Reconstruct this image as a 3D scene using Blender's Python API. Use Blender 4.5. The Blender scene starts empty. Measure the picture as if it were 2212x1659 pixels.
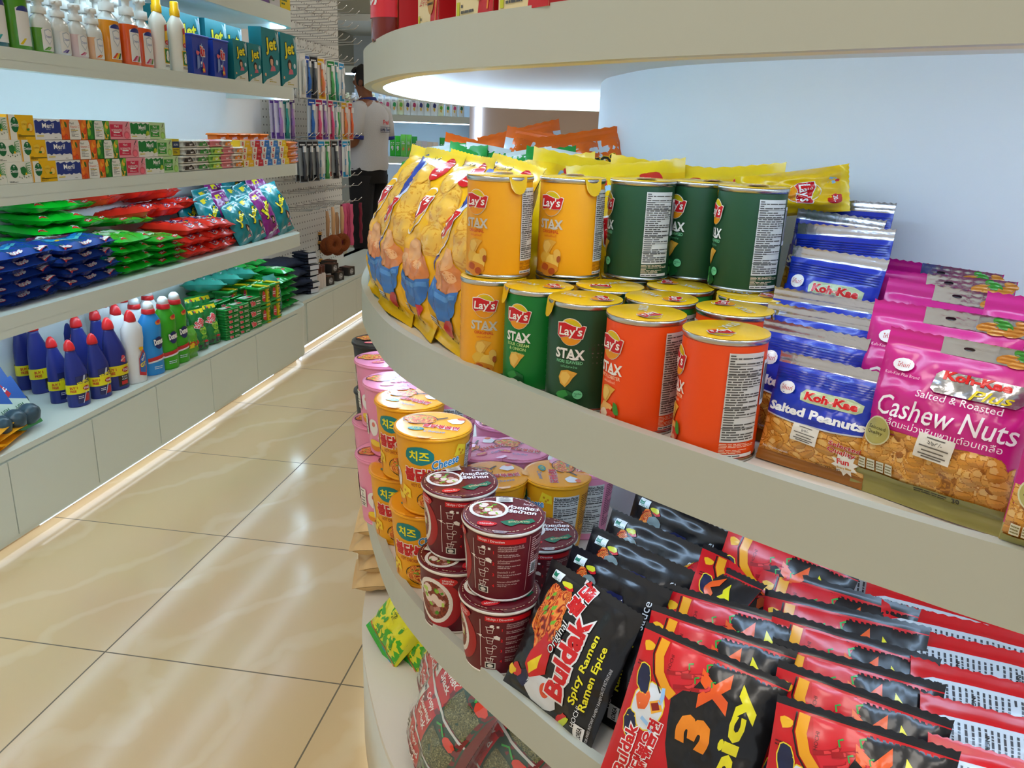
import bpy, math, random
from mathutils import Vector, Matrix, noise
from mathutils.geometry import tessellate_polygon
D = bpy.data; SC = bpy.context.scene; COL = SC.collection
PI = math.pi
# ---------------------------------------------------------------- camera, world, exposure
cam = D.objects.new('camera', D.cameras.new('camera')); COL.objects.link(cam)
cam.data.sensor_width = 36; cam.data.lens = 28.155; cam.data.clip_start = .05
cam.matrix_world = Matrix(((0.987543, -0.080841, 0.134997, 0), (0.152894, 0.290225, -0.944665, 0), (0.037188, 0.953538, 0.298970, 1.22), (0, 0, 0, 1)))
SC.camera = cam
SC.view_settings.view_transform = 'Standard'; SC.view_settings.look = 'None'
SC.view_settings.gamma = 1; SC.view_settings.use_curve_mapping = False
SC.view_settings.exposure = 0.0
W = D.worlds.new('world'); SC.world = W; W.use_nodes = True
W.node_tree.nodes['Background'].inputs[0].default_value = (.86, .93, 1, 1)
W.node_tree.nodes['Background'].inputs[1].default_value = .55
SC.cycles.max_bounces = 8; SC.cycles.diffuse_bounces = 4; SC.cycles.glossy_bounces = 4
SC.cycles.transparent_max_bounces = 12; SC.cycles.caustics_reflective = False; SC.cycles.caustics_refractive = False
LED_POWER = 17.0; PANEL_POWER = 8.6

# ---------------------------------------------------------------- materials
def lin(h, a=1.0):
    if not isinstance(h, str): return tuple(h) + ((a,) if len(h) == 3 else ())
    h = h.lstrip('#'); h = ''.join(c*2 for c in h) if len(h) == 3 else h; r = [int(h[i:i+2], 16)/255 for i in (0, 2, 4)]
    return tuple(c/12.92 if c <= .04045 else ((c+.055)/1.055)**2.4 for c in r) + (a,)
MATS = {}
def mat(name, col=None, rough=.5, metal=0., coat=0., bump=0., bscale=60., trans=0., alpha=1., emit=0., ior=1.45, spec=.5, aniso=False):
    m = D.materials.new(name); m.use_nodes = True; nt = m.node_tree; N = nt.nodes; L = nt.links
    b = N['Principled BSDF']
    if col is None:
        a = N.new('ShaderNodeAttribute'); a.attribute_name = 'Col'; L.new(a.outputs['Color'], b.inputs['Base Color'])
    else: b.inputs['Base Color'].default_value = lin(col)
    b.inputs['Roughness'].default_value = rough; b.inputs['Metallic'].default_value = metal
    b.inputs['Coat Weight'].default_value = coat; b.inputs['Coat Roughness'].default_value = .12
    b.inputs['Transmission Weight'].default_value = trans; b.inputs['Alpha'].default_value = alpha
    b.inputs['IOR'].default_value = ior; b.inputs['Specular IOR Level'].default_value = spec
    if emit:
        b.inputs['Emission Color'].default_value = lin(col); b.inputs['Emission Strength'].default_value = emit
    if bump:
        tc = N.new('ShaderNodeTexCoord'); n = N.new('ShaderNodeTexNoise'); n.inputs['Scale'].default_value = bscale; n.inputs['Detail'].default_value = 3
        bp = N.new('ShaderNodeBump'); bp.inputs['Strength'].default_value = bump; bp.inputs['Distance'].default_value = .01
        L.new(tc.outputs['Object'], n.inputs['Vector']); L.new(n.outputs['Fac'], bp.inputs['Height']); L.new(bp.outputs['Normal'], b.inputs['Normal'])
    MATS[name] = m
    return m
mat('film', rough=.27, bump=.10, bscale=26, coat=.3)          # printed plastic film
mat('film_soft', rough=.42, bump=.08, bscale=30)
mat('card', rough=.42, bump=.02, bscale=90)                   # printed board
mat('plastic', rough=.3, bump=.01, bscale=50)
mat('liquid', rough=.12, coat=.6, bump=.01, bscale=20)
mat('foil', rough=.22, metal=.9, bump=.10, bscale=70)
mat('metal', rough=.25, metal=1., bump=.01)
mat('cloth', rough=.85, bump=.25, bscale=160)
mat('skin', rough=.5, bump=.05, bscale=120)
mat('hair', rough=.6, bump=.4, bscale=300)
mat('fur', rough=.9, bump=.8, bscale=220)
mat('clear_film', col='#f4f8fa', rough=.10, alpha=.07, bump=.3, bscale=35)
mat('laminate', rough=.38, bump=.012, bscale=140)
mat('paint', rough=.6, bump=.02, bscale=180)
mat('led', col='#b6d8ff', emit=LED_POWER)
mat('led_low', col='#e2f0ff', emit=2.2)
mat('led_up', col='#c2def6', emit=LED_POWER*1.2)
mat('led_soft', col='#f2f6ff', emit=3.2)
mat('panel', col='#fff8ee', emit=PANEL_POWER)

# ---------------------------------------------------------------- mesh builder
class MB:
    def __init__(s): s.v = []; s.f = []; s.c = []; s.m = []; s.s = []
    def add(s, vs, fs, col='#ffffff', m='plastic', smooth=False):
        o = len(s.v); s.v += [tuple(p) for p in vs]
        for i, f in enumerate(fs):
            s.f.append([o+k for k in f]); s.c.append(col[i] if isinstance(col, list) else col); s.m.append(m); s.s.append(smooth)
        return s
    def box(s, x0, x1, y0, y1, z0, z1, col='#ffffff', m='plastic', b=0.):
        if b <= 0:
            v = [(x, y, z) for z in (z0, z1) for y in (y0, y1) for x in (x0, x1)]
            return s.add(v, [(0,2,3,1), (4,5,7,6), (0,1,5,4), (2,6,7,3), (0,4,6,2), (1,3,7,5)], col, m)
        # rounded box: chamfered loops along z, rounded corners in plan
        k = 3; rings = []
        def ring(z, ins):
            r = max(b-ins, 1e-5); pts = []
            for cx, cy, a0 in ((x1-b, y1-b, 0), (x0+b, y1-b, 90), (x0+b, y0+b, 180), (x1-b, y0+b, 270)):
                for i in range(k+1):
                    a = math.radians(a0+90*i/k); pts.append((cx+r*math.cos(a), cy+r*math.sin(a), z))
            return pts
        for i in range(k+1):
            a = i/k*PI/2; rings.append(ring(z0+b*(1-math.sin(a)), b*(1-math.cos(a))))
        for i in range(k+1):
            a = PI/2-i/k*PI/2; rings.append(ring(z1-b*(1-math.sin(a)), b*(1-math.cos(a))))
        return s.loft(rings, col, m, True)
    def loft(s, rings, col='#ffffff', m='plastic', smooth=True, cap=True, closed=True):
        n = len(rings[0]); v = [p for r in rings for p in r]; f = []
        for i in range(len(rings)-1):
            for j in range(n if closed else n-1):
                k = (j+1) % n; f.append((i*n+j, i*n+k, (i+1)*n+k, (i+1)*n+j))
        if cap: f += [tuple(range(n-1, -1, -1)), tuple(range((len(rings)-1)*n, len(rings)*n))]
        if isinstance(col, list):
            cc = []
            for i in range(len(rings)-1): cc += [col[min(i, len(col)-1)]]*(n if closed else n-1)
            col = cc + [col[0], col[-1]]
        return s.add(v, f, col, m, smooth)
    def lathe(s, prof, col='#ffffff', m='plastic', n=28, c=(0, 0), sx=1., sy=1., cap=True, smooth=True):
        rings = [[(c[0]+r*sx*math.sin(2*PI*j/n), c[1]-r*sy*math.cos(2*PI*j/n), z) for j in range(n)] for r, z in prof]
        return s.loft(rings, col, m, smooth, cap)
    def tube(s, pts, r, col='#ffffff', m='plastic', n=6):
        pts = [Vector(p) for p in pts]; rings = []
        for i, p in enumerate(pts):
            d = (pts[min(i+1, len(pts)-1)]-pts[max(i-1, 0)]).normalized()
            a = d.orthogonal().normalized() if i == 0 else (a-d*a.dot(d)).normalized()
            b = d.cross(a); rr = r[i] if isinstance(r, (list, tuple)) else r
            rings.append([p+(a*math.cos(2*PI*j/n)+b*math.sin(2*PI*j/n))*rr for j in range(n)])
        return s.loft(rings, col, m, True)
    def prism(s, pts, z0, z1, col='#ffffff', m='laminate', smooth=False):
        n = len(pts); v = [(p[0], p[1], z0) for p in pts]+[(p[0], p[1], z1) for p in pts]
        f = [(j, (j+1) % n, n+(j+1) % n, n+j) for j in range(n)]
        tr = tessellate_polygon([[Vector((p[0], p[1], 0)) for p in pts]])
        area = sum(pts[i][0]*pts[(i+1) % n][1]-pts[(i+1) % n][0]*pts[i][1] for i in range(n))
        if area < 0: f = [q[::-1] for q in f]
        o = len(s.v); s.add(v, f, col, m, smooth)
        for t in tr:
            a, b, c = [Vector((pts[k][0], pts[k][1], 0)) for k in t]
            up = (b-a).cross(c-a).z > 0; t = t if up else t[::-1]
            s.f.append([o+n+k for k in t]); s.f.append([o+k for k in t[::-1]])
            for _ in (0, 1): s.c.append(col); s.m.append(m); s.s.append(False)
        return s
    def build(s, name, parent=None, loc=None):
        me = D.meshes.new(name); me.from_pydata(s.v, [], s.f)
        used = []
        for k in s.m:
            if k not in used: used.append(k)
        for k in used: me.materials.append(MATS[k])
        ix = {k: i for i, k in enumerate(used)}
        me.polygons.foreach_set('material_index', [ix[k] for k in s.m])
        me.polygons.foreach_set('use_smooth', s.s)
        at = me.color_attributes.new('Col', 'FLOAT_COLOR', 'CORNER'); buf = []; cache = {}
        for f, c in zip(s.f, s.c):
            if c not in cache: cache[c] = lin(c)
            buf += list(cache[c])*len(f)
        at.data.foreach_set('color', buf); me.update()
        o = D.objects.new(name, me); COL.objects.link(o)
        if parent is not None: o.parent = parent
        if loc is not None: o.location = loc
        return o
def thing(name, label, cat, loc=(0, 0, 0), rot=(0, 0, 0), group=None):
    o = D.objects.new(name, None); COL.objects.link(o); o.empty_display_size = .02
    o.location = loc; o.rotation_euler = rot; o['label'] = label; o['category'] = cat
    if group: o['group'] = group
    return o
def tag(o, label, cat, group=None):
    o['label'] = label; o['category'] = cat
    if group: o['group'] = group
    return o
def struct(o, label=None):
    o['kind'] = 'structure'
    if label: o['label'] = label
    return o
USED = set()
def put(root, loc, rot=(0, 0, 0), label=None, group=None, scale=None):
    """place a thing: the prototype itself the first time, afterwards a copy with copies of its parts"""
    if root.name not in USED: USED.add(root.name); r = root
    else:
        r = root.copy(); COL.objects.link(r); USED.add(r.name)
        for ch in list(root.children):
            c = ch.copy(); COL.objects.link(c); c.parent = r
            for g in list(ch.children):
                d = g.copy(); COL.objects.link(d); d.parent = c
    r.location = loc; r.rotation_euler = rot
    if scale: r.scale = scale if isinstance(scale, tuple) else (scale,)*3
    if label: r['label'] = label
    if group: r['group'] = group
    return r

# ---------------------------------------------------------------- printing shapes and lettering onto surfaces
EPS = .0003
def refine(P, T, ml):
    for _ in range(6):
        mid = {}; out = []; ch = False
        def m(a, b):
            k = (a, b) if a < b else (b, a)
            if k in mid: return mid[k]
            d = math.hypot(P[a][0]-P[b][0], P[a][1]-P[b][1])
            if d > ml: P.append(((P[a][0]+P[b][0])/2, (P[a][1]+P[b][1])/2)); mid[k] = len(P)-1
            else: mid[k] = None
            return mid[k]
        for a, b, c in T:
            x, y, z = m(a, b), m(b, c), m(c, a); k = [q is not None for q in (x, y, z)]
            if not any(k): out.append((a, b, c)); continue
            ch = True
            if all(k): out += [(a, x, z), (x, b, y), (z, y, c), (x, y, z)]
            elif sum(k) == 1:
                if k[0]: out += [(a, x, c), (x, b, c)]
                elif k[1]: out += [(a, b, y), (a, y, c)]
                else: out += [(a, b, z), (z, b, c)]
            else:
                if not k[2]: out += [(x, b, y), (a, x, y), (a, y, c)]
                elif not k[0]: out += [(z, y, c), (a, b, y), (a, y, z)]
                else: out += [(a, x, z), (x, b, c), (x, c, z)]
        T = out
        if not ch: break
    return P, T
def paint(mb, f, loops, col, lift=1, m='film', ml=.006):
    if not isinstance(loops[0][0], (tuple, list)): loops = [loops]
    tr = tessellate_polygon([[Vector((x, y, 0)) for x, y in l] for l in loops])
    P = [p for l in loops for p in l]
    T = []
    for a, b, c in tr:
        ar = (P[b][0]-P[a][0])*(P[c][1]-P[a][1])-(P[c][0]-P[a][0])*(P[b][1]-P[a][1])
        if abs(ar) > 1e-12: T.append((a, b, c) if ar > 0 else (a, c, b))
    P, T = refine(list(P), T, ml)
    mb.add([f(x, y, lift*EPS) for x, y in P], T, col, m, True)
_tc = {}
def text_geo(s, bold=0., shear=0.):
    k = (s, bold, shear)
    if k in _tc: return _tc[k]
    cu = D.curves.new('t', 'FONT'); cu.body = s; cu.offset = bold; cu.shear = shear; cu.resolution_u = 2; cu.fill_mode = 'FRONT'
    ob = D.objects.new('t', cu); me = ob.to_mesh(); me.calc_loop_triangles()
    P = [(v.co.x, v.co.y) for v in me.vertices]; T = []
    for t in me.loop_triangles:
        a, b, c = t.vertices; ar = (P[b][0]-P[a][0])*(P[c][1]-P[a][1])-(P[c][0]-P[a][0])*(P[b][1]-P[a][1])
        if abs(ar) > 1e-9: T.append((a, b, c) if ar > 0 else (a, c, b))
    ob.to_mesh_clear(); D.objects.remove(ob); D.curves.remove(cu)
    xs = [p[0] for p in P] or [0]; ys = [p[1] for p in P] or [0]
    _tc[k] = (P, T, min(xs), max(xs), min(ys), max(ys)); return _tc[k]
def text(mb, f, s, u, v, h, col, rot=0., lift=2, bold=0., shear=0., w=None, al='c', m='film', arch=0., ml=.006, outline=None, ow=.05, maxw=None):
    """lettering s centred on (u, v); h = height of its ink; w forces the ink width"""
    P, T, x0, x1, y0, y1 = text_geo(s, bold, shear)
    if not T: return
    k = h/max(y1-y0, 1e-6); kx = w/max(x1-x0, 1e-6) if w else k
    if maxw and kx*(x1-x0) > maxw: kx = maxw/(x1-x0)
    cx = {'c': (x0+x1)/2, 'l': x0, 'r': x1}[al]; cy = (y0+y1)/2; c, sn = math.cos(rot), math.sin(rot)
    def X(p):
        x, y = (p[0]-cx)*kx, (p[1]-cy)*k
        if arch: y += arch*(1-(2*x/max(kx*(x1-x0), 1e-6))**2)
        return (u+x*c-y*sn, v+x*sn+y*c)
    if outline:
        Po, To = text_geo(s, bold+ow, shear)[:2]
        Q, R = refine([X(p) for p in Po], To, ml); mb.add([f(a, b, (lift-.8)*EPS) for a, b in Q], R, outline, m, True)
    Q, R = refine([X(p) for p in P], T, ml); mb.add([f(a, b, lift*EPS) for a, b in Q], R, col, m, True)
def ell(cx, cy, a, b, n=22, rot=0., a0=0., a1=2*PI):
    c, s = math.cos(rot), math.sin(rot); full = abs(a1-a0-2*PI) < 1e-6; q = []
    for i in range(n if full else n+1):
        t = a0+(a1-a0)*i/n; x, y = a*math.cos(t), b*math.sin(t); q.append((cx+x*c-y*s, cy+x*s+y*c))
    return q
def picture(mb, f, reg, nx, ny, fn, lift=1, m='film'):
    """a printed picture: a fine grid of coloured cells, fn(u, v) -> colour or None"""
    x0, y0, x1, y1 = reg; o = len(mb.v); mb.v += [f(x0+(x1-x0)*i/nx, y0+(y1-y0)*j/ny, lift*EPS) for j in range(ny+1) for i in range(nx+1)]
    for j in range(ny):
        for i in range(nx):
            c = fn(x0+(x1-x0)*(i+.5)/nx, y0+(y1-y0)*(j+.5)/ny)
            if c: a = o+j*(nx+1)+i; mb.f.append([a, a+1, a+nx+2, a+nx+1]); mb.c.append(c); mb.m.append(m); mb.s.append(True)
def rect(x0, y0, x1, y1): return [(x0, y0), (x1, y0), (x1, y1), (x0, y1)]
def rot2(pts, cx, cy, a):
    c, s = math.cos(a), math.sin(a); return [(cx+(x-cx)*c-(y-cy)*s, cy+(x-cx)*s+(y-cy)*c) for x, y in pts]
def blob(cx, cy, a, b, n=14, j=.18, seed=0, rot=0.):
    R = random.Random(seed); c, s = math.cos(rot), math.sin(rot); q = []
    for i in range(n):
        t = 2*PI*i/n; k = 1+R.uniform(-j, j); x, y = a*k*math.cos(t), b*k*math.sin(t); q.append((cx+x*c-y*s, cy+x*s+y*c))
    return q
def star(cx, cy, r1, r2, n, rot=0.):
    return [(cx+(r1 if i % 2 == 0 else r2)*math.cos(rot+PI*i/n), cy+(r1 if i % 2 == 0 else r2)*math.sin(rot+PI*i/n)) for i in range(2*n)]
def finetext(mb, f, x0, y0, x1, y1, rows, col, lift=2, m='film', seed=0, thick=.45, ml=.02):
    """rows of small print too fine to read: runs of word-long dashes"""
    R = random.Random(seed); h = (y1-y0)/rows
    for i in range(rows):
        y = y1-(i+.5)*h; x = x0
        while x < x1-(x1-x0)*.06:
            w = (x1-x0)*R.uniform(.08, .3); e = min(x+w, x1)
            paint(mb, f, rect(x, y-h*thick/2, e, y+h*thick/2), col, lift, m, ml); x = e+(x1-x0)*.03
            if R.random() < .12: break
def barcode(mb, f, x0, y0, x1, y1, lift=2, m='film', seed=0):
    paint(mb, f, rect(x0, y0, x1, y1), '#f2f2f2', lift, m); R = random.Random(seed); x = x0+(x1-x0)*.06
    while x < x1-(x1-x0)*.1:
        w = (x1-x0)*R.uniform(.015, .05); paint(mb, f, rect(x, y0+(y1-y0)*.12, x+w, y1-(y1-y0)*.08), '#1c1c1c', lift+1, m); x += w+(x1-x0)*R.uniform(.02, .05)
# surfaces: f(u, v, d) with u across, v up (metres), d off the surface
def cyl_surf(r0, r1, h, z0=0.):
    rm = (r0+r1)/2
    def f(u, v, d=0.):
        a = u/rm; r = r0+(r1-r0)*v/h+d; return (r*math.sin(a), -r*math.cos(a), z0+v)
    return f
def disc_surf(z): return lambda u, v, d=0.: (u, v, z+d)
def face_surf(o, ux, uy):
    o, ux, uy = Vector(o), Vector(ux), Vector(uy); n = ux.cross(uy).normalized()
    return lambda u, v, d=0.: tuple(o+ux*u+uy*v+n*d)
class Pouch:
    """a filled film bag standing on z=0, front towards -y; u in [-w/2, w/2], v in [0, h]"""
    def __init__(s, w, h, t, seal=.012, seed=0, pinch=.06, crease=1., belly=.5, flat_bottom=False, full=2.4, edge=.55):
        s.full, s.edge = full, edge
        s.w, s.h, s.t, s.seal, s.seed, s.pinch, s.cr, s.belly, s.fb = w, h, t, seal, seed, pinch, crease, belly, flat_bottom
    def hw(s, v): return s.w/2*(1-s.pinch*math.sin(PI*min(max(v/s.h, 0), 1))**.7)
    def depth(s, u, v, side):
        w, h, sl = s.w, s.h, s.seal; xn = min(1., abs(u)/(w/2)); q = (v-(0 if s.fb else sl))/(h-(sl if s.fb else 2*sl))
        rid = .00045*math.sin(v*2*PI/.0032) if (q < 0 or q > 1) else 0
        bend = .10*s.t*math.sin(u/w*5+s.seed*1.7)*max(0, abs(v/h-.5)*2-.2)**2
        if q <= 0 or q >= 1: return .0004+rid*side+bend*side
        e = math.log(.5)/math.log(max(.05, min(.95, 1-s.belly)))
        b = math.sin(PI*(1-q)**e)**s.edge if not s.fb else min(1., (1-q)**.5*1.05)*(min(1, .55+q*2.2))
        a = max(0., 1-xn**s.full)**s.edge; t = s.t/2*a*b
        ph = s.seed*2.31+(side > 0)*1.3
        k = s.t*s.cr*(.10*math.sin(u/w*21+ph)*(math.exp(-q*7)*(not s.fb)+math.exp(-(1-q)*7))
            + .11*noise.noise((u/w*5+ph, v/w*5, ph))+.05*noise.noise((u/w*13, v/w*13+ph, ph))
            + .06*math.sin(v/w*17+2*math.sin(u/w*6+ph))*math.exp(-(1-xn)*5))
        return .0004+max(0, t+k*min(1, a*1.6)*min(1., b*1.5))+bend*side
    def f(s, side=1):
        def g(u, v, d=0.):
            k = s.hw(v)/(s.w/2); return (u*k, -side*(s.depth(u, v, side)+d), v)
        return g
    def body(s, mb, col, nu=26, nv=34, m='film', back=None, seal_col=None, seal_m=None, tooth=True, foot=None):
        col = col if callable(col) else (lambda u, v, c=col: c)
        bk = back if callable(back) else ((lambda u, v, c=back: c) if back else col)
        for side, cf in ((1, col), (-1, bk)):
            g = s.f(side); V = []; F = []; C = []; M = []
            for j in range(nv+1):
                for i in range(nu+1):
                    q = i/nu*2-1; u = s.w/2*math.copysign(abs(q)**.85, q); v = s.h*j/nv
                    V.append(g(u, v))
            if tooth:
                for i in range(nu+1):
                    x, y, z = V[nv*(nu+1)+i]; V[nv*(nu+1)+i] = (x, y, z-(.0014 if i % 2 else 0))
            for j in range(nv):
                for i in range(nu):
                    a = j*(nu+1)+i; q = (a, a+1, a+nu+2, a+nu+1); F.append(q if side > 0 else q[::-1])
                    uu = ((i+.5)/nu*2-1)*s.w/2; vv = (j+.5)/nv*s.h
                    inseal = vv > s.h-s.seal or (vv < s.seal and not s.fb)
                    low = inseal and vv < s.h/2 and foot; C.append(foot if low else seal_col if (seal_col and inseal) else cf(uu, vv)); M.append(m if low else seal_m if (seal_m and inseal) else m)
            o = len(mb.v); mb.v += V
            for f_, c_, m_ in zip(F, C, M): mb.f.append([o+k for k in f_]); mb.c.append(c_); mb.m.append(m_); mb.s.append(True)
        return mb
ORD = ['first', 'second', 'third', 'fourth', 'fifth', 'sixth', 'seventh', 'eighth', 'ninth', 'tenth', 'eleventh', 'twelfth', 'thirteenth', 'fourteenth', 'fifteenth', 'sixteenth', 'seventeenth', 'eighteenth', 'nineteenth', 'twentieth']

# ---------------------------------------------------------------- floor, walls, ceiling
def floor_material():
    m = D.materials.new('floor_tile'); m.use_nodes = True; nt = m.node_tree; N, L = nt.nodes, nt.links; b = N['Principled BSDF']
    tc = N.new('ShaderNodeTexCoord'); sp = N.new('ShaderNodeSeparateXYZ'); L.new(tc.outputs['Object'], sp.inputs[0])
    def math_(op, a, c=None):
        n = N.new('ShaderNodeMath'); n.operation = op
        for i, q in enumerate((a, c)):
            if q is None: continue
            if isinstance(q, (int, float)): n.inputs[i].default_value = q
            else: L.new(q, n.inputs[i])
        return n.outputs[0]
    gs = []
    for ax, off in ((0, 1.168), (1, -1.475)):
        t = math_('DIVIDE', math_('ADD', sp.outputs[ax], off+58.8), .588); fr = math_('FRACT', t)
        gs.append(math_('MINIMUM', fr, math_('SUBTRACT', 1., fr)))
    g = math_('LESS_THAN', math_('MINIMUM', gs[0], gs[1]), .0032)
    wv = N.new('ShaderNodeTexWave'); wv.inputs['Scale'].default_value = 1.1; wv.inputs['Distortion'].default_value = 9; wv.inputs['Detail'].default_value = 4; wv.inputs['Detail Scale'].default_value = 1.6
    mp = N.new('ShaderNodeMapping'); mp.inputs['Rotation'].default_value = (0, 0, .5); L.new(tc.outputs['Object'], mp.inputs[0]); L.new(mp.outputs[0], wv.inputs[0])
    cr = N.new('ShaderNodeValToRGB'); cr.color_ramp.elements[0].position = .9; cr.color_ramp.elements[1].position = 1
    cr.color_ramp.elements[0].color = lin('#e0c397'); cr.color_ramp.elements[1].color = lin('#e5cca4'); L.new(wv.outputs['Fac'], cr.inputs[0])
    ns = N.new('ShaderNodeTexNoise'); ns.inputs['Scale'].default_value = 3; ns.inputs['Detail'].default_value = 6; L.new(tc.outputs['Object'], ns.inputs[0])
    mx = N.new('ShaderNodeMix'); mx.data_type = 'RGBA'; mx.blend_type = 'MULTIPLY'; mx.inputs[0].default_value = .10
    L.new(cr.outputs[0], mx.inputs[6]); L.new(ns.outputs['Color'], mx.inputs[7])
    mg = N.new('ShaderNodeMix'); mg.data_type = 'RGBA'; L.new(g, mg.inputs[0]); L.new(mx.outputs[2], mg.inputs[6]); mg.inputs[7].default_value = lin('#6f6350')
    L.new(mg.outputs[2], b.inputs['Base Color']); b.inputs['Roughness'].default_value = .13
    rr = math_('ADD', math_('MULTIPLY', g, .5), .13); L.new(rr, b.inputs['Roughness'])
    MATS['floor_tile'] = m
floor_material()
struct(MB().box(-3.5, 4.2, -3.5, 9.0, -.1, 0, m='floor_tile').build('floor'), 'polished beige stone tile floor of the aisle')
struct(MB().box(-2.3, -2.12, -3.5, 5.72, 0, 2.75, '#eef0ee', 'paint').build('wall_left'), 'white wall behind the long shelf unit')
struct(MB().box(-3.5, -3.3, 5.5, 8.62, 0, 2.75, '#d9dad2', 'paint').build('wall_side'), 'grey white side wall of the far aisle')
struct(MB().box(-3.3, 4.2, 8.62, 8.8, 0, 2.75, '#c9c8bb', 'paint').build('wall_back'), 'grey white wall at the far end')
struct(MB().box(4.0, 4.2, -3.5, 8.62, 0, 2.75, '#e6e4dc', 'paint').build('wall_right'), 'white wall of the shop beyond the island')
struct(MB().box(-3.5, 4.2, -3.5, 9.0, 2.75, 2.9, '#e4e6df', 'paint').build('ceiling'), 'white painted ceiling')
# pinkish partition panel at the far end with its vertical light strip
struct(MB().box(-1.655, 1.6, 7.98, 8.1, 0, 2.75, '#d9c3b6', 'paint').build('partition_wall'), 'pale pink partition panel behind the island')
tag(MB().box(-1.583, -1.553, 7.962, 7.979, .25, 1.62, m='led').build('light_strip'), 'vertical white light strip on the pink partition', 'light strip')
# lowered ceiling beam and vent at the far end
struct(MB().box(-2.95, -.4, 7.3, 8.6, 2.16, 2.36, '#a9a795', 'paint').box(-2.95, -.4, 7.28, 8.6, 2.10, 2.155, '#d8dad2', 'paint').build('trim_1'), 'lowered grey ceiling beam at the far end')
# added ceiling panels, out of view, placed and tuned for room brightness
for i, (x, y) in enumerate([(-.95, -1.3), (-.95, .5), (-.3, -.6), (-.95, 4.6), (-1.2, 7.0), (.9, -1.3), (2.3, .5), (1.4, 3.4), (2.4, -1.3), (1.2, 5.6)]):
    t = thing('added_ceiling_light', 'added square ceiling light panel out of view, %s of the set' % ORD[i], 'ceiling light', (x, y, 2.75), group='added ceiling light panels')
    MB().box(-.31, .31, -.31, .31, -.02, -.001, '#f2f2f0', 'plastic').build('frame', t)
    MB().box(-.28, .28, -.28, .28, -.026, -.0205, m='panel').build('diffuser', t)

# ---------------------------------------------------------------- long shelf unit on the left wall
XE = -1.70
WHITE = '#dde7e0'
def lshelf_outline(y0, y1, x0=-2.115, x1=XE, r=.13):
    q = [(x0, y0), (x1, y0)]
    for i in range(9):
        a = PI/2*i/8; q.append((x1-r+r*math.cos(a), y1-r+r*math.sin(a)))
    return q+[(x0, y1)]
def wall_shelf(zb, zt, label, y1=4.06):
    t = thing('wall_shelf', label, 'shelf', (-1.9, 2.4, zb))
    T = Vector((-1.9, 2.4, zb)); sh = lambda q: [(x-T.x, y-T.y) for x, y in q]
    MB().prism(sh(lshelf_outline(.6, y1)), .022, zt-zb, WHITE, 'laminate').build('board', t)
    o = lshelf_outline(.6, y1); i_ = lshelf_outline(.6, y1-.022, x1=XE-.022, r=.11)
    mb = MB(); n = len(o)-1; a = sh(o[1:]); b = sh(i_[1:])
    mb.loft([[(p[0], p[1], 0) for p in a], [(p[0], p[1], .0225) for p in a], [(p[0], p[1], .0225) for p in b], [(p[0], p[1], 0) for p in b], [(p[0], p[1], 0) for p in a]], WHITE, 'laminate', False, cap=False, closed=False)
    mb.build('fascia', t)
    c1 = sh(lshelf_outline(.6, y1-.03, x1=XE-.030, r=.10))[1:-1]; c2 = sh(lshelf_outline(.6, y1-.036, x1=XE-.036, r=.095))[1:-1]
    MB().loft([[(p[0], p[1], .006) for p in c1], [(p[0], p[1], .018) for p in c1], [(p[0], p[1], .018) for p in c2], [(p[0], p[1], .006) for p in c2], [(p[0], p[1], .006) for p in c1]], '#ffffff', 'led_up', False, cap=False, closed=False).build('light_strip', t)
    return t
wall_shelf(1.662, 1.735, 'highest long white wall shelf, above the bottles and washing powder boxes')
wall_shelf(1.335, 1.39, 'long white wall shelf holding hand wash bottles and washing powder boxes')
wall_shelf(.978, 1.033, 'long white wall shelf holding rows of soap boxes')
wall_shelf(.622, .685, 'long white wall shelf holding stacks of green, blue and red detergent bags')
# base cabinet with doors and the lit plinth
t = thing('base_cabinet', 'long low white base cabinet with flush doors under the wall shelves', 'cabinet', (XE, 2.4, 0))
sh = lambda q: [(x-XE, y-2.4) for x, y in q]
o = lshelf_outline(.6, 4.10, x1=XE, r=.16)
MB().prism(sh(o), .284, .302, WHITE, 'laminate').build('top_board', t)
MB().prism(sh(lshelf_outline(.6, 4.094, x1=XE-.006, r=.155)), .035, .284, WHITE, 'laminate').build('carcass', t)
MB().prism(sh(lshelf_outline(.6, 4.05, x1=XE-.05, r=.12)), 0, .035, '#b59c78', 'laminate').build('plinth', t)
ys = [.62, 1.09, 1.48, 1.858, 2.225, 2.59, 2.985, 3.40, 3.885]
for a, b in zip(ys[:-1], ys[1:]):
    MB().box(-.0055, .003, a+.0022-2.4, b-.0022-2.4, .052, .278, WHITE, 'laminate').build('door', t)
for a, b in ((.7, 1.62), (1.95, 3.0), (3.25, 3.58)):
    MB().box(-.012, -.004, a-2.4, b-2.4,   .0335, .0348, m='led_low').build('light_strip', t)
pts = sh(lshelf_outline(.6, 4.078, x1=XE-.03, r=.14))[1:-1]; p2 = sh(lshelf_outline(.6, 4.066, x1=XE-.042, r=.13))[1:-1]
MB().loft([[(p[0], p[1], .022) for p in pts], [(p[0], p[1], .0345) for p in pts], [(p[0], p[1], .0345) for p in p2], [(p[0], p[1], .022) for p in p2], [(p[0], p[1], .022) for p in pts]], '#ffffff', 'led_low', False, cap=False, closed=False).build('light_strip', t)
# lit white back panel of the unit
struct(MB().box(-2.119, -2.098, .6, 4.42, .302, 2.4, '#f2f4f4', 'paint').build('wall_panel'), 'white back panel between the wall shelves')
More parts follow.
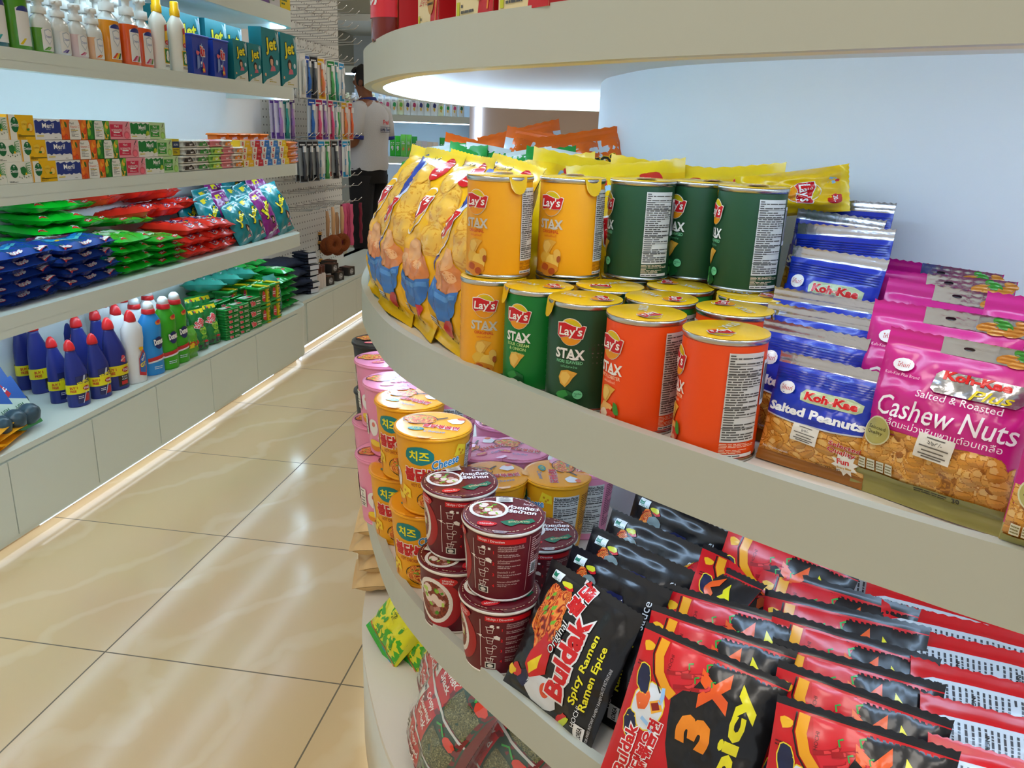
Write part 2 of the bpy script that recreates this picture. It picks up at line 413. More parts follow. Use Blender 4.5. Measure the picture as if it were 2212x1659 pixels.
# far low cabinet under the pegboard
t = thing('base_cabinet', 'far low white cabinet with lit plinth under the pegboard', 'cabinet', (-1.78, 4.9, 0))
sh = lambda q: [(x+1.78, y-4.9) for x, y in q]
fo = lambda d, r: sh(lshelf_outline(4.11, 6.2-d, x1=-1.765-d, r=r))
MB().prism(fo(0, .5), .278, .294, WHITE, 'laminate').build('top_board', t)
MB().prism(fo(.006, .494), .04, .278, WHITE, 'laminate').build('carcass', t)
MB().prism(fo(.05, .45), 0, .04, '#b59c78', 'laminate').build('plinth', t)
for a, b in ((4.16, 4.56), (4.56, 4.98), (4.98, 5.42)):
    MB().box(.009, .016, a+.002-4.9, b-.002-4.9, .056, .272, WHITE, 'laminate').build('door', t)
a, b = fo(.02, .48)[1:-1], fo(.035, .465)[1:-1]
MB().loft([[(p[0], p[1], .02) for p in a], [(p[0], p[1], .039) for p in a], [(p[0], p[1], .039) for p in b], [(p[0], p[1], .02) for p in b], [(p[0], p[1], .02) for p in a]], '#ffffff', 'led_low', False, cap=False, closed=False).build('light_strip', t)

# ---------------------------------------------------------------- island gondola with curved shelves
def catmull(P, n=6):
    out = []
    for i in range(len(P)):
        p0, p1, p2, p3 = [Vector(P[(i+k-1) % len(P)]) for k in range(4)]
        for j in range(n):
            t = j/n; out.append(tuple(.5*((2*p1)+(p2-p0)*t+(2*p0-5*p1+4*p2-p3)*t*t+(3*p1-p0-3*p2+p3)*t**3)))
    return out
GO = [(-.142, 2.617), (-.349, 2.655), (-.522, 2.56), (-.598, 2.36), (-.616, 2.1), (-.596, 1.82), (-.558, 1.625), (-.507, 1.462), (-.426, 1.285), (-.348, 1.147), (-.25, 1.028), (-.163, .945), (-.084, .874), (-.018, .816), (.052, .764), (.116, .718), (.189, .67), (.252, .633), (.313, .60),
      (.45, .535), (.65, .465), (.9, .41), (1.4, .36), (2.2, .34), (2.5, .6), (2.55, 1.3), (2.3, 2.1), (1.4, 2.4), (.6, 2.52), (.1, 2.59)]
CO = [(-.085, 1.638), (-.068, 1.463), (-.041, 1.357), (.001, 1.24), (.06, 1.145), (.16, 1.05), (.25, .99), (.366, .918), (.55, .83), (.8, .76), (1.4, .69), (1.7, .70), (1.8, .9), (1.75, 1.3), (1.4, 1.6), (.9, 1.74), (.4, 1.80), (.1, 1.83), (-.03, 1.80), (-.078, 1.74)]
GO = catmull([(x*.88, y*.88) for x, y in GO]); CO = catmull([(x*1.078, y*1.078) for x, y in CO])
def inset(P, d):
    n = len(P); out = []
    for i in range(n):
        a, b = Vector(P[i-1]), Vector(P[(i+1) % n]); t = (b-a).normalized(); out.append((P[i][0]-t.y*d, P[i][1]+t.x*d))
    return out
def ringwall(mb, A, B, z0, z1, col, m):
    """a closed band between two outlines (A outer, B inner), z0..z1"""
    mb.loft([[(p[0], p[1], z0) for p in A], [(p[0], p[1], z1) for p in A], [(p[0], p[1], z1) for p in B], [(p[0], p[1], z0) for p in B], [(p[0], p[1], z0) for p in A]], col, m, False, cap=False)
    return mb
FAS = '#bec1b3'; GX, GY = .9, 1.2
def island_shelf(zb, zt, lip, label, th=.016, ins=0., lm='led'):
    t = thing('curved_shelf', label, 'shelf', (GX, GY, zb))
    h = zt-zb; sh = lambda q: [(x-GX, y-GY) for x, y in q]; I = lambda d: sh(inset(GO, d+ins))
    MB().prism(I(.0125), h-lip-th, h-lip, '#ece6da', 'laminate').build('board', t)
    ringwall(MB(), I(0), I(.012), .0, h, FAS, 'laminate').build('fascia', t)
    ringwall(MB(), I(.0121), I(.031), .0, .006, '#e3dab4', 'laminate').build('edge_strip', t)
    ringwall(MB(), I(.0315), I(.046), .003, .016, '#ffffff', lm).build('light_strip', t)
island_shelf(1.2835, 1.335, .003, 'highest curved island shelf, carrying the red chilli paste boxes', .011, .010)
island_shelf(.905, .965, .014, 'middle curved island shelf, carrying chip cans and nut bags')
island_shelf(.532, .586, .010, 'lower curved island shelf, carrying noodle cups and ramen packs', lm='led_soft')
sh = lambda q: [(x-GX, y-GY) for x, y in q]; BO = inset(GO, -.012)
o = struct(MB().prism(CO, 0.263, 2.1, '#e9edee', 'paint', True).build('island_core'), 'smooth white rounded core wall of the island display')  # core of the island that the curved shelves wrap around, no building column
isl = thing('island_base', 'white curved island base standing on the floor under the noodle shelf', 'base', (GX, GY, 0))
MB().prism(sh(inset(BO, .001)), .035, .249, '#dedccf', 'laminate', True).build('carcass', isl)
MB().prism(sh(BO), .2495, .262, '#e6e0d4', 'laminate').build('top_board', isl)
MB().prism(sh(inset(BO, .05)), 0, .035, '#b59c78', 'laminate', True).build('plinth', isl)
ringwall(MB(), sh(inset(BO, .03)), sh(inset(BO, .044)), .02, .0345, '#ffffff', 'led_low').build('light_strip', isl)

# ---------------------------------------------------------------- shared printed artwork
def stroke(mb, f, pts, w, col, lift=2, m='film', ml=.012):
    L, Rr = [], []
    for i, p in enumerate(pts):
        a, b = pts[max(i-1, 0)], pts[min(i+1, len(pts)-1)]; dx, dy = b[0]-a[0], b[1]-a[1]; d = math.hypot(dx, dy) or 1
        L.append((p[0]-dy/d*w/2, p[1]+dx/d*w/2)); Rr.append((p[0]+dy/d*w/2, p[1]-dx/d*w/2))
    paint(mb, f, L+Rr[::-1], col, lift, m, ml)
def strands(mb, f, cx, cy, a, b, n, cols, w, lift=2, seed=0, m='film'):
    R = random.Random(seed)
    for i in range(n):
        t, r = R.uniform(0, 2*PI), R.uniform(0, .85)**.6; x, y = cx+a*r*math.cos(t), cy+b*r*math.sin(t)
        d = R.uniform(0, 2*PI); k = R.choice((-1, 1))*R.uniform(.5, 1.6); L = min(a, b)*R.uniform(.35, .8); pts = []
        for q in range(6): pts.append((x, y)); x += L/5*math.cos(d); y += L/5*math.sin(d); d += k*.5
        stroke(mb, f, pts, w, R.choice(cols), lift+.1*(i % 9), m, ml=.02)
def shade(c, k): return tuple(min(1., q*k) for q in lin(c)[:3])
def heap_fn(items, bg):
    """topmost of the overlapping printed ovals: (x, y, a, b, r, colour, light, rim)"""
    pre = [(x, y, a, b, math.cos(r), math.sin(r), c, l, rim) for x, y, a, b, r, c, l, rim in items][::-1]
    def fn(u, v):
        for x, y, a, b, c, s, col, li, rim in pre:
            dx, dy = u-x, v-y; p, q = (dx*c+dy*s)/a, (-dx*s+dy*c)/b; d = p*p+q*q
            if d < 1:
                if d > .86: return rim
                if abs(q+.18*p*p) < .05 and abs(p) < .75: return rim
                return li if (p+.3)**2+(q-.35)**2 < .16 else (shade(col, .78) if q-p*.3 < -.45 else col)
        return bg
    return fn
def nuts(mb, f, reg, cols, light, dark, sa, sb, lift=1, seed=0, m='film', cell=.0007):
    R = random.Random(seed); x0, y0, x1, y1 = reg; it = []
    nx, ny = max(2, round((x1-x0)/(sa*1.35))), max(2, round((y1-y0)/(sb*1.3)))
    for j in range(ny+1):
        for i in range(nx+1): it.append((x0+(i+(j % 2)*.5-.25)/nx*(x1-x0)+R.uniform(-.2, .2)*sa, y0+j/ny*(y1-y0)+R.uniform(-.2, .2)*sb, sa*R.uniform(.9, 1.15), sb*R.uniform(.9, 1.15), R.uniform(-.9, .9), R.choice(cols), light, dark))
    R.shuffle(it); picture(mb, f, reg, round((x1-x0)/cell), round((y1-y0)/cell), heap_fn(it, dark), lift, m)
def ribbon_logo(mb, f, u, v, s, m='card', L=3):
    P = lambda q: [(u+x*s, v+y*s) for x, y in q]
    paint(mb, f, P(ell(0, 0, .455, .52, 26)), '#f6efe0', L, m, .006); paint(mb, f, P(ell(0, 0, .43, .495, 26)), '#f5c518', L+1, m, .006)
    paint(mb, f, P(ell(0, 0, .43, .495, 16, 0, PI*1.06, PI*1.94)), '#f19a16', L+2, m, .006)
    paint(mb, f, P(ell(.05, .22, .26, .22, 14)), '#dcc414', L+2, m, .006)
    rb = [(-.46, -.14), (-.36, -.24), (-.1, -.16), (.15, -.22), (.42, -.2), (.47, .02), (.52, .24), (.42, .27), (.32, .2), (.1, .24), (-.2, .34), (-.46, .3)]
    paint(mb, f, P([(x*1.06, y*1.1) for x, y in rb]), '#f6efe0', L+3, m, .006); paint(mb, f, P(rb), '#d0141e', L+4, m, .006)
    text(mb, f, "Lay's", u+.005*s, v+.0*s, .45*s, '#fbf7ef', .04, L+5.5, bold=.018, shear=.12, w=.82*s, m=m, ml=.006)
def chip(mb, f, u, v, s, r=0., L=3, m='card'):
    q = rot2([(u+x*s, v+y*s) for x, y in [(-.45, .05), (-.3, .38), (.05, .45), (.55, .28), (.3, .02), (.12, -.25), (-.12, -.5), (-.38, -.3)]], u, v, r)
    paint(mb, f, q, '#e3a83c', L, m, .008); paint(mb, f, rot2([(u+x*s, v+y*s) for x, y in [(-.36, .05), (-.25, .3), (.02, .36), (.2, .1), (.02, -.2), (-.14, -.38), (-.3, -.2)]], u, v, r), '#edc05c', L+1, m, .008)
def sticker(mb, f, u, v, w, h, r, price, L=8, m='film'):
    paint(mb, f, rot2(rect(u-w/2, v-h/2, u+w/2, v+h/2), u, v, r), '#ece6da', L, m, .006)
    c, s = math.cos(r), math.sin(r); g = lambda a, b, d=0.: f(u+a*c-b*s, v+a*s+b*c, d)
    text(mb, g, price, 0, h*.2, h*.17, '#3a3632', 0, L+1.5, m=m)
    for k, (yy, ww) in enumerate(((.38, .5), (.02, .8), (-.15, .6), (-.3, .75), (-.4, .55))): paint(mb, g, rect(-w*ww/2, h*yy-h*.025, w*ww/2, h*yy+h*.025), '#6b655e', L+1.5, m, .006)

# ---------------------------------------------------------------- chip cans
CANS = {'yellow': ('#f7a90c', 'ORIGINAL', '#d8481a'), 'green': ('#0c7a2b', 'SOUR CREAM\n& ONION', '#bfe08a'), 'dark green': ('#1f4a2a', 'NORI SEAWEED', '#7fd09a'), 'orange': ('#f8500c', 'SPICY LOBSTER', '#ffd0a8')}
RC, HC = .0377, .112
def make_can(kind):
    col, fl, fc = CANS[kind]; t = thing('chip_can', 'x', 'chip can')
    mb = MB(); mb.lathe([(.0338, .003), (.0343, .006), (.0343, .1035), (.0338, .106)], col, 'card', 44, cap=False); f = cyl_surf(.0343, .0343, HC)
    S2 = '#c9c4b8' if kind == 'yellow' else '#f2efe8'
    ribbon_logo(mb, f, 0, .0815, .0265)
    text(mb, f, 'STAX', 0, .0595, .0105, S2, 0, 3, bold=.035, w=.029, m='card', ml=.006)
    paint(mb, f, ell(.0045, .056, .005, .0022, 10, 0, PI, 2*PI), S2, 4, 'card')
    for i, ln in enumerate(fl.split('\n')): text(mb, f, ln, 0, .0512-i*.0046, .0034, fc, 0, 3, bold=.02, maxw=.026, m='card', ml=.006)
    text(mb, f, 'รสโนริสาหร่าย' if 'green' in kind else 'รสมันฝรั่งแท้', 0, .0466-(.0045 if '\n' in fl else 0), .0026, fc, 0, 3, m='card', maxw=.022)
    chip(mb, f, -.001, .0345, .019, .1)
    if kind == 'yellow':
        for i, (x, y, a, b, c) in enumerate(((-.004, .022, .008, .007, '#e8b640'), (.005, .018, .008, .009, '#f0c65a'), (.0, .010, .011, .008, '#d98a22'), (-.004, .012, .005, .004, '#b8521a'), (.005, .008, .004, .004, '#b04a16'), (.010, .0265, .004, .006, '#e6b652'), (.012, .022, .002, .004, '#a8521e'))):
            paint(mb, f, blob(x, y, a, b, 12, .12, i), c, 4+i*.4, 'card', .006)
    elif kind == 'orange':
        for i, (x, y, a, b, c) in enumerate(((-.002, .020, .010, .006, '#f0b060'), (.001, .012, .011, .008, '#d9381c'), (-.004, .014, .006, .005, '#f4d6b8'), (.004, .010, .005, .004, '#f2b08a'), (-.001, .006, .007, .003, '#b92a16'), (.011, .022, .003, .006, '#3f8a2a'))):
            paint(mb, f, blob(x, y, a, b, 11, .2, i+9, .3), c, 4+i*.4, 'card', .006)
    else:
        for i, (x, y, a, b, c) in enumerate(((0, .014, .010, .008, '#17622c'), (-.004, .018, .006, .005, '#2f8a3a'), (.003, .010, .006, .006, '#0f4d22'), (-.003, .009, .003, .005, '#54a548'))): paint(mb, f, blob(x, y, a, b, 11, .35, i+3), c, 4+i*.4, 'card', .006)
        if kind == 'dark green':
            paint(mb, f, ell(.010, .019, .0046, .0046, 16), '#74cf95', 6, 'card', .006); text(mb, f, 'สาหร่าย\nแท้', .010, .019, .0042, '#1d4a2a', 0, 7, m='card')
        else:
            for i, (x, y, a, b) in enumerate(((-.003, .010, .006, .004), (.004, .008, .006, .004), (.0, .006, .008, .003))): paint(mb, f, blob(x, y, a, b, 10, .2, i), '#e9ecd6', 6+i*.3, 'card', .006)
    # nutrition panel round the side
    a, b = .0343*math.radians(84), .0343*math.radians(138)
    paint(mb, f, rect(a, .0195, b, .098), '#dcdad2', 3, 'card', .006)
    finetext(mb, f, a+.001, .021, b-.001, .097, 34, '#55524c', 4, 'card', seed=4, thick=.5, ml=.006)
    for yy in (.087, .079, .069, .060, .05, .042, .032): paint(mb, f, rect(a, yy, b, yy+.0004), '#4a4844', 4, 'card', .006)
    finetext(mb, f, a, .009, b, .0185, 7, '#ffe6bf' if kind != 'yellow' else '#9a4a0c', 3, 'card', seed=9, thick=.35, ml=.006)
    paint(mb, f, rect(a, .0055, b, .0085), '#e5e2da', 3, 'card', .006); finetext(mb, f, a+.0005, .006, b-.0005, .008, 1, '#444', 4, 'card', 3, ml=.006)
    barcode(mb, f, .0343*math.radians(143), .05, .0343*math.radians(165), .09, 3, 'card', 2)
    finetext(mb, f, -.0343*math.radians(150), .02, -.0343*math.radians(60), .09, 22, fc if kind != 'yellow' else '#c57a10', 2, 'card', seed=12, thick=.25)
    mb.build('body', t)
    MB().lathe([(.0335, 0), (.0352, .0006), (.0354, .0024), (.0346, .0042)], '#b9bbb8', 'metal', 44, cap=True).build('bottom_rim', t)
    MB().lathe([(.0344, .1035), (.0353, .1052), (.0356, .1075), (.0351, .1090), (.0335, .1092), (.0330, .108)], '#cfd1cf', 'metal', 44, cap=True).build('top_rim', t)
    mb = MB(); mb.lathe([(.0352, .1089), (.0354, .10955), (.0349, .10985)], '#e9b90c', 'film', 40, cap=True)
    # pull tab folded over the rim
    tab = [(-.011, .0), (-.009, -.012), (-.005, -.0175), (.0, -.019), (.005, -.0175), (.009, -.012), (.011, 0)]
    r = .0357; V = []
    for k, (x, y) in enumerate(tab): V += [(x, -(r**2-x*x)**.5-.0004-abs(y)*.12, .1092+y*.95)]
    ctr = [(x, -(r**2-x*x)**.5+.002, .11) for x, _ in tab]
    for k in range(len(tab)-1): mb.add([V[k], V[k+1], ctr[k+1], ctr[k]], [(0, 1, 2, 3)], '#e9b90c', 'film', True)
    for k in range(1, len(tab)-2): mb.add([V[0], V[k], V[k+1]], [(0, 1, 2)], '#e9b90c', 'film', True)
    mb.add([V[0], V[-2], V[-1]], [(0, 1, 2)], '#e9b90c', 'film', True)
    g = disc_surf(.10985)
    ribbon_logo(mb, g, .012, .012, .022, 'film', 2); text(mb, g, 'STAX', -.008, -.010, .0085, '#cfcab0', .6, 3, bold=.03, w=.025)
    lo = mb.build('lid', t); lo.rotation_euler = (0, 0, math.radians({'yellow': 75, 'green': -40, 'dark green': -50, 'orange': -75}[kind]))
    return t
def face_cam(x, y, a=0.): return (0, 0, math.atan2(-x, y)+math.radians(a))
CAN = {k: make_can(k) for k in CANS}
ZM = .951
for o in CAN.values():
    for c in o.children: c.scale = (1.07, 1.07, 1.018)
def can(kind, p, lvl, a, label): put(CAN[kind], (p[0], p[1], ZM+lvl*(HC+.0003)), face_cam(p[0], p[1], a), label, 'tubes of stacked potato chips')
can('yellow', (-.156, .905), 0, -14, 'yellow chip can of the lower layer, under another yellow can beside the chip bags')
can('yellow', (-.153, .915), 1, -43, 'yellow chip can in the upper layer, beside the leaning chip bags')
can('yellow', (-.0735, .942), 1, -37, 'yellow chip can in the upper layer, between a yellow and a dark green can')
can('dark green', (.006, .960), 1, -76, 'dark green chip can in the upper layer, right beside a yellow can')
can('dark green', (.075, .985), 1, -48, 'dark green chip can in the middle of the three front ones of the upper layer')
can('dark green', (.125, .925), 1, -72, 'dark green chip can of the upper layer, nearest the blue nut bags')
can('green', (-.097, .860), 0, -34, 'bright green sour cream chip can in the front row of the lower layer')
can('dark green', (-.043, .809), 0, -20, 'dark green chip can in the front row of the lower layer, with white price sticker')
can('orange', (.018, .757), 0, -52, 'orange chip can in the lower layer, beside the dark green can')
can('orange', (.087, .706), 0, -76, 'orange chip can in the lower layer, beside the peanut bag')
can('yellow', (-.0735, .944), 0, -30, 'chip can in the second row of the lower layer, under the second yellow can')
can('dark green', (-.0215, .890), 0, -120, 'chip can in the second row of the lower layer, behind the stickered can')
can('green', (.034, .838), 0, -50, 'chip can in the second row of the lower layer, behind the orange can')
can('orange', (.105, .806), 0, 160, 'orange chip can in the second row of the lower layer, behind the end can')
can('green', (.057, .915), 0, 140, 'chip can in the third lower row, under the dark green cans')
can('yellow', (.003, .968), 0, 140, 'chip can in the third row of the lower layer, left of another covered lid')
can('orange', (.132, .886), 0, 20, 'orange chip can in the third lower row, under the last dark green can')
# price sticker on the stickered can is printed as a part of that can
for o in list(COL.objects):
    if o.get('label', '').endswith('white price sticker'):
        mb = MB(); f = cyl_surf(.0344, .0344, HC); a = .0343*math.radians(52)
        sticker(mb, f, a, .062, .031, .024, 0, 'MRP  290/-', 6, 'card'); s = mb.build('price_sticker', o); s['label'] = 'white price sticker'

# ---------------------------------------------------------------- big chip bags at the left end of the middle shelf
def make_chip_bag(seed, blue, w=.155, h=.25, tt=.085):
    t = thing('chip_bag', 'x', 'chip bag'); P = Pouch(w, h, tt, .016, seed, .05, .8, .47); mb = MB()
    P.body(mb, '#f5b80a', 30, 44, back='#c9ccd0' if blue else '#f5b80a', seal_col='#f2c81c'); f = P.f()
    if blue:
        paint(mb, f, [(-.082, .05), (-.05, .06), (-.028, .10), (-.03, .15), (-.012, .185), (-.02, .225), (-.045, .24), (-.082, .235)], '#2a4397', 1)
        paint(mb, f, [(-.03, .15), (-.012, .185), (-.02, .225), (-.014, .226), (-.004, .186), (-.022, .148)], '#c7d3ee', 2)
        text(mb, f, 'Salt', -.055, .062, .013, '#f4f4f4', .1, 4, shear=.2)
    P2 = lambda q, u, v, s, r: [tuple(p) for p in rot2([(u+x*s, v+y*s) for x, y in q], u, v, r)]
    u, v, s = (-.04, .14, .066) if blue else (-.028, .155, .06); R = .9
    paint(mb, f, P2(ell(0, 0, .40, .60, 24), u, v, s, -.12), '#f6efe0', 4); paint(mb, f, P2(ell(0, 0, .37, .56, 24), u, v, s, -.12), '#f3b81c', 5)
    paint(mb, f, P2([(-.42, -.36), (.2, -.22), (.42, .1), (.44, .42), (-.1, .36), (-.40, .02)], u, v, s, 0), '#f6efe0', 6)
    paint(mb, f, P2([(-.39, -.32), (.2, -.18), (.39, .1), (.41, .38), (-.1, .32), (-.37, .02)], u, v, s, 0), '#d3141c', 7)
    text(mb, f, "Lay's", u, v, .43*s, '#fbf7ef', R, 8.5, bold=.02, shear=.1, w=.8*s)
    for i, (x, y, a, b, r) in enumerate(((.03, .175, .030, .034, .4), (.045, .128, .028, .024, -.3), (.012, .205, .024, .02, .2))):
        paint(mb, f, blob(x, y, a, b, 16, .06, i+seed, r), '#d99a2a', 2+i, ml=.01); paint(mb, f, blob(x, y, a*.94, b*.92, 16, .06, i+seed, r), '#eab848', 2.4+i, ml=.01)
    # red price roundel
    paint(mb, f, ell(.046, .222, .0175, .0195, 20), '#d3141c', 6); text(mb, f, '20.-', .046, .223, .012, '#ffffff', 0, 7, bold=.02, w=.022); finetext(mb, f, .036, .209, .056, .213, 1, '#ffd7d0', 7)
    # picture low on the bag: potatoes heaped in a blue cloth
    for i, (x, y, a, b, c) in enumerate(((.018, .088, .026, .022, '#e08a4a'), (-.004, .083, .022, .02, '#e59a58'), (.036, .082, .022, .02, '#d9813e'), (.014, .105, .018, .015, '#e8a866'))):
        paint(mb, f, blob(x, y, a, b, 16, .08, i+3), c, 5+i*.5); paint(mb, f, blob(x-.004, y+.006, a*.5, b*.35, 10, .1, i), '#f0b67c', 5.3+i*.5)
    paint(mb, f, [(-.03, .078), (.0, .066), (.03, .066), (.06, .078), (.054, .046), (.04, .034), (.012, .03), (-.016, .036), (-.03, .05)], '#2f6db8', 8)
    paint(mb, f, [(-.026, .072), (.0, .062), (.028, .062), (.056, .072), (.056, .066), (.028, .056), (.0, .056), (-.027, .066)], '#4f8ccf', 9)
    paint(mb, f, blob(.036, .028, .017, .009, 14, .12, 2, .5), '#c91820', 10)
    text(mb, f, 'โปร 1 ซอง\nฟรี 2 แต้ม', .036, .0145+.004, .009, '#5a3a08', 0, 5)
    paint(mb, f, rect(-.03, .016, -.006, .027), '#eef0f0', 5); finetext(mb, f, -.029, .017, -.007, .026, 3, '#555', 6)
    text(mb, f, 'มันฝรั่งแท้', -.004, .235, .007, '#5a3a08', .1, 5)
    mb.build('body', t); return t
CB = [make_chip_bag(3, False), make_chip_bag(5, True)]
for i, (k, x, y, yaw, lean, roll, lab) in enumerate((
    (1, -.232, .985, -58, 20, 4, 'yellow chip bag with blue swirl, leaning right behind the yellow cans'),
    (0, -.292, 1.06, -55, 19, 3, 'tall shiny yellow chip bag with red price roundel, second from the cans'),
    (1, -.348, 1.135, -56, 18, 2, 'yellow chip bag with blue edge, third from the cans'),
    (0, -.396, 1.225, -58, 18, 3, 'yellow chip bag at the far left end of the middle shelf'))):
    put(CB[k], (x, y, ZM+.004), (math.radians(-lean), math.radians(roll), math.radians(yaw)), lab, 'large potato chip bags')
# ---------------------------------------------------------------- bags heaped behind the cans
def make_plain_bag(name, cat, w, h, tt, seed, col, art, back=None, seal=None, res=(20, 26), crease=1.5):
    t = thing(name, 'x', cat); P = Pouch(w, h, tt, .014, seed, .05, crease, .5); mb = MB()
    P.body(mb, col, res[0], res[1], back=back, seal_col=seal); art(mb, P.f(), P.f(-1)) if art else None
    mb.build('body', t); return t
def art_orange(mb, f, g):
    paint(mb, f, [(-.06, .2), (-.02, .17), (.02, .185), (.06, .16), (.06, .235), (-.06, .235)], '#ef6a10', 1)
    paint(mb, f, blob(.0, .15, .03, .016, 14, .25, 5), '#f6b31a', 2); paint(mb, f, blob(.0, .15, .022, .01, 12, .3, 8), '#1a1410', 3)
    text(mb, f, 'CHEETOS', 0, .185, .018, '#1a1410', .1, 3, bold=.04, w=.085, outline='#f6c81a'); finetext(mb, f, -.055, .05, .055, .12, 7, '#5a5a5a', 1)
    finetext(mb, g, -.055, .08, .055, .22, 14, '#555', 1)
def art_green(mb, f, g):
    paint(mb, f, [(-.06, .15), (.06, .17), (.06, .2), (-.06, .185)], '#f0f2f0', 1); paint(mb, f, rect(-.04, .2, .03, .222), '#e8ece8', 1)
    text(mb, f, 'Tawan', 0, .176, .014, '#c01a20', .12, 3, bold=.02)
def art_yellow(mb, f, g):
    paint(mb, f, ell(.03, .205, .016, .018, 18), '#d3141c', 2); text(mb, f, '20.-', .03, .205, .010, '#fff', 0, 3, bold=.02)
    paint(mb, f, blob(-.03, .2, .012, .01, 12, .2, 3), '#9cc7e0', 2); paint(mb, f, blob(-.028, .21, .005, .005, 10, .1, 3), '#d02a2a', 3)
    ribbon_logo(mb, f, 0, .14, .07, 'film', 3)
BG = {'o': make_plain_bag('snack_bag', 'snack bag', .15, .24, .07, 11, '#d5dadd', art_orange, '#d9dde0', '#ef6a10'), 'g': make_plain_bag('snack_bag', 'snack bag', .13, .22, .06, 12, '#178a34', art_green, '#dfe4e2', '#1f9a3c'), 'y': make_plain_bag('snack_bag', 'snack bag', .15, .235, .075, 14, '#f2c40c', art_yellow, '#e9d9a0', '#f5d020')}
def put_top(pr, h, P, lean, roll, yaw, label, group, stand=None, thin=1.):
    """place a bag of height h so that the middle of its top edge is at P; stand = the height it stands on, which stretches it to fit"""
    from mathutils import Euler
    e = (math.radians(-lean), math.radians(roll), math.radians(yaw)); m = Euler(e).to_matrix(); k = 1.
    if stand is not None: k = (P[2]-stand)/((m @ Vector((0, 0, h))).z)
    put(pr, Vector(P)-m @ Vector((0, 0, h*k)), e, label, group, (max(.9, min(1.12, k)), max(.9, min(1.12, k))*thin, k))
HP = 'snack bags heaped behind the chip cans'
for k, P, lean, roll, yaw, lab in (
    ('o', (-0.246, 1.660, 1.230), 12, -14, 16, 'grey and orange snack bag tilted left at the back of the middle shelf'), ('o', (-0.164, 1.520, 1.222), 10, 8, -8, 'grey snack bag with orange top in the middle of the back heap'), ('o', (-0.102, 1.450, 1.228), 14, -9, 14, 'grey and orange snack bag nearest the white core wall'), ('o', (-0.325, 1.720, 1.201), 12, 12, 16, 'orange snack bag at the back beside the green bags'),
    ('g', (-0.331, 1.420, 1.192), 12, -6, -10, 'green snack bag with shiny top behind the tall yellow bag'), ('g', (-0.254, 1.420, 1.194), 14, 8, 8, 'green and white snack bag behind the yellow chip bags'), ('g', (-0.176, 1.360, 1.193), 12, -10, -6, 'green and white snack bag in the middle of the heap behind the cans'), ('g', (-0.107, 1.320, 1.192), 12, 9, 10, 'green and white snack bag beside the core wall'), ('g', (-0.351, 1.360, 1.177), 16, 10, -50, 'bright green bag behind the last yellow chip bag'),
    ('y', (-0.195, 1.160, 1.183), 12, 7, -14, 'yellow snack bag with folded corner behind the first yellow can'), ('y', (-0.139, 1.180, 1.188), 14, -8, -5, 'yellow snack bag behind the second yellow can'), ('y', (-0.068, 1.160, 1.192), 15, 8, 6, 'yellow snack bag with red price roundel behind the first dark green can'), ('y', (-0.019, 1.100, 1.189), 14, -6, 4, 'yellow snack bag peeking over the first dark green can'), ('y', (0.041, 1.120, 1.191), 18, 5, -10, 'yellow snack bag behind the middle dark green can'), ('y', (0.105, 1.090, 1.190), 18, -5, -20, 'yellow snack bag behind the last dark green can')):
    put_top(BG[k], {'o': .24, 'g': .22, 'y': .235}[k], P, lean, roll, yaw, lab, HP, ZM+.002)
put(BG['y'], (0.119, 1.020, 1.153), (math.radians(-14), math.radians(80), math.radians(-22)), 'yellow snack bag lying sideways over the can lids by the wall', HP, (.36, .6, .54))
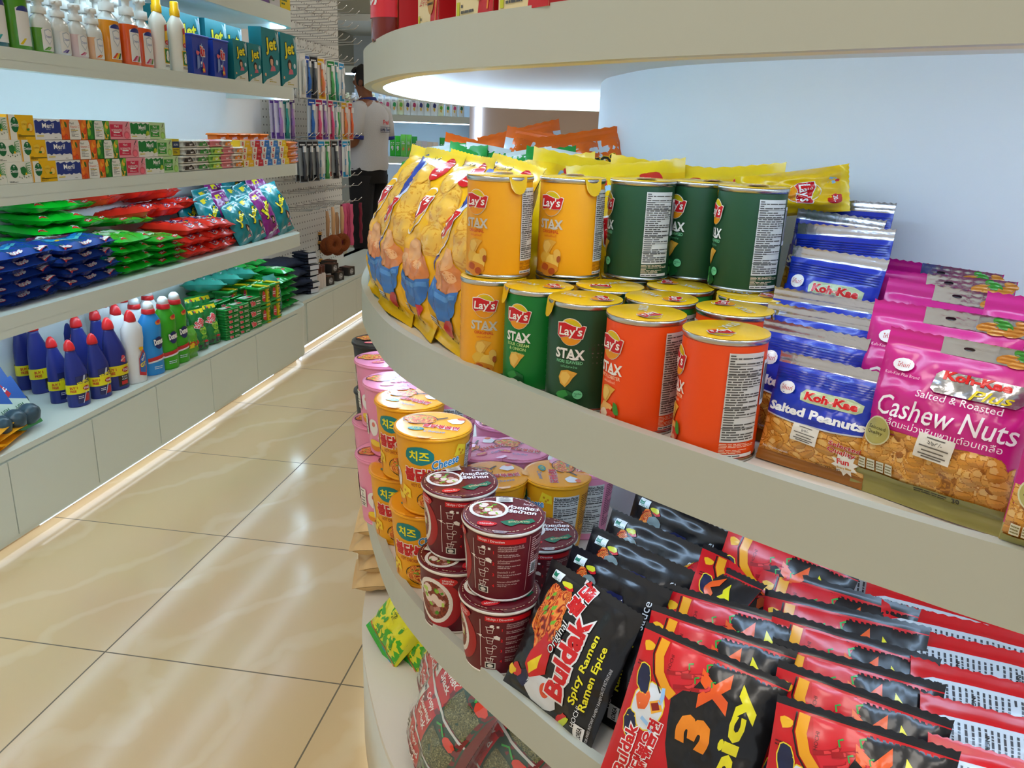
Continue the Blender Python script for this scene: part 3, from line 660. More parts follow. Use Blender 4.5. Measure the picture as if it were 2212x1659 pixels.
# ---------------------------------------------------------------- nut bags
def make_peanut_bag(seed, w=.104, h=.122):
    t = thing('peanut_bag', 'x', 'nut bag'); P = Pouch(w, h, .042, .013, seed, .03, .8, .42); mb = MB()
    bl = '#1c36b4'
    P.body(mb, lambda u, v: '#d8922f' if v < .052 else bl, 26, 60, back='#1c36b4', seal_col='#cfcfd6', seal_m='foil', foot='#9a6224'); f = P.f()
    nuts(mb, f, (-w/2*.99, .012, w/2*.99, .054), ['#e9aa4c', '#dd9a3c', '#e4a244'], '#f2c06c', '#a8641c', .0105, .0075, 1.5, seed)
    paint(mb, f, [(-w/2*.99, .054), (-.02, .0505), (.02, .0505), (w/2*.99, .054), (w/2*.99, .0555), (.02, .052), (-.02, .052), (-w/2*.99, .0555)], '#c9ccd2', 8)
    paint(mb, f, [(-w/2*.99, .0555), (-.02, .052), (.02, .052), (w/2*.99, .0555), (w/2*.99, .08), (-w/2*.99, .08)], bl, 8)
    text(mb, f, 'Salted Peanuts', 0, .0635, .0098, '#f8f8f8', 0, 10, bold=.045, w=.094)
    paint(mb, f, [(x*1.0, y) for x, y in [(-.016, .076), (-.018, .083), (-.014, .088), (.03, .0885), (.041, .085), (.041, .078), (.036, .0745), (-.008, .0745)]], '#b9c79a', 9)
    text(mb, f, 'Koh-Kae', .012, .0815, .0088, '#d8141c', 0, 11, bold=.05, w=.05, outline='#f4ecd8', ow=.03)
    paint(mb, f, ell(-.034, .085, .0085, .007, 14), '#f3f1ee', 9); text(mb, f, 'โก๋แก่', -.034, .085, .005, '#c81a20', 0, 10, maxw=.013)
    text(mb, f, 'Selected\nQuality', .034, .036, .0125, '#c8141c', -.1, 11, bold=.02, outline='#efe6d8', ow=.04, w=.028)
    paint(mb, f, star(.036, .0215, .0125, .0085, 10, .2), '#f4efe2', 11); text(mb, f, 'Fun', .035, .0245, .006, '#d8201c', .05, 12, bold=.03); text(mb, f, 'Every Bite', .036, .0175, .0032, '#d8a010', .05, 12, bold=.03)
    text(mb, f, 'No Preservatives', -.032, .0172, .0028, '#f0ece4', 0, 11); text(mb, f, 'NET WEIGHT', .02, .0135, .0028, '#2a2418', 0, 11)
    for k in range(5): paint(mb, f, rect(-w/2*.97, .0815+.012+k*.0026, w/2*.97, .0815+.0128+k*.0026), '#15298f', 6)
    sticker(mb, f, -.003, .042, .026, .0185, -.06, '৮০/-', 14)
    mb.build('body', t); return t
def make_cashew_bag(seed, w=.128, h=.158):
    t = thing('cashew_bag', 'x', 'nut bag'); P = Pouch(w, h, .05, .016, seed, .03, .8, .42); mb = MB(); pk = '#cf1f83'
    P.body(mb, lambda u, v: pk if v > .03 else '#a79a58', 28, 66, back=pk, seal_col=pk, foot='#98904e'); f = P.f()
    paint(mb, f, [(-.064, .016), (.064, .016), (.064, .048), (.05, .062), (.03, .066), (-.01, .06), (-.04, .06), (-.055, .045)], '#c98428', 1)
    R = random.Random(seed); it = []
    for i in range(26):   # cashew crescents
        x, y, r = -.06+.12*((i*5) % 26)/25, .020+.042*((i*7) % 26)/25, R.uniform(-1.2, 1.2); sg = R.choice((-1, 1))
        for k in range(5):
            th = -1.25+k*.62; it.append((x+.012*math.sin(th+r), y+sg*.010*math.cos(th+r), .0075, .0075, 0, ['#e2a044', '#dd9838', '#e8ab52'][i % 3], '#f0c070', '#b87426'))
        it.append((x, y+sg*.016, .004, .003, r, '#a8661e', '#a8661e', '#8f5414'))
    def fn(u, v, h=heap_fn([q[:7]+(q[5] if False else q[7],) for q in it], None)): return h(u, v)
    paint(mb, f, [(-.0635, .0165), (.0635, .0165), (.0635, .05), (.05, .063), (.03, .066), (-.01, .062), (-.04, .062), (-.056, .048)], '#9a5f1e', 1)
    picture(mb, f, (-.063, .0165, .063, .066), 150, 62, fn, 2)
    paint(mb, f, rect(-.063, .0165, .063, .0225), '#8f8a4c', 9); text(mb, f, '30', .028, .0195, .0045, '#2a2418', 0, 10, bold=.02); finetext(mb, f, -.006, .0175, .022, .0215, 2, '#2a2418', 10)
    for k in range(4): paint(mb, f, rect(-.058+k*.0085, .024, -.051+k*.0085, .034), '#e9e4c8', 9); finetext(mb, f, -.0575+k*.0085, .025, -.0515+k*.0085, .033, 3, '#8a8350', 10)
    text(mb, f, 'Cashew Nuts', .004, .0875, .0185, '#fbf3f6', .0, 10, bold=.005, shear=.12, w=.112)
    text(mb, f, 'Salted & Roasted', .012, .104, .0062, '#fbe6f0', 0, 10, w=.066)
    text(mb, f, 'เมล็ดมะม่วงหิมพานต์อบเกลือ', .004, .0735, .0068, '#fbe6f0', 0, 10, w=.098)
    paint(mb, f, [(-.012, .111), (-.012, .124), (-.008, .128), (.052, .128), (.056, .124), (.056, .113), (.052, .1085), (-.008, .108)], '#bdbcc0', 9, 'foil')
    text(mb, f, 'Koh-Kae', .020, .1245, .008, '#e0181c', 0, 11, bold=.05, w=.052); text(mb, f, 'Plus', .034, .1135, .0085, '#f0d81c', .08, 13, shear=.35, w=.032, bold=.01)
    paint(mb, f, ell(-.042, .1255, .0095, .006, 14), '#f2eeee', 9); text(mb, f, 'โก๋แก่', -.042, .1255, .0045, '#c81a20', 0, 10, maxw=.014); text(mb, f, 'Koh-Kae Plus Brand', -.04, .1165, .0028, '#f5bcd8', 0, 10)
    paint(mb, f, ell(-.046, .062, .0135, .0135, 24), '#d8d2a0', 11); paint(mb, f, ell(-.046, .062, .0122, .0122, 24), '#b3a85a', 12); text(mb, f, 'Selected\nQuality', -.046, .062, .0085, '#3f3a14', 0, 13, w=.018)
    # seal: silver block and almond picture with leaves
    paint(mb, f, rect(-.018, .1425, .026, .1575), '#c9cace', 3, 'foil'); paint(mb, f, rect(.026, .1425, .0635, .1575), '#b9bcc0', 3, 'foil')
    for i, (x, y, a, b, r, c) in enumerate(((.034, .148, .009, .004, .2, '#d99338'), (.045, .152, .009, .004, -.4, '#3f9a34'), (.055, .147, .009, .005, .3, '#d08a30'), (.042, .1445, .008, .003, .1, '#e0a048'), (.06, .153, .007, .003, -.3, '#c9842c'))): paint(mb, f, ell(x, y, a, b, 12, r), c, 4+i*.4)
    paint(mb, f, ell(.004, .150, .0045, .0016, 12), '#2a2228', 5)
    sticker(mb, f, .006, .0605, .029, .022, -.07, '২৯৫/-', 14)
    mb.build('body', t); return t
PN, CW = make_peanut_bag(2), make_cashew_bag(4)
for P, lean, roll, dy, lab in (((0.175, 0.682, 1.047), 13, 0, 0, 'blue peanut bag at the front of its row, by the orange cans'),
    ((0.169, 0.738, 1.063), 12, 1, 3, 'blue peanut bag second in its row, with brownish silver seal'),
    ((0.180, 0.788, 1.070), 11, -1, -2, 'blue peanut bag third in its row'), ((0.197, 0.838, 1.077), 10, 0, 2, 'blue peanut bag fourth in its row, below the raised ones'),
    ((0.215, 0.885, 1.114), 10, 1, -3, 'blue peanut bag with logo showing, lower of the two raised ones'), ((0.225, 0.920, 1.138), 9, -2, 2, 'blue peanut bag with logo showing, higher of the two raised ones'),
    ((0.229, 0.965, 1.147), 8, 2, -4, 'blue peanut bag with silver seal, second from the back'), ((0.248, 1.010, 1.160), 7, -1, 0, 'blue peanut bag at the back against the core wall')):
    put_top(PN, .122, P, lean, roll, -35.5+dy, lab, 'blue peanut bags', ZM+.001 if P[2] < 1.105 else None, .85)
for P, lean, roll, dy, lab in (((0.255, 0.632, 1.084), 13, 0, -2, 'pink cashew bag at the front of its row, full front showing'), ((0.261, 0.695, 1.095), 12, 0, 3, 'pink cashew bag second in its row'),
    ((0.295, 0.780, 1.100), 11, 1, -1, 'pink cashew bag third in its row'), ((0.309, 0.845, 1.102), 10, -2, 2, 'pink cashew bag fourth in its row'), ((0.324, 0.910, 1.103), 9, 1, -2, 'pink cashew bag at the back of its row'),
    ((0.327, 0.535, 1.079), 12, 0, 4, 'pink cashew bag at the right end of the shelf'), ((0.349, 0.680, 1.109), 11, 0, 0, 'pink cashew bag behind the one at the right end')):
    put_top(CW, .158, P, lean, roll, -35.5+dy, lab, 'pink cashew bags', ZM+.001)

# ---------------------------------------------------------------- noodle cups on the lower shelf
ZL = .5765
def noodle_fn(cx, cy, a, b, seed, cols, green=True):
    R = random.Random(seed); gr = [(R.uniform(-.6, .6), R.uniform(-.6, .6), R.uniform(.05, .14)) for _ in range(7)]
    def fn(u, v):
        x, y = (u-cx)/a, (v-cy)/b; r = math.hypot(x, y)
        w = .9+.12*math.sin(5*math.atan2(y, x)+seed)
        if r > w: return None
        if green:
            for gx, gy, g in gr:
                if abs(x-gx) < g and abs(y-gy-.4*(x-gx)) < g*.55: return '#6fae2e'
        n = noise.noise((x*3+seed, y*3, 1.5)); k = math.sin(9*(x*math.cos(n*3)+y*math.sin(n*3))*2.2+n*8)
        return cols[0] if k > .45 else cols[1] if k > -.25 else cols[2] if k > -.75 else cols[3]
    return fn
RED_N = ['#f08a3c', '#e0531e', '#c83412', '#8f1c0a']
def soup_fn(cx, cy, a, b, seed):
    R = random.Random(seed); it = [(cx+R.uniform(-.55, .55)*a, cy+R.uniform(-.55, .55)*b, a*.22, b*.2, R.uniform(0, 3)) for _ in range(5)]
    gr = [(cx+R.uniform(-.6, .6)*a, cy+R.uniform(-.6, .6)*b, a*R.uniform(.08, .16), b*R.uniform(.05, .1), R.uniform(0, 3)) for _ in range(9)]
    mt = [(cx+R.uniform(-.6, .6)*a, cy+R.uniform(-.6, .6)*b, a*R.uniform(.12, .2), b*R.uniform(.08, .14), R.uniform(0, 3)) for _ in range(12)]
    def ins(q, u, v):
        x, y, aa, bb, r = q; c, s = math.cos(r), math.sin(r); dx, dy = u-x, v-y; return ((dx*c+dy*s)/aa)**2+((-dx*s+dy*c)/bb)**2 < 1
    def fn(u, v):
        x, y = (u-cx)/a, (v-cy)/b; r = math.hypot(x, y)
        if r > 1: return None
        if r > .86: return '#ece4da'
        for i, q in enumerate(gr):
            if ins(q, u, v): return ('#8cb83a', '#4f8f2a', '#b6d060')[i % 3]
        for q in it:
            if ins(q, u, v): return '#e9d3c4'
        for i, q in enumerate(mt):
            if ins(q, u, v): return ('#b98478', '#c99a8c', '#9c6254')[i % 3]
        return '#6b2a1c' if noise.noise((x*9, y*9, seed)) > 0 else '#8a3a26'
    return fn
def make_cup(kind):
    t = thing('noodle_cup', 'x', 'noodle cup'); mb = MB()
    if kind == 'maroon': rb, rt, h, col, m = .0415, .0495, .097, '#641420', 'card'
    else: rb, rt, h, col, m = .0385, .0475, .108, {'yellow': '#f2a614', 'pink': '#ee93b2', 'black': '#23211f'}[kind], 'card'
    rr = lambda z: rb+(rt-rb)*z/h
    mb.lathe([(rb-.001, 0), (rb, .0012), (rr(.004), .004)], '#ece6dc' if kind == 'maroon' else col, m, 48, cap=True)
    mb.lathe([(rr(.004), .004), (rr(h-.006), h-.006)], col, m, 48, cap=False); f = cyl_surf(rb, rt, h)
    if kind == 'maroon':
        picture(mb, f, (-.108, .014, -.052, .082), 76, 90, soup_fn(-.08, .048, .027, .033, 3), 3, m)
        paint(mb, f, ell(-.073, .046, .034, .038, 26), '#a8121e', 1, m); paint(mb, f, ell(-.080, .048, .0285, .0345, 26), '#f0eae0', 2, m)
        paint(mb, f, blob(-.058, .083, .011, .007, 14, .1, 2), '#c8141e', 5, m); text(mb, f, 'อร่อยเข้ม\nต้นตำรับ', -.058, .083, .0075, '#fff', 0, 6, m=m)
        text(mb, f, 'ก๋วยเตี๋ยว\nเรือน้ำตก', -.118, .06, .02, '#fff', 0, 4, bold=.02, m=m); text(mb, f, 'น้ำหนักสุทธิ 55 กรัม', -.08, .0095, .0034, '#f4dcd4', 0, 4, m=m)
        stroke(mb, f, [(-.033, .012), (-.033, .082)], .0007, '#f1e6dc', 2, m); paint(mb, f, [(-.0355, .060), (-.0305, .060), (-.033, .056)], '#f1e6dc', 3, m); stroke(mb, f, [(-.038, .0595), (-.027, .056)], .0006, '#f1e6dc', 3, m)
        for i in range(4):    # pictograms: little cups
            y = .069-i*.0155; P = [(-.025, y+.004), (-.0235, y-.0045), (-.018, y-.0045), (-.0165, y+.004)]
            stroke(mb, f, P, .0007, '#f1e6dc', 3, m); stroke(mb, f, [(-.0262, y+.004), (-.0153, y+.004)], .0008, '#f1e6dc', 3, m); stroke(mb, f, [(-.0245, y-.0003), (-.017, y-.0003)], .0006, '#f1e6dc', 3, m)
            if i == 0: paint(mb, f, blob(-.0185, y+.006, .0028, .0022, 9, .2, 1), '#f1e6dc', 3, m); paint(mb, f, rect(-.013, y+.004, -.010, y+.007), '#f1e6dc', 3, m)
            if i == 1: paint(mb, f, [(-.015, y+.003), (-.009, y+.0015), (-.0085, y+.006), (-.0125, y+.0085), (-.0165, y+.007)], '#f1e6dc', 3, m)
            if i == 2: stroke(mb, f, ell(-.015, y+.0065, .0028, .0025, 10), .0007, '#f1e6dc', 3, m)
            if i == 3: stroke(mb, f, [(-.020, y+.0005), (-.019, y+.0075), (-.012, y+.008)], .0008, '#f1e6dc', 3, m)
            text(mb, f, str(i+1), -.0065, y+.001, .0042, '#e01420', 0, 3, bold=.03, m=m)
        paint(mb, f, rect(-.027, .0115, -.013, .0205), '#e9e2d6', 3, m); paint(mb, f, rect(-.0258, .0126, -.0142, .0194), '#1d1a18', 4, m); paint(mb, f, ell(-.02, .016, .004, .0026, 12), '#d9d2c6', 5, m)
        paint(mb, f, rect(-.027, .0815, .031, .0885), '#d3121c', 2, m); text(mb, f, 'วิธีปรุง / Direction', -.0255, .085, .0045, '#fbe9e4', 0, 3, al='l', bold=.01, m=m)
        for y, a, b in ((.0745, 'เปิดฝาออกเพียงครึ่งหนึ่ง ใส่\nเครื่องปรุงผงสำเร็จรูป ขึ้นเนื้อ\nและผักแห้งลงในถ้วย', 'Open the lid halfway, add\nsauce, seasoning, dried flake.'), (.0565, 'เทน้ำเดือดจนถึงระดับเส้น\nด้านนอกถ้วย', 'Add hot water to water level\noutside the cup.'), (.042, 'ปิดฝาทิ้งไว้ 3 นาที', 'Close the lid and let it stand\nfor 3 minutes.'), (.0285, 'ครบเวลา เปิดฝาใส่น้ำมัน', 'Open the lid, mix well and\nready to eat.')):
            n = a.count('\n')+1; text(mb, f, a, -.0015, y+.0012, .0026*n, '#e9c9c0', 0, 3, al='l', m=m, maxw=.031); text(mb, f, b, -.0015, y-.0018-.0022*n, .0044, '#f0d8d0', 0, 3, al='l', m=m, maxw=.032)
        stroke(mb, f, [(.037, .012), (.037, .088)], .0006, '#d9a8a0', 2, m); finetext(mb, f, .040, .03, .062, .086, 18, '#d8aba4', 3, m, 5, ml=.02); barcode(mb, f, .042, .034, .052, .05, 4, m, 4)
        text(mb, f, 'ก๋วยเตี๋ยวเรือน้ำตก', .1, .06, .012, '#fff', 0, 3, m=m, maxw=.06)
    elif kind in ('yellow', 'pink', 'black'):
        yel = kind == 'yellow'
        paint(mb, f, blob(-.006, .083, .0185, .0125, 18, .04, 3), '#0f7f7c' if yel else '#e2607f', 2, m)
        text(mb, f, '치즈' if yel else '까르보', -.006, .083, .0135, '#f2e21c' if yel else '#fff', 0, 3, bold=.03, m=m, maxw=.03)
        text(mb, f, 'Cheese' if yel else 'Cream Carbo', .026, .075, .0115, '#0f7fb4', .2, 4, shear=.35, bold=.02, m=m, outline='#fff', ow=.04, maxw=.034)
        text(mb, f, '불닭볶음면', .010, .057, .0185, '#c8141c', 0, 5, bold=.05, m=m, outline='#fff4e4', ow=.05, w=.072)
        text(mb, f, 'HOT CHICKEN FLAVOR RAMEN', .012, .0425, .0045, '#a01c10' , 0, 4, bold=.01, m=m, w=.06)
        for i, (x, y, s) in enumerate(((.045, .088, .009), (-.028, .03, .009))):
            if yel: paint(mb, f, [(x-s, y-s*.7), (x+s, y-s*.9), (x+s*.9, y+s*.5), (x-s*.5, y+s)], '#f8d22a', 3, m); [paint(mb, f, ell(x+a*s, y+b*s, s*.18, s*.2, 10), '#d98c14', 4, m) for a, b in ((-.2, .1), (.4, -.2), (.1, -.5))]
            else: paint(mb, f, blob(x, y, s, s*.8, 14, .1, i), '#f6e6e9', 3, m)
        picture(mb, f, (-.012, .008, .044, .038), 70, 40, noodle_fn(.016, .022, .026, .0155, 3, ['#f4b04c', '#e8792c', '#d24e1c', '#a8300f']), 4, m); stroke(mb, f, ell(.016, .022, .026, .0145, 24), .0012, '#2a1c16', 3, m)
        # plain round cheese wheel under the name
        paint(mb, f, blob(-.045, .016, .014, .009, 16, .06, 2), '#e8922a', 2, m); paint(mb, f, blob(-.045, .0205, .013, .005, 16, .06, 2), '#f6d03c', 3, m)
        paint(mb, f, blob(-.046, .045, .010, .014, 14, .1, 4), '#ece8e4', 2, m); paint(mb, f, blob(-.045, .05, .0035, .004, 10, .1, 4), '#e07a6a', 3, m)
        a, b = .056, .092; paint(mb, f, rect(a, .012, b, .092), '#d8d6d0', 2, m); text(mb, f, 'Nutrition Facts', (a+b)/2, .0885, .0045, '#26241f', 0, 3, bold=.03, m=m, w=.032); finetext(mb, f, a+.001, .014, b-.001, .085, 24, '#4a4741', 3, m, 8, ml=.02)
        for y in (.0855, .062, .04): stroke(mb, f, [(a, y), (b, y)], .0008, '#26241f', 4, m)
        finetext(mb, f, .097, .02, .125, .09, 22, '#7a4a10' if yel else '#7a3a50', 2, m, 6, ml=.02); barcode(mb, f, -.10, .03, -.085, .075, 3, m, 6)
        sticker(mb, f, -.066, .045, .014, .03, 0, '৳', 6, m)
    mb.build('cup', t)
    mb = MB(); rim = '#efe8dc' if kind == 'maroon' else col
    mb.lathe([(rr(h-.006), h-.006), (rt+.0005, h-.0058), (rt+.0022, h-.004), (rt+.0022, h-.002), (rt+.0012, h-.0008), (rt-.004, h-.0006)], rim, 'card', 48, cap=False); mb.build('rim', t)
    mb = MB(); lc = {'maroon': '#641420', 'yellow': '#f2a01c', 'pink': '#ef92b0', 'black': '#26221f'}[kind]
    mb.lathe([(rt+.0018, h-.0006), (rt+.0016, h+.0002), (rt-.002, h+.0004)], lc, 'film', 48, cap=True)
    mb.add([(rt*.62*s, -rt*.86+dy, h+.0003+dz) for s, dy, dz in ((-.35, 0, 0), (.35, 0, 0), (.2, -.011, .002), (-.2, -.011, .002))], [(0, 3, 2, 1)], lc, 'film')
    g = disc_surf(h+.0004)
    if kind == 'maroon':
        picture(mb, g, (-.043, -.014, .005, .033), 80, 78, soup_fn(-.019, .0095, .0235, .023, 8), 3, 'film'); paint(mb, g, ell(-.019, .0095, .0245, .024, 28), '#f0eae0', 2)
        text(mb, g, 'ก๋วยเตี๋ยว\nเรือน้ำตก', .023, .013, .021, '#ffffff', -.1, 3, bold=.03, maxw=.038); text(mb, g, 'วุ้นเส้น', .029, .028, .006, '#fff', -.2, 3)
        paint(mb, g, [(-.002, -.022), (.012, -.014), (.018, -.018), (.036, -.009), (.04, -.016), (.031, -.024), (.022, -.023), (.012, -.032), (.004, -.029)], '#166a4c', 3); text(mb, g, 'สูตรโบราณ', .02, -.02, .0065, '#ecd9a0', .15, 4, maxw=.026)
        paint(mb, g, blob(-.018, -.029, .012, .0065, 14, .1, 2), '#cf1622', 3); text(mb, g, 'อร่อยเข้ม', -.018, -.029, .004, '#fff', 0, 4)
        for k in range(60):
            a0 = 2*PI*k/60; 
            if k % 5: stroke(mb, g, [(.0465*math.cos(a0), .0465*math.sin(a0)), (.0465*math.cos(a0+.07), .0465*math.sin(a0+.07))], .0009, '#e9c9a8', 2)
        sticker(mb, g, -.002, .037, .021, .013, .1, 'MRP 130/-', 6)
    else:
        picture(mb, g, (-.042, -.005, .002, .031), 64, 54, noodle_fn(-.02, .013, .022, .017, 5, ['#f4b04c', '#e8672c', '#cf4420', '#a02a12']), 3); stroke(mb, g, ell(-.02, .013, .022, .0165, 26), .0013, '#3a2a20', 4); stroke(mb, g, [(.001, .018), (.013, .026)], .003, '#3a2a20', 4)
        text(mb, g, '불닭볶음면', .012, -.008, .0115, '#c8141c', -.1, 4, bold=.04, outline='#fff', ow=.04, w=.046); paint(mb, g, ell(-.017, -.0195, .0105, .0055, 18), '#12827c' if kind == 'yellow' else '#e45c80', 3); text(mb, g, '치즈' if kind == 'yellow' else '까르보', -.017, -.0195, .0055, '#f6e93a', 0, 4, maxw=.017)
        text(mb, g, 'Cheese' if kind == 'yellow' else 'Carbo', .008, -.026, .0065, '#1f86b8', 0, 4, shear=.3)
        paint(mb, g, blob(.026, .016, .011, .009, 14, .12, 3), '#f0ece8', 3); paint(mb, g, blob(.031, .024, .006, .004, 10, .1, 3), '#e86a3a', 4)
    mb.build('lid', t); return t
CUP = {k: make_cup(k) for k in ('maroon', 'yellow', 'pink', 'black')}
CH = {'maroon': .0974, 'yellow': .1219, 'pink': .1219, 'black': .1219}
for k in ('yellow', 'pink', 'black'):
    for c in CUP[k].children: c.scale = (1.125,)*3
def cup(kind, p, lvl, a, label, tilt=0): put(CUP[kind], (p[0], p[1], ZL+lvl*(CH[kind]+.0026)), (0, 0, math.atan2(-p[0], p[1])+math.radians(a)), label, 'cups of instant noodles')
cup('maroon', (-0.130, 0.872, 0.674), 0, 14, 'maroon noodle cup at the shelf edge, under another maroon cup by the black packs')
cup('maroon', (-0.130, 0.880, 0.773), 1, -4, 'maroon noodle cup on top of the stack nearest the black packs, directions facing out')
cup('maroon', (-0.203, 0.946, 0.674), 0, 62, 'maroon noodle cup with bowl picture, under another cup beside the yellow ones')
cup('maroon', (-0.203, 0.963, 0.773), 1, 12, 'maroon noodle cup on top of the stack beside the yellow cups')
cup('maroon', (-0.095, 1.032, 0.674), 0, 12, 'maroon noodle cup peeking out behind the topmost front maroon cup')
cup('yellow', (-0.269, 1.046, 0.698), 0, -26, 'yellow cheese noodle cup at the bottom of the front yellow stack')
cup('yellow', (-0.258, 1.035, 0.823), 1, -14, 'yellow cheese noodle cup on top of the front yellow stack')
cup('yellow', (-0.338, 1.160, 0.698), 0, -20, 'yellow cheese noodle cup at the bottom of the second yellow stack')
cup('yellow', (-0.321, 1.141, 0.823), 1, -30, 'yellow cheese noodle cup on top of the second yellow stack')
cup('pink', (-0.381, 1.216, 0.698), 0, 30, 'pink noodle cup at the bottom of the pink stack by the shelf edge')
cup('pink', (-0.368, 1.223, 0.823), 1, 10, 'pink noodle cup wrapped in film on top of the pink stack by the shelf edge')
cup('pink', (-0.439, 1.366, 0.698), 0, 20, 'pink noodle cup at the bottom of the farther pink stack')
cup('pink', (-0.425, 1.345, 0.823), 1, 15, 'pink noodle cup on top of the farther pink stack')
cup('black', (-0.474, 1.470, 0.823), 1, 0, 'black noodle cup on top of a stack behind the pink cups')
cup('black', (-0.498, 1.541, 0.698), 0, 0, 'black noodle cup under the other black one behind the pink cups')
cup('pink', (-0.300, 1.269, 0.698), 0, 80, 'pink noodle cup with white panel, lower one behind the front yellow stack')
cup('pink', (-0.281, 1.206, 0.823), 1, -88, 'pink noodle cup with barcode showing, upper one behind the front yellow stack')
cup('pink', (-0.229, 1.269, 0.698), 0, 40, 'pink noodle cup behind the maroon cups, left of a pink lid')
cup('pink', (-0.216, 1.417, 0.698), 0, 60, 'pink noodle cup far back, under the fascia of the middle shelf')
cup('pink', (-0.168, 1.284, 0.698), 0, -10, 'pink noodle cup with pan picture on its lid, behind the maroon cups')
cup('yellow', (-0.190, 1.162, 0.698), 0, 20, 'yellow cheese noodle cup directly behind the maroon stacks')
cup('yellow', (-0.091, 1.193, 0.698), 0, -78, 'yellow cheese noodle cup with nutrition panel facing out, next to the black packs')
cup('pink', (-0.051, 1.246, 0.698), 0, -80, 'pink noodle cup behind the yellow cup with the nutrition panel')

# ---------------------------------------------------------------- ramen packs
def make_ramen_black(seed, w=.147, h=.168, plain=False):
    t = thing('ramen_pack', 'x', 'ramen pack'); P = Pouch(w, h, .042, .010, seed, .035, 1.1, .48); mb = MB(); P.body(mb, '#141316', 36, 44, seal_col='#1a191c'); f = P.f(); V = PI/2
    picture(mb, f, (-.066, .06, -.012, .15), 70, 112, noodle_fn(-.038, .108, .025, .044, seed, ['#f0923c', '#e25a20', '#c43a14', '#7a1c0a']), 3)
    paint(mb, f, [(-.034, .034), (-.012, .05), (-.014, .078), (-.004, .098), (-.024, .085), (-.03, .095), (-.045, .062), (-.046, .045)], '#d3181e', 4); paint(mb, f, [(-.036, .038), (-.026, .05), (-.026, .068), (-.036, .056), (-.042, .048)], '#f2d21c', 5)
    if plain:
        paint(mb, f, blob(-.004, .118, .03, .02, 16, .1, 3), '#2c2c33', 3); paint(mb, f, blob(-.03, .135, .012, .009, 12, .1, 5), '#7c8a88', 4); paint(mb, f, blob(.012, .13, .018, .01, 12, .2, 7), '#1d2148', 4); text(mb, f, 'sauce', .055, .13, .007, '#d9d9d9', V, 5)
    else: text(mb, f, '불닭', -.008, .147, .022, '#d3141c', V-.2, 7, bold=.04, outline='#efe6e0', ow=.05)
    text(mb, f, 'Buldak', .008, .082, .028, '#d3141c', V, 7, bold=.045, outline='#e9e4e0', ow=.06, w=.098)
    text(mb, f, 'Original', -.0125, .096, .012, '#f4f2ee', V-.1, 9, shear=.2, outline='#0c0c0c', ow=.06, w=.04)
    text(mb, f, 'Spicy Ramen', .036, .082, .0125, '#efe12a', V, 6, bold=.025, w=.082); text(mb, f, 'Ramen Epice', .051, .079, .0115, '#efe12a', V, 6, bold=.025, w=.076)
    text(mb, f, 'HOCHI', .045, .031, .0055, '#eceaea', V, 6); paint(mb, f, rect(.047, .0085, .061, .025), '#e4e0dc', 6); text(mb, f, 'KOREA', .055, .0165, .006, '#1c1a1c', V, 7, bold=.03, w=.0145)
    text(mb, f, 'STIR-FRIED INSTANT RAMEN / RAMEN SAUTE INSTANTANE', .0655, .055, .0034, '#c9c7c7', V, 6, w=.088)
    # plain bowl with a red and navy band low on the pack
    paint(mb, f, blob(-.012, .028, .026, .019, 18, .08, 3), '#d7d9db', 3); paint(mb, f, ell(-.006, .033, .0085, .0085, 18), '#e2512c', 4); stroke(mb, f, [(-.006+.0012*k*math.cos(k*1.2)*.8, .033+.0012*k*math.sin(k*1.2)*.8) for k in range(8)], .0012, '#b8301a', 5)
    paint(mb, f, [(-.055, .022), (-.04, .018), (-.034, .03), (-.04, .042), (-.05, .036)], '#1c2244', 3); paint(mb, f, blob(-.058, .031, .009, .008, 14, .15, 2), '#d01c20', 4); paint(mb, f, blob(-.066, .027, .006, .006, 12, .3, 2), '#f0c41c', 5)
    paint(mb, f, blob(.03, .016, .013, .004, 14, .25, 4, .8), '#c8d42a', 4); paint(mb, f, blob(.024, .017, .012, .004, 14, .25, 7, .8), '#d0181e', 3.4)
    g = P.f(-1); paint(mb, g, rect(-.05, .03, .05, .14), '#b9bcc0', 2); finetext(mb, g, -.048, .032, .048, .138, 16, '#333', 3, ml=.02)
    # marks near the upper seal, seen on the packs behind
    paint(mb, f, rect(-.062, .149, -.046, .159), '#e6e9e6', 6); paint(mb, f, rect(-.061, .152, -.054, .158), '#1f7a5a', 7); text(mb, f, 'HALAL', -.052, .1505, .0028, '#1f7a5a', 0, 7)
    paint(mb, f, blob(-.034, .1515, .008, .0035, 12, .25, 4), '#d8d42a', 6); paint(mb, f, blob(-.031, .1485, .008, .003, 12, .25, 7), '#d0181e', 5.5)
    mb.build('body', t); return t
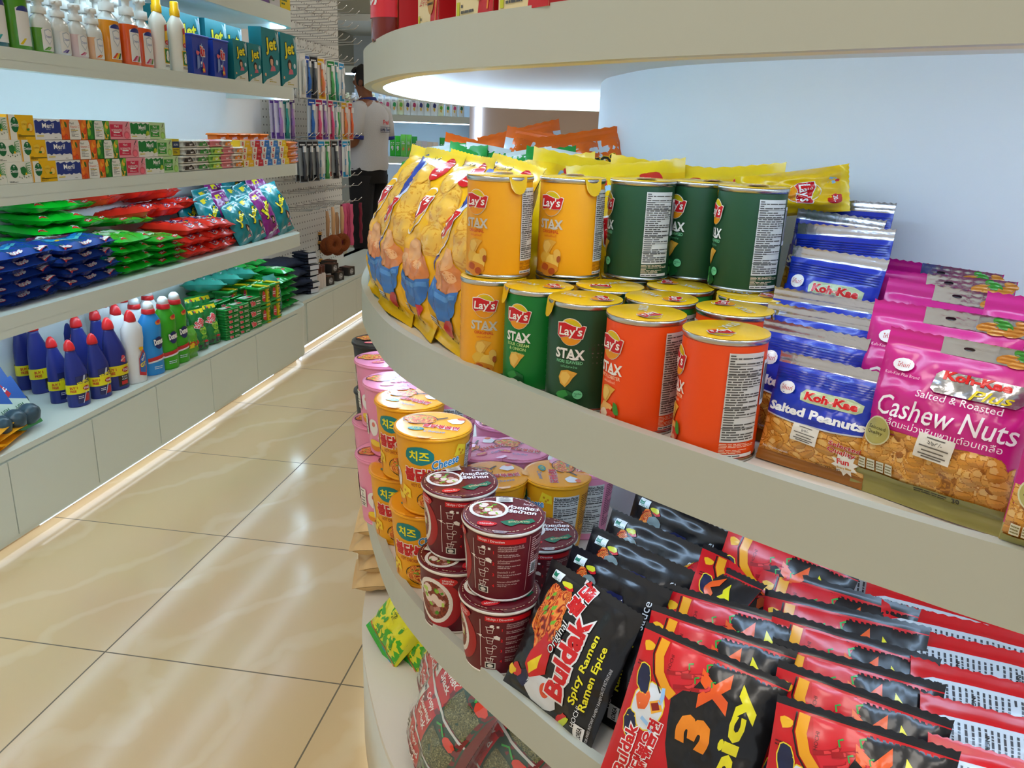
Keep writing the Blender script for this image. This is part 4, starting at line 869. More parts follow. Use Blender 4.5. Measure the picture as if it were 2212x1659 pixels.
def make_ramen_red(seed, w=.152, h=.172):
    t = thing('ramen_pack', 'x', 'ramen pack'); P = Pouch(w, h, .042, .009, seed, .035, 1.0, .48); mb = MB(); rd, bk = '#cc141c', '#151416'
    def cf(u, v): return bk if u > -.018+.03*math.sin((v-.06)*14)*(v < .172) or v > .158 and u > -.05 else rd
    P.body(mb, rd, 36, 44, seal_col='#1a191c', back=bk); f = P.f(); V = PI/2
    paint(mb, f, [(-.004, .013), (.075, .013), (.076, .163), (-.006, .163), (-.006, .146), (-.014, .128), (-.026, .112), (-.022, .09), (-.018, .07), (-.006, .045), (-.01, .03)], bk, 2.5)
    stroke(mb, f, [(-.05, .162), (-.051, .146), (-.045, .13), (-.034, .119), (-.025, .114)], .010, '#f0a01a', 4); stroke(mb, f, [(-.057, .162), (-.058, .145), (-.051, .127), (-.038, .112)], .0016, '#1a1210', 5)
    paint(mb, f, [(-.043, .162), (.004, .162), (-.004, .138), (-.010, .126), (-.028, .121), (-.038, .136)], '#d8202a', 3)
    for i, (x, y, r, s) in enumerate(((-.026, .140, -.5, .010), (-.010, .144, -.3, .012), (-.016, .130, -.7, .010), (.002, .134, -.9, .009))):
        stroke(mb, f, [(x+s*math.cos(r+a*.35)*(1-a*.1)-.001*a*a, y-s*.28*a+s*.5) for a in range(5)], s*.42, '#a80f18', 5+i*.4); stroke(mb, f, [(x+s*math.cos(r+a*.35)*(1-a*.1)-.001*a*a, y-s*.28*a+s*.5) for a in range(4)], s*.26, '#e2383a', 5.2+i*.4)
        stroke(mb, f, [(x+s*.9, y+s*.5), (x+s*.7, y+s*1.0), (x+s*1.1, y+s*1.2)], s*.16, '#2a9a3a', 7)
    text(mb, f, 'HOCHI', -.037, .144, .0035, '#5a0a10', V, 6)
    text(mb, f, '3', .006, .092, .036, '#f0881c', V, 6, bold=.06, w=.03)
    text(mb, f, 'x', .013, .136, .030, '#ee5a1c', V+.15, 6, bold=.05)
    text(mb, f, 'Spicy', .044, .092, .027, '#e8d81c', V, 6, bold=.045, w=.122)
    text(mb, f, 'Buldak', -.056, .046, .0135, '#cc141c', V, 7, bold=.035, outline='#f4ece8', ow=.06, w=.052); text(mb, f, '불닭볶음면', -.036, .052, .0155, '#cc141c', V-.1, 7, bold=.04, outline='#f4ece8', ow=.05, w=.068)
    text(mb, f, 'Ramen', -.018, .022, .005, '#f0d21c', V, 7, bold=.02)
    # plain flame picture on the red half
    paint(mb, f, blob(-.047, .094, .018, .024, 18, .07, 5), '#f4d030', 3); paint(mb, f, blob(-.047, .094, .0168, .0228, 18, .07, 5), '#dfe2e4', 4); paint(mb, f, blob(-.054, .1, .008, .011, 14, .12, 3), '#ef6a30', 5)
    paint(mb, f, [(-.046, .1), (-.036, .106), (-.03, .097), (-.04, .09)], '#f0a82c', 6); paint(mb, f, [(-.044, .099), (-.037, .103), (-.033, .097), (-.04, .093)], '#8a1c10', 6.6)
    for y in (.118, .070): paint(mb, f, blob(-.06, y, .0085, .016, 16, .12, int(y*100), .3), '#f4d030', 5); paint(mb, f, blob(-.06, y, .0074, .0148, 16, .12, int(y*100), .3), '#1b2142', 5.5)
    stroke(mb, f, [(-.036, .118), (-.034, .109), (-.036, .101)], .004, '#9cc4ea', 6); stroke(mb, f, [(-.05, .082), (-.04, .078), (-.034, .07)], .004, '#9cc4ea', 6)
    paint(mb, f, blob(-.065, .15, .007, .005, 10, .25, 3), '#f0b01c', 3); finetext(mb, f, -.072, .128, -.06, .134, 2, '#5a0a10', 3, ml=.02)
    picture(mb, f, (-.012, .013, .012, .03), 40, 28, noodle_fn(0, .020, .012, .009, 4, RED_N, False), 5)
    mb.build('body', t); return t
def make_ramen_back(seed, w=.16, h=.165):
    t = thing('ramen_pack', 'x', 'ramen pack'); P = Pouch(w, h, .048, .012, seed, .035, 1.2, .48); mb = MB(); P.body(mb, '#d2121a', 34, 40, seal_col='#cc1018'); f = P.f()
    paint(mb, f, [(-.077, .098), (-.06, .103), (0, .101), (.06, .104), (.078, .1), (.078, .148), (0, .150), (-.06, .149), (-.077, .143)], '#cfd2d4', 2)
    for k in range(26):
        R = random.Random(k); x = -.07+k*.0054; y = .1455
        while y > .108:
            q = R.uniform(.0015, .006); paint(mb, f, rect(x, y-q, x+.0021, y), '#4a4a4c', 4, ml=.02); y -= q+.0009
            if R.random() < .04: break
    for x in (-.025, .03, .055): text(mb, f, 'INGREDIENT', x, .125, .004, '#1c1c1e', -PI/2, 5, bold=.03, w=.03)
    paint(mb, f, [(-.077, .02), (-.03, .06), (.03, .07), (.078, .05), (.078, .03), (.02, .045), (-.03, .035)], '#161416', 2); stroke(mb, f, [(-.076, .026), (-.03, .064), (.03, .074), (.077, .054)], .002, '#e8d81c', 3)
    mb.build('body', t); return t
RBP = make_ramen_black(4, plain=True)
RB, RR_, RK = make_ramen_black(3), make_ramen_red(5), make_ramen_back(7)
GB = 'ramen noodle packs'
RN = -40.5
for P, lean, roll, yaw, lab in (((-0.009, 0.815, 0.729), 25, 2, -40, 'black ramen pack at the front with red noodle picture, beside the maroon cups'),
    ((0.016, 0.858, 0.733), 25, -1, -36, 'black ramen pack second in its row'), ((0.042, 0.903, 0.737), 25, 1, -34, 'black ramen pack third in its row'),
    ((0.065, 0.950, 0.741), 25, 0, -36, 'black ramen pack fourth in its row'), ((0.094, 0.995, 0.750), 14, 3, -38, 'black ramen pack at the back standing highest under the shelf')):
    put_top(RB if lab.endswith('cups') else RBP, .168, P, lean, roll, yaw, lab, GB, ZL+.001, .7)
for P, lean, roll, yaw, lab in (((0.115, 0.714, 0.732), 26, 3, -25, 'red and black extra spicy pack at the front, whole design showing'), ((0.125, 0.754, 0.735), 26, 0, -22, 'red and black pack second behind the front extra spicy one'),
    ((0.143, 0.798, 0.739), 26, -2, -22, 'red and black pack third behind the front extra spicy one'), ((0.185, 0.881, 0.735), 55, 18, -8, 'red pack lying crooked behind the extra spicy row'),
    ((0.138, 0.873, 0.740), 48, -14, -60, 'red pack tilted against the black packs'), ((0.213, 0.873, 0.775), 20, 8, -24, 'red and black pack standing at the back right under the middle shelf'),
    ((0.239, 0.635, 0.732), 26, 0, -18, 'red and black pack at the front of the second extra spicy row'), ((0.247, 0.678, 0.735), 26, 2, -20, 'red and black pack second in the right extra spicy row'),
    ((0.250, 0.717, 0.739), 26, -1, -18, 'red and black pack third in the right extra spicy row'), ((0.257, 0.758, 0.743), 26, 1, -19, 'red and black pack fourth in the right extra spicy row'),
    ((0.257, 0.800, 0.747), 26, -2, -18, 'red and black pack fifth in the right extra spicy row'), ((0.258, 0.839, 0.751), 26, 2, -20, 'red and black pack last in the right extra spicy row')):
    put_top(RR_, .172, P, lean, roll, yaw, lab, GB, None if lean > 40 or lean < 21 else ZL+.001, .62)
for P, lean, roll, yaw, lab in (((0.380, 0.674, 0.730), 40, 2, -10, 'red pack showing its white text panel, frontmost of its row'), ((0.385, 0.723, 0.735), 40, 3, -9, 'red pack showing its white text panel, second in its row'),
    ((0.387, 0.771, 0.740), 40, 2, -10, 'red pack showing its white text panel, third in its row'), ((0.379, 0.807, 0.745), 40, 2, -12, 'red pack with white panel, fourth in its row'),
    ((0.370, 0.836, 0.750), 38, 4, -14, 'red pack fifth in its row, under the shelf edge'), ((0.353, 0.863, 0.755), 36, 2, -16, 'red pack last in its row under the shelf edge'), ((0.370, 0.620, 0.725), 40, 4, -10, 'red pack at the bottom right corner of the shelf')):
    put_top(RK, .165, P, lean, roll, yaw, lab, GB, None, .7)

# ---------------------------------------------------------------- goods on the long wall shelves (they face +x)
FX = PI/2    # turn so that a front made towards -y looks along +x
def art_box(name, cat, w, d, h, col, art, side=None, top=None, m='card', b=0.):
    t = thing(name, 'x', cat); mb = MB()
    if b: mb.box(-w/2, w/2, -d/2, d/2, 0, h, col, m, b)
    else:
        v = [(x, y, z) for z in (0, h) for y in (-d/2, d/2) for x in (-w/2, w/2)]
        mb.add(v, [(0,2,3,1), (4,5,7,6), (0,1,5,4), (2,6,7,3), (0,4,6,2), (1,3,7,5)], [col, top or col, col, col, side or col, side or col], m)
    f = face_surf((0, -d/2-.0002, 0), (1, 0, 0), (0, 0, 1))
    if art: art(mb, f, w, h)
    mb.build('box' if m == 'card' else 'body', t); return t
def oval_green(mb, f, u, v, s):
    paint(mb, f, ell(u, v, s*.40, s*.5, 20), '#0d6b3c', 2, 'card', .02); text(mb, f, 'Dettol', u, v, s*.24, '#ffffff', 0, 3, bold=.01, w=s*.78, m='card', ml=.02)
    stroke(mb, f, [(u, v+s*.2), (u, v+s*.42)], s*.05, '#e9f3ee', 3, 'card', .02); stroke(mb, f, [(u-s*.1, v+s*.36), (u+s*.1, v+s*.36)], s*.05, '#e9f3ee', 3, 'card', .02)
def a_citrus(mb, f, w, h):
    paint(mb, f, rect(-w/2, 0, -w*.2, h), '#efefe6', 1, 'card', .1); paint(mb, f, rect(-w*.49, 0, -w*.44, h), '#e9a80c', 1.5, 'card', .1); oval_green(mb, f, -w*.24, h*.6, h*.62)
    paint(mb, f, [(w*.0, h*.72), (w*.16, h*.8), (w*.24, h*.7), (w*.2, h*.44), (w*.1, h*.34), (w*.02, h*.46)], '#f3c93a', 2, 'card', .1); text(mb, f, 'CITRUS', w*.12, h*.62, h*.07, '#a8700c', 0, 3, m='card', maxw=w*.18)
    paint(mb, f, ell(w*.34, h*.5, w*.11, h*.2, 16), '#ef9a1c', 2, 'card', .1); paint(mb, f, ell(w*.34, h*.5, w*.085, h*.155, 14), '#f7d26a', 3, 'card', .1); paint(mb, f, blob(w*.24, h*.42, w*.05, h*.06, 9, .3, 2), '#2f7a2a', 4, 'card', .1)
    paint(mb, f, rect(-w*.16, h*.13, w*.48, h*.17), '#5a5a1c', 2, 'card', .1); finetext(mb, f, -w*.16, h*.04, w*.12, h*.24, 3, '#7a5a0c', 2, 'card', 2, .4)
def a_aloe(mb, f, w, h):
    oval_green(mb, f, -w*.2, h*.58, h*.62); paint(mb, f, [(w*.05, h*.72), (w*.2, h*.78), (w*.28, h*.66), (w*.24, h*.42), (w*.16, h*.34), (w*.06, h*.48)], '#1f7a3a', 2, 'card', .1)
    for i in range(6): stroke(mb, f, [(w*.24, h*.45), (w*(.3+.03*i), h*(.9-.09*i)), (w*.46, h*(.95-.13*i))], w*.018, '#3f9a4a', 3, 'card', .1)
    paint(mb, f, blob(w*.25, h*.44, w*.04, h*.06, 9, .3, 4), '#f2c21c', 4, 'card', .1)
    for i in range(5): paint(mb, f, ell(w*(-.02+.09*i), h*(.3-.05*(i % 2)), w*.016, h*.035, 8, .6), '#2a4a34', 2, 'card', .1)
    finetext(mb, f, -w*.44, h*.05, -w*.1, h*.14, 2, '#444', 2, 'card', 3)
def a_name(bg, cream):
    def art(mb, f, w, h):
        R = random.Random(4); top = [(-w/2+w*i/12, h*(.9+.05*math.sin(i*2.1))) for i in range(13)]; bot = [(w/2-w*i/12, h*(.24+.1*abs(math.sin(i*1.9)))) for i in range(13)]
        paint(mb, f, [(x*.98, y) for x, y in top+bot], bg, 1, 'card', .1); text(mb, f, 'Meril', w*(.1 if cream else 0), h*.68, h*.25, '#ffffff', 0, 3, bold=.015, w=w*.44 if not cream else w*.36, m='card', ml=.05)
        text(mb, f, 'মিল্ক সোপ', w*(.1 if cream else 0), h*.5, h*.07, '#e9eef8', 0, 3, m='card', maxw=w*.3)
        if cream: paint(mb, f, ell(w*.38, h*.36, w*.08, h*.14, 14), '#b7cc3a', 3, 'card', .1); paint(mb, f, ell(w*.3, h*.28, w*.05, h*.09, 12), '#8fb02a', 4, 'card', .1)
        paint(mb, f, rect(-w*.46, h*.15, -w*.2, h*.2), '#e8cf3a', 4, 'card', .1); finetext(mb, f, w*.2, h*.06, w*.45, h*.12, 1, '#888', 4, 'card', 2)
    return art
def a_vit(fr, lf, bg):
    def art(mb, f, w, h):
        R = random.Random(len(fr))
        for i in range(14):
            x, y = (-w*.42 if i % 2 else w*.37)+R.uniform(-.1, .1)*w, h*(i+.5)/14; a = h*R.uniform(.14, .22); x = max(-w/2+a*.5, min(w/2-a*.5, x)); c = R.choice(fr)
            paint(mb, f, [(max(-w/2, min(w/2, p)), max(0, min(h, q))) for p, q in ell(x, y, a*.8, a, 14)], c, 1+i*.2, 'card', .1); paint(mb, f, [(max(-w/2, min(w/2, p)), max(0, min(h, q))) for p, q in ell(x, y, a*.55, a*.7, 12)], shade(c, 1.2), 1.1+i*.2, 'card', .1)
        for x, y in ((-.33, .75), (.3, .2)): paint(mb, f, ell(w*x, h*y, w*.04, h*.16, 10, .3), lf, 4, 'card', .1)
        paint(mb, f, [(-w*.22, 0), (w*.2, 0), (w*.22, h*.1), (w*.2, h*.8), (w*.16, h*.98), (-w*.16, h*.98), (-w*.2, h*.8)], '#efefe8', 5, 'card', .1)
        text(mb, f, 'Meril', -w*.1, h*.82, h*.11, '#555', 0, 6, m='card'); text(mb, f, 'Vitamin C', 0, h*.65, h*.13, bg, 0, 6, m='card', maxw=w*.36); finetext(mb, f, -w*.15, h*.12, w*.12, h*.55, 7, '#777', 6, 'card', 3)
        paint(mb, f, rect(-w*.15, h*.46, w*.12, h*.49), '#e9c93a', 6.5, 'card', .1)
    return art
def a_panel(bg, word, c2):
    def art(mb, f, w, h):
        paint(mb, f, [(-w*.48, h*.14), (w*.1, h*.14), (w*.08, h*.3), (w*.14, h*.82), (-w*.48, h*.82)], bg, 1, 'card', .1); text(mb, f, 'Meril', -w*.18, h*.72, h*.14, '#fff', 0, 3, m='card'); text(mb, f, word, -w*.18, h*.5, h*.14, '#fff', 0, 3, m='card', maxw=w*.5)
        paint(mb, f, rect(-w*.34, h*.36, -w*.04, h*.42), '#fff', 3, 'card', .1); finetext(mb, f, -w*.36, h*.2, -w*.02, h*.3, 2, '#f4d8dc', 3, 'card', 2)
        paint(mb, f, ell(w*.3, h*.24, w*.15, h*.22, 16), c2, 2, 'card', .1); paint(mb, f, ell(w*.3, h*.22, w*.1, h*.15, 14), shade(c2, 1.25), 3, 'card', .1); stroke(mb, f, [(w*.28, h*.7), (w*.4, h*.95)], w*.03, '#5a4a4a', 3, 'card', .1); stroke(mb, f, ell(w*.36, h*.45, w*.12, h*.2, 14, 0, .5, 3), w*.012, shade(c2, .8), 3, 'card', .1)
    return art
SP = [('yellow citrus', art_box('soap_box', 'soap box', .101, .05, .0585, '#f5c014', a_citrus, '#e9a80c')), ('white and navy', art_box('soap_box', 'soap box', .109, .05, .0575, '#eceef0', a_name('#22398a', False))),
      ('orange fruit', art_box('soap_box', 'soap box', .117, .05, .0575, '#e8702c', a_vit(['#ee7a24', '#f09a30', '#d9481c'], '#3a6a2a', '#e0602c'), '#c8501c')), ('lime fruit', art_box('soap_box', 'soap box', .112, .05, .0575, '#1f7a34', a_vit(['#7fb83a', '#e6b83a', '#2f8a2a'], '#2a7a2a', '#2f9a5a'), '#16602a')),
      ('red and pink', art_box('soap_box', 'soap box', .109, .05, .0575, '#ef9aa8', a_panel('#d92b52', 'ROSEWATER', '#e2697a'))), ('white and green', art_box('soap_box', 'soap box', .112, .05, .0575, '#eef0ea', a_name('#12803a', True))),
      ('pale green cucumber', art_box('soap_box', 'soap box', .096, .05, .0575, '#bfe0a8', a_panel('#2f9a34', 'CUCUMBER', '#9ccf6a')))]
ALOE = art_box('soap_box', 'soap box', .096, .05, .0585, '#eef0e4', a_aloe, '#dfe6d4')
SX = XE-.034; Z2 = 1.0335
def row_y(px, py, x=SX): return px
ROWN = ['bottom', 'middle', 'top']; SB = 'soap boxes stacked three high'
for r, y in enumerate((2.124, 2.092, 2.055)):
    put(ALOE, (SX, y-.049, Z2+.0588*r), (0, 0, FX), 'white aloe soap box in the %s row, left of the yellow citrus box' % ROWN[r], SB)
    if r < 2: put(ALOE, (SX, y-.146, Z2+.0588*r), (0, 0, FX), 'white aloe soap box in the %s row, cut by the left edge of the photo' % ROWN[r], SB)
    for k, (nm, pr) in enumerate(SP):
        w = [.101, .109, .117, .112, .109, .112, .096][k]
        put(pr, (SX, y+w/2, Z2+.0588*r), (0, 0, FX), '%s soap box in the %s row of the soap shelf' % (nm, ROWN[r]), SB, (1, 1, 1.13) if (r == 2 and k == 0) else None)
        y += w+.0012
# flow-wrapped soap bars and small boxes to the right
def make_bar(col, cap, art, w=.105, d=.06, h=.0285):
    t = thing('soap_bar', 'x', 'soap bar'); mb = MB(); mb.box(-w/2, w/2, -d/2, d/2, 0, h, col, 'film', .008); f = face_surf((0, -d/2-.0003, 0), (1, 0, 0), (0, 0, 1))
    if cap: paint(mb, f, [(-w*.4, h*.2), (w*.28, h*.2), (w*.2, h*.6), (w*.05, h*.85), (-w*.1, h*.6), (-w*.3, h*.7)], cap, 1, ml=.1)
    if art: text(mb, f, art, 0, h*.42, h*.26, '#fff', .1, 3, bold=.02, maxw=w*.5, ml=.1)
    mb.build('body', t); return t
BARS = [('grey and black', make_bar('#d9d8d2', '#242424', 'Meril')), ('white and green', make_bar('#dddcd2', '#1f8a34', 'Meril')), ('lime green', make_bar('#a6dd7a', '#c9e04a', 'Meril', .095)), ('pink', make_bar('#f0929a', None, 'Meril', .095)), ('white and orange', make_bar('#efe4d6', '#f08a2c', 'Meril', .085))]
tag_small = art_box('soap_box', 'soap box', .05, .03, .058, '#d9c21c', lambda mb, f, w, h: (paint(mb, f, rect(-w*.46, h*.45, w*.46, h*.85), '#1c3a6a', 1, 'card', .1), text(mb, f, 'AURA', 0, h*.65, h*.14, '#fff', 0, 3, m='card', maxw=w*.7), finetext(mb, f, -w*.4, h*.1, w*.4, h*.38, 3, '#444', 2, 'card', 1)))
y0 = 2.905
put(tag_small, (SX-.002, 2.90, Z2+.0600), (0, 0, FX), 'small yellow and navy box between the cucumber box and the soap bars', 'soap boxes stacked three high')
for r in range(4):
    y = y0+.004-.004*r+(.026 if r > 1 else 0)
    for k, (nm, pr) in enumerate(BARS):
        w = [.105, .105, .095, .095, .085][k]
        if r == 3 and k == 2: continue
        put(pr, (SX-.004*(k % 2), y+w/2, Z2+.0288*r), (0, 0, FX+.03*(r % 2)), '%s wrapped soap bar in the %s layer of the stack' % (nm, ['lowest', 'second', 'third', 'top'][r]), 'wrapped soap bars in layers'); y += w+.001
def a_two(c1, c2, word):
    def art(mb, f, w, h):
        paint(mb, f, [(-w*.5, 0), (-w*.08, 0), (w*.02, h), (-w*.5, h)], c1, 1, 'card', .1); paint(mb, f, ell(-w*.25, h*.5, h*.3, h*.3, 14), '#d0343c', 2, 'card', .1); finetext(mb, f, -w*.25-h*.2, h*.42, -w*.25+h*.2, h*.6, 1, '#fff', 3, 'card', 1); text(mb, f, word, w*.24, h*.5, h*.2, '#fff' if c2 != 'y' else '#333', 0, 2, m='card', maxw=w*.4)
    return art
LB = [('yellow', '#f3c21c', 'LEMON', '#f4ead0'), ('red', '#d3283a', 'TOTAL', '#f4eee6'), ('blue', '#2f7fd2', 'MILD', '#f4f2ee'), ('light blue', '#3a8ad8', 'COOL', '#f4f2ee'), ('bright yellow', '#f2d01c', 'FRESH', '#f4eee6')]
LBP = [(n, art_box('soap_box', 'soap box', .094, .05, .0275, c, a_two(c1, c, wd), m='card')) for n, c, wd, c1 in LB]
y0 = 3.41
for r in range(4):
    y = y0-.004*r+(.0 if r else 0)
    for k, (nm, pr) in enumerate(LBP):
        put(pr, (SX-.006*(r % 2), y+.047, Z2+.0278*r), (0, 0, FX), '%s soap carton in the %s layer near the shelf end' % (nm, ['lowest', 'second', 'third', 'top'][r]), 'soap cartons in four layers'); y += .0955
OB = [('orange', make_bar('#f08a1c', None, 'SANDAL', .09, .06, .034)), ('deep orange', make_bar('#ee7a24', None, 'SANDAL', .09, .06, .034)), ('peach', make_bar('#e9b08a', None, 'SANDAL', .09, .06, .034))]
for r in range(3):
    y = 3.886
    for k, (nm, pr) in enumerate(OB):
        put(pr, (SX-.006-.034*k*k*.5, y+.045, Z2+.0345*r), (0, 0, FX+.22*k), '%s sandal soap carton in the %s layer at the shelf end' % (nm, ['lowest', 'middle', 'top'][r]), 'sandal soap cartons'); y += .088-.012*k
for k in range(5):
    put(OB[1][1], (SX-.10, 3.42+.105*k, Z2+.1035), (0, 0, FX), 'brownish orange sandal soap carton on the back stack, %s from the left' % ORD[k], 'sandal soap cartons')
    put(OB[1][1], (SX-.10, 3.42+.105*k, Z2), (0, 0, FX), 'deep orange sandal soap carton low in the back stack', 'sandal soap cartons low behind', (1, 1, 3.0))

# ---- bottles and washing powder on the shelf above
Z1 = 1.3905
def bottle_body(mb, prof, col, m, sx=1., sy=.62, n=24): mb.lathe([(r, zz) for r, zz in prof], col, m, n, sx=sx, sy=sy)
def label_plate(mb, w, z0, z1, d, cols, sx=1., rad=.03):
    pass
def make_pump(name, H, R, liquid, lab, level=.62, pump='#e6e4de', tall=False, word='Sepnil', shield=True):
    t = thing(name, 'x', 'bottle'); mb = MB()
    z1 = H*.60; neck = R*.36
    mb.lathe([(R*.92, 0), (R, .004), (R, z1*level)], liquid, 'liquid', 24, sy=.62, cap=False); mb.lathe([(R, z1*level), (R*.99, z1*.82), (R*.86, z1*.93), (neck*1.2, z1*1.04), (neck, z1*1.07)], '#dfe3e0' , 'liquid', 24, sy=.62, cap=False)
    mb.lathe([(R*.9, -.0), (R*.5, .0005)], liquid, 'liquid', 24, sy=.62)
    f = cyl_surf(R, R, H); g = lambda u, v, d=0.: (R*math.sin(u/R)*1.0, -(R*math.cos(u/R))*.62-d, v)
    w = R*.95; zl = (.06*z1, .62*z1) if not tall else (.08*z1, .74*z1)
    paint(mb, g, [(-w*.7, zl[0]), (w*.7, zl[0]), (w*.7, zl[1]), (w*.5, zl[1]+.004), (-w*.5, zl[1]+.004), (-w*.7, zl[1])], '#eceae6', 2, 'film', .008)
    if shield:
        c = (zl[0]+zl[1])/2+.1*z1; s = w*.5; paint(mb, g, [(-s*.9, c+s), (0, c+s*1.3), (s*.9, c+s), (s*.8, c-s*.4), (0, c-s*1.3), (-s*.8, c-s*.4)], '#b9c2cc', 3); paint(mb, g, [(-s*.75, c+s*.85), (0, c+s*1.1), (s*.75, c+s*.85), (s*.68, c-s*.35), (0, c-s*1.1), (-s*.68, c-s*.35)], '#f2f2f2', 4)
        text(mb, g, word, 0, c, s*.5, '#5a6fae', 0, 6, maxw=s*1.4)
    if tall: paint(mb, g, ell(0, zl[1]-.006, w*.62, .014, 14, 0, 0, PI), '#2a3a84', 4)
    for k, c in enumerate(lab): paint(mb, g, [(-w*.66+k*w*.3, zl[0]+.002), (-w*.4+k*w*.3, zl[0]+.002), (w*.0+k*w*.22, zl[0]+.2*(zl[1]-zl[0])), (-w*.2+k*w*.22, zl[0]+.2*(zl[1]-zl[0]))], c, 4)
    mb.build('body', t)
    mb = MB(); mb.lathe([(neck*1.5, z1*1.05), (neck*1.55, z1*1.06), (neck*1.5, z1*1.22), (neck*.8, z1*1.24), (neck*.8, z1*1.36), (neck*1.3, z1*1.38), (neck*1.3, z1*1.5), (neck*.9, z1*1.53)], pump, 'plastic', 18)
    mb.tube([(0, 0, z1*1.45), (-R*.5, -R*.2, z1*1.46), (-R*.95, -R*.35, z1*1.40)], neck*.4, pump); mb.build('pump', t); return t
LQ = {'green': '#5a9a2c', 'clear': '#d9dde0', 'rose': '#dfc4c4', 'peach': '#e6b48a', 'amber': '#f09a14', 'orange': '#f0601c', 'red orange': '#ee5a20'}
GB1 = 'hand wash bottles on the upper shelf'
PB = dict(teal=make_pump('soap_bottle', .25, .042, '#0f5f6c', ['#3fa8a8'], 1.0, '#dcdcd8', True, ' ', False), lime=make_pump('soap_bottle', .24, .04, '#4f9a1c', ['#e6c21c'], .97, '#dfdfdb', True, ' ', False))
small = {k: make_pump('soap_bottle', .168, .036, LQ[k], c, .66) for k, c in (('green', ['#5a9a3a', '#8ac05a']), ('clear', ['#8a7ab0', '#5a4a8a']), ('rose', ['#c95a7a', '#e0a0b0']), ('peach', ['#e0622c', '#f0a05a']))}
big = {k: make_pump('soap_bottle', .25, .043, LQ[k], c, .86, tall=True) for k, c in (('amber', ['#d9481c', '#f0c21c', '#2f6a34']), ('orange', ['#c94a6a', '#e9a0b0', '#5a8a3a']), ('red orange', ['#c94a6a', '#e0a8b0', '#5a8a3a']))}
back = make_pump('soap_bottle', .235, .036, '#e2663a', [], .72, tall=True)
for (px, pr, dx, lab) in ((2.10, PB['teal'], -.045, 'dark teal hand wash bottle at the left end in view'), (2.19, PB['lime'], -.045, 'green hand wash bottle with leaf green label, second from left'),
    (2.275, small['green'], -.038, 'small clear pump bottle with green liquid'), (2.352, small['clear'], -.038, 'small clear pump bottle with purple label'), (2.432, small['rose'], -.038, 'small clear pump bottle with pink label'), (2.51, small['peach'], -.038, 'small clear pump bottle with orange flower label'),
    (2.61, big['amber'], -.05, 'amber refill bottle with blue topped label'), (2.71, big['orange'], -.045, 'orange refill bottle in the middle of the three'), (2.812, big['red orange'], -.06, 'red orange refill bottle beside the white toilet cleaner bottles')):
    put(pr, (XE+dx-.002, px, Z1), (0, 0, FX), lab+' on the upper shelf', GB1)
for k in range(7): put(back, (XE-.125-.012*(k % 2), 2.27+.082*k, Z1), (0, 0, FX), 'tall pump bottle in the back row, %s from the left, behind the small bottles' % ORD[k], GB1)
def make_white_bottle():
    t = thing('cleaner_bottle', 'x', 'bottle'); mb = MB(); R = .042
    mb.lathe([(R*.9, 0), (R, .005), (R, .03), (R*.93, .06), (R*.93, .10), (R, .135), (R*.95, .155), (R*.55, .175), (R*.42, .18)], '#ece8dc', 'plastic', 26, sy=.62); g = lambda u, v, d=0.: (R*.97*math.sin(u/R), -(R*1.005*math.cos(u/R))*.62-d, v)
    paint(mb, g, [(-.004, .088), (.020, .088), (.024, .12), (.022, .143), (-.002, .138), (-.001, .115)], '#f2c01c', 2); paint(mb, g, [(-.001, .122), (.023, .126), (.022, .146), (0, .141)], '#c81e24', 3); paint(mb, g, ell(.008, .088, .012, .0075, 16), '#c8202c', 4); text(mb, g, 'ACI', .008, .088, .006, '#fff', 0, 5)
    text(mb, g, 'OLI OLI', .006, .075, .005, '#1c6a34', 0, 3, bold=.03); paint(mb, g, rect(-.012, .022, .024, .07), '#e9b81c', 2); paint(mb, g, rect(-.009, .025, .021, .067), '#1f7a3a', 3); text(mb, g, '8', .006, .046, .034, '#f2f2ea', 0, 5, bold=.06, w=.02)
    finetext(mb, g, -.012, .01, .022, .018, 2, '#555', 2); mb.build('body', t)
    lo = MB().lathe([(.0175, .178), (.018, .18), (.018, .2), (.0155, .202), (.015, .222), (.013, .2245)], '#f2b60c', 'plastic', 20).build('cap', t)
    for c in t.children: c.scale = (1, 1, 1.09)
    return t
WB = make_white_bottle()
put(WB, (XE-.055, 2.905, Z1), (0, 0, FX), 'white cleaner bottle with yellow cap, left one of the pair', 'white cleaner bottles'); put(WB, (XE-.045, 3.008, Z1), (0, 0, FX), 'white cleaner bottle with yellow cap, right one beside the blue tubs', 'white cleaner bottles')
for k in range(3): put(WB, (XE-.2, 2.55+.16*k, Z1), (0, 0, FX), 'white cleaner bottle with yellow cap far behind the orange bottles, %s from the left' % ORD[k], 'white cleaner bottles', 1.1)
